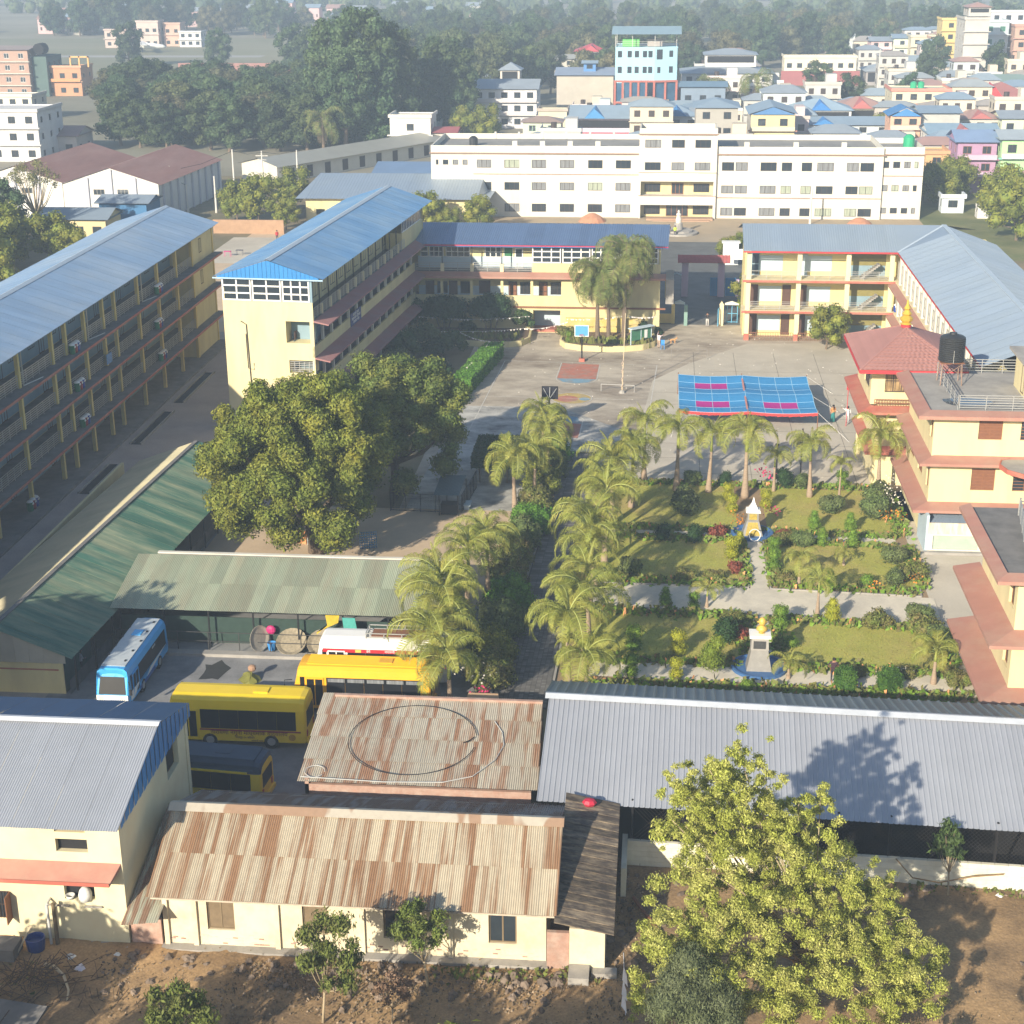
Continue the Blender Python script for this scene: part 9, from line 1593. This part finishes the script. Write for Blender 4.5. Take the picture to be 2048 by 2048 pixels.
# cage shelter, bench, grid and orange wall in the sandy yard
T = thing('shelter', 'small dark shelter with sloping sheet roof inside a wire fence', 'shelter', (-15.6, 118, 0))
for x, y in ((-16.6, 116.6), (-15.1, 116.6), (-16.4, 119.6), (-14.8, 119.6)): obj('post', MB().cyl((x, y, 0), (x, y, 2.1), .05, n=6), M_BLACK, T)
sheets(T, (-16.9, 115.6, 2.05), (-14.9, 115.6, 2.05), (-16.6, 119.2, 2.5), .5, mat('dark_teal_sheet', (.06, .10, .12), .5, .2, 1), 'corr', .11, .02); obj('hutch', MB().box(-16.5, 116.6, .1, -15.2, 117.6, .9), M_DARK, T)
T = thing('wire_fence', 'dark wire mesh fence around the shelter', 'fence', (-17.5, 117.3, 0)); b = MB()
for p, q in [((-20.6, 117.4), (-16.6, 117.2)), ((-20.6, 117.4), (-20.4, 122)), ((-14.9, 117.3), (-14.4, 123.4))]:
    L_ = math.hypot(q[0]-p[0], q[1]-p[1]); k = int(L_/.12); b.bar((*p, 1.5), (*q, 1.5), .05).bar((*p, .1), (*q, .1), .04)
    for i in range(k+1): t = i/k; x, y = p[0]+(q[0]-p[0])*t, p[1]+(q[1]-p[1])*t; b.bar((x, y, 0), (x, y, 1.5), .012 if i % 10 else .06)
    for z in (.3, .5, .7, .9, 1.1, 1.3): b.bar((*p, z), (*q, z), .01)
obj('mesh', b, M_BLACK, T, kind='stuff')
tag(obj('bench', MB().box(-14.9, 117.9, .35, -14.3, 119.2, .42).box(-14.8, 118, 0, -14.4, 118.1, .35).box(-14.8, 119, 0, -14.4, 119.1, .35), M_LBLUE, base=(-14.6, 118.5, 0)), 'pale blue bench beside the wire fence', 'bench')
b = MB()
for k in range(8): x = -21.5+k*.17; b.bar((x, 108.9+.05*k, 0), (x, 108.9+.05*k, 1.35), .05)
for k in range(7): b.bar((-21.5, 108.9, .1+k*.2), (-20.3, 109.25, .1+k*.2), .05)
tag(obj('lattice_frame', b, mat('grid_blue', (.12, .25, .42), .6), base=(-20.9, 109, 0)), 'blue lattice frame standing right of the mango trunk', 'lattice')
T = thing('low_wall', 'orange low wall with white coping left of the mango trunk', 'wall', (-26.9, 110, 0)); obj('wall', MB().bar((-28.3, 110.7, .55), (-25.7, 109.7, .55), .2, 1.1), mat('orange_plaster', (.62, .28, .12), .85), T); obj('coping', MB().bar((-28.35, 110.72, 1.14), (-25.65, 109.68, 1.14), .3, .08), M_WHITE, T)
tag(obj('drinking_post', MB().bar((-25.5, 109.6, 0), (-25.5, 109.6, 1.9), .2), M_LBLUE, base=(-25.5, 109.6, 0)), 'pale blue post next to the mango trunk', 'post')
# litter bins on the verandas: three colours side by side
BC = [('green', (.01, .16, .07)), ('red', (.33, .02, .03)), ('blue', (.015, .05, .30))]
def bin_mesh(c):
    b = MB().lathe((0, 0, 0), [(.02, 0), (.2, 0), (.25, .1), (.26, .72), (.27, .76)], 12, 0).lathe((0, 0, .76), [(.27, 0), (.2, .1), (.1, .16), (.02, .17)], 12, 1).box(-.12, -.29, .56, .12, -.24, .7, 1); return b.mesh('litter_bin', [mat('bin_%s' % c[0], c[1], .4, .05), M_WHITE2])
BM = [bin_mesh(c) for c in BC]
for x, y, z, where in [(-49.25, 126.6, 10.1, 'top veranda of the left block, nearer set'), (-49.25, 150.2, 10.1, 'top veranda of the left block, farther set'), (-49.3, 127.0, 6.75, 'second floor veranda of the left block, nearer set'), (-49.3, 149.6, 6.75, 'second floor veranda of the left block, farther set'), (-49.3, 127.4, 3.45, 'first floor veranda of the left block, nearer set'), (-49.3, 150.0, 3.45, 'first floor veranda of the left block, farther set'), (-49.6, 115.2, .23, 'ground floor veranda of the left block')]:
    for k in range(3): plantobj('litter_bin', BM[k], '%s litter bin, %s' % (BC[k][0], where), 'litter bin', (x+.65, y-.6+.6*k, z), 'litter bins', 90)
for k, (c, x) in enumerate([(2, 26.3), (0, 27.0)]): plantobj('litter_bin', BM[c], '%s litter bin on the first floor corner of the right block' % BC[c][0], 'litter bin', (x, 175.9, 3.45), 'litter bins', 0)
tag(obj('poster', MB().box(-48.72, 134.2, 7.0, -48.68, 135.6, 7.9), mat('poster_blue', (.12, .25, .5), .6, .4, 6), base=(-48.7, 134.9, 7)), 'blue and white poster tied to the railing of the left block', 'poster')
tag(obj('puddle', MB().poly([(-26.8+.8*math.cos(a*.5)*(1+.35*math.sin(a*1.7)), 87.6+1.3*math.sin(a*.5)*(1+.3*math.cos(a*2.3)), .022) for a in range(12)]), mat('wet_patch', (.05, .05, .05), .25), base=(-26.8, 87.6, 0)), 'dark wet patch on the bus yard floor', 'puddle')
# ---------------------------------------------------------------- people
def person(label, loc, face, top, bottom, pose='stand', hair=True, sleeve=True, skirt=False, h=1.68, shoes=(.05, .04, .04)):
    """body grown as one skin over a posed skeleton; face = heading in degrees, 0 looks towards -Y"""
    s = h/1.7; V = []; R_ = []; E = []
    def v(x, y, z, r, p=None):
        V.append((x*s, y*s, z*s)); R_.append(r*s); i = len(V)-1
        if p is not None: E.append((p, i))
        return i
    pel = v(0, 0, .95, .15); wa = v(0, 0, 1.1, .13, pel); ch = v(0, 0, 1.3, .16, wa); nk = v(0, 0, 1.46, .06, ch); hd = v(0, -.02, 1.58, .10, nk); v(0, -.01, 1.67, .085, hd)
    arm = {'stand': [((.2, 0, 1.4), (.25, .02, 1.14), (.24, -.08, .9)), ((-.2, 0, 1.4), (-.25, .02, 1.14), (-.24, -.08, .9))], 'reach': [((.2, 0, 1.4), (.3, -.22, 1.5), (.32, -.42, 1.72)), ((-.2, 0, 1.4), (-.32, -.18, 1.42), (-.36, -.36, 1.55))], 'hips': [((.2, 0, 1.4), (.36, .08, 1.18), (.2, -.06, 1.0)), ((-.2, 0, 1.4), (-.28, -.08, 1.16), (-.16, -.24, 1.1))], 'point': [((.2, 0, 1.4), (.42, -.12, 1.36), (.64, -.24, 1.38)), ((-.2, 0, 1.4), (-.26, .0, 1.15), (-.2, -.12, .95))], 'phone': [((.2, 0, 1.4), (.27, -.05, 1.15), (.08, -.24, 1.28)), ((-.2, 0, 1.4), (-.27, -.05, 1.15), (-.08, -.24, 1.28))]}[pose]
    hands = []
    for a in arm:
        i = v(*a[0], .07, ch); i = v(*a[1], .045, i); i = v(*a[2], .032, i); d = (Vector(a[2])-Vector(a[1])).normalized(); e = Vector(a[2])+d*.08; i = v(*e, .034, i); hands.append((Vector(a[2])+d*.07, d))
    for sx_, st in ((.1, -.04), (-.1, .06)):
        i = v(sx_, 0, .88, .10, pel); i = v(sx_*1.05, st*.6-.01, .5, .062, i); i = v(sx_*1.1, st+.02, .1, .042, i); v(sx_*1.15, st-.14, .04, .035, i)
    me = bpy.data.meshes.new('person'); me.from_pydata(V, E, []); me.update(); o = bpy.data.objects.new('person', me); COL.objects.link(o)
    md = o.modifiers.new('skin', 'SKIN'); sub = o.modifiers.new('sub', 'SUBSURF'); sub.levels = 1; sub.render_levels = 1
    for k, r in enumerate(R_): me.skin_vertices[0].data[k].radius = (r*(1.25 if k in (1, 2) else 1), r*(.8 if k in (0, 1, 2) else 1)) if k < 3 else (r, r)
    me.skin_vertices[0].data[0].use_root = True
    m2 = bpy.data.meshes.new_from_object(o.evaluated_get(bpy.context.evaluated_depsgraph_get())); bpy.data.objects.remove(o); m2.name = 'person'
    for m_ in (M_SKIN, pal(top), pal(bottom), pal(shoes)): m2.materials.append(m_)
    idx = []
    for p in m2.polygons:
        c = p.center/s; am = abs(c.x) > .19 and c.z > .8
        lo_arm = am and (Vector((abs(c.x), c.y, c.z))-Vector(arm[0][2] if c.x > 0 else (abs(arm[1][2][0]), *arm[1][2][1:]))).length < (.12 if sleeve else .28)
        idx.append(0 if c.z > 1.43 and abs(c.x) < .13 or lo_arm else (1 if c.z > .93 or am else (3 if c.z < .09 else 2)))
    m2.polygons.foreach_set('material_index', idx); m2.polygons.foreach_set('use_smooth', [True]*len(idx))
    T = bpy.data.objects.new('person', m2); COL.objects.link(T); T.location = loc; T.rotation_euler = (0, 0, rad(face)); tag(T, label, 'person'); ORG[T] = (0, 0, 0)
    b = MB().lathe((0, .012*s, 1.60*s), [(.104*s, -.03*s), (.118*s, .03*s), (.10*s, .09*s), (.05*s, .125*s), (.01, .13*s)], 12)
    if skirt: b.tube([(0, .07*s, 1.68*s), (0, .12*s, 1.5*s), (0, .12*s, 1.25*s)], [.07*s, .06*s, .03*s], 6)
    obj('hair', b, M_HAIR, T, smooth=True)
    f = MB().ball((-.035*s, -.108*s, 1.605*s), .011*s, 6, 1).ball((.035*s, -.108*s, 1.605*s), .011*s, 6, 1).cyl((0, -.1*s, 1.595*s), (0, -.128*s, 1.565*s), .01*s, .014*s, 6, 0).box(-.028*s, -.104*s, 1.53*s, .028*s, -.096*s, 1.54*s, 2).ball((-.1*s, 0, 1.59*s), .02*s, 6, 0).ball((.1*s, 0, 1.59*s), .02*s, 6, 0)
    obj('face', f, [M_SKIN, M_HAIR, mat('lips', (.25, .08, .06), .6)], T)
    hb = MB()
    for hp, d in hands:
        sd = d.cross(Vector((0, 1, 0))); sd = sd.normalized() if sd.length > .1 else Vector((1, 0, 0))
        for k in range(4): r = hp+sd*((k-1.5)*.018); ln = (.06, .072, .068, .052)[k]; hb.tube([r*s, (r+d*ln*.6)*s, (r+d*ln+Vector((0, -.012, 0)))*s], [.009*s, .008*s, .006*s], 5)
        r = hp-d*.03+sd*.035; hb.tube([r*s, (r+sd*.02+d*.025)*s, (r+sd*.02+d*.05)*s], [.010*s, .009*s, .007*s], 5)
    obj('fingers', hb, M_SKIN, T)
    if skirt: obj('skirt', MB().lathe((0, 0, 0), [(.24*s, .12), (.2*s, .6*s), (.15*s, 1.0*s)], 12), pal(bottom), T)
    return T
person('woman in black top and white trousers walking in through the inner gate', (5.9, 182.2, 0), 0, (.03, .03, .035), (.62, .60, .58), 'phone')
person('person in pale pink shirt and beige trousers pinning something to the notice board', (.35, 171.6, 0), 150, (.66, .52, .55), (.50, .36, .27), 'reach', skirt=False)
person('woman in teal and orange sari standing right of the awning', (16.6, 144.4, 0), 200, (.55, .26, .10), (.03, .20, .20), 'stand', skirt=True)
person('person in white clothes pointing beside the woman in the sari', (17.9, 144.0, 0), 160, (.70, .70, .70), (.66, .66, .68), 'point')
person('man in dark clothes with hand on hip on the lower garden path', (11.25, 88.9, 0), 165, (.05, .025, .035), (.03, .03, .035), 'hips', sleeve=False)
person('worker in yellow green safety vest before the college steps', (2.5, 240.2, 0), 20, (.50, .68, .08), (.05, .05, .07), 'stand'); person('worker in dark clothes next to the one in the safety vest', (1.6, 241.2, 0), -30, (.06, .06, .08), (.05, .05, .07), 'stand')
person('person in red sitting area behind the tower block, half hidden by its roof', (-56.6, 233, 0), 40, (.55, .04, .05), (.08, .08, .1), 'stand'); person('person in pale shirt in the shade of the green shed beside the blue bus', (-34.9, 86.6, .02), 120, (.45, .46, .50), (.05, .05, .06), 'hips')
b = MB().lathe((-24.3, 86.5, 0), [(.6, 0), (.5, .2), (.3, .42), (.1, .55)], 10, sx=1.1); r2 = np.random.RandomState(3); b.v = [(p[0]+r2.normal(0, .06), p[1]+r2.normal(0, .06), p[2]) for p in b.v]
T = tag(obj('covered_heap', b, mat('olive_tarpaulin', (.17, .17, .035), .8, .15, 3), base=(-24.3, 86.5, 0)), 'heap under an olive green cloth with a brown pot on top, in the bus yard', 'heap'); 
tag(obj('clay_pot', MB().ball((-24.15, 86.7, .75), .27, 10, sz=.8), mat('clay', (.36, .22, .14), .8), base=(-24.15, 86.7, .8)), 'round brown clay pot on the olive cloth heap', 'pot')
tag(obj('plastic_stool', MB().box(.55, 170.9, .5, 1.0, 171.35, .56).box(.57, 170.92, 0, .63, 170.98, .5).box(.92, 170.92, 0, .98, 170.98, .5).box(.57, 171.27, 0, .63, 171.33, .5).box(.92, 171.27, 0, .98, 171.33, .5).box(.57, 171.3, .56, .98, 171.34, 1.0), mat('sky_blue_plastic', (.05, .25, .6)), base=(.78, 171.1, 0)), 'bright blue plastic chair beside the person at the notice board', 'chair')
# dog
V = [(0, 0, .48), (-.25, 0, .5), (.25, 0, .5), (.36, 0, .58), (.46, 0, .66), (.58, 0, .62), (-.4, 0, .5), (-.55, 0, .62)]; E = [(0, 1), (0, 2), (2, 3), (3, 4), (4, 5), (1, 6), (6, 7)]; Rr = [.11, .10, .13, .07, .085, .035, .05, .02]
for sx_ in (-1, 1):
    for x0, kx, hx in ((.24, .22, .25), (-.26, -.18, -.3)):
        k = len(V); V += [(x0, .09*sx_, .38), (kx, .09*sx_, .22), (hx, .09*sx_, .04)]; Rr += [.055, .03, .025]; E += [(2 if x0 > 0 else 1, k), (k, k+1), (k+1, k+2)]
me = bpy.data.meshes.new('dog'); me.from_pydata(V, E, []); me.update(); o = bpy.data.objects.new('dog', me); COL.objects.link(o); o.modifiers.new('skin', 'SKIN'); q = o.modifiers.new('sub', 'SUBSURF'); q.levels = 1
for k, r in enumerate(Rr): me.skin_vertices[0].data[k].radius = (r, r)
me.skin_vertices[0].data[0].use_root = True
m2 = bpy.data.meshes.new_from_object(o.evaluated_get(bpy.context.evaluated_depsgraph_get())); bpy.data.objects.remove(o); m2.materials.append(mat('tan_fur', (.50, .28, .12), .9, .15, 5))
T = bpy.data.objects.new('dog', m2); COL.objects.link(T); T.location = (1.9, 173.6, 0); T.rotation_euler = (0, 0, .3); tag(T, 'tan dog walking near the notice board', 'dog'); ORG[T] = (0, 0, 0)
obj('ears', MB().prism([(.42, -.07, .72), (.48, -.07, .72), (.44, -.08, .82)], (0, .02, 0)).prism([(.42, .05, .72), (.48, .05, .72), (.44, .06, .82)], (0, .02, 0)), mat('tan_fur', (.5, .28, .12)), T)
# ---------------------------------------------------------------- haze
hm = bpy.data.materials.new('haze_air'); hm.use_nodes = True; nt = hm.node_tree; nt.nodes.clear(); o_ = nt.nodes.new('ShaderNodeOutputMaterial'); v_ = nt.nodes.new('ShaderNodeVolumePrincipled')
v_.inputs['Color'].default_value = (.60, .77, 1.0, 1); v_.inputs['Density'].default_value = .0006; v_.inputs['Anisotropy'].default_value = -.1
nt.links.new(v_.outputs[0], o_.inputs['Volume'])
ho = obj('haze', MB().box(-3000, -60, -1.5, 3000, 4200, 46), hm, kind='stuff')
ho['label'] = 'thin morning haze over the whole town'
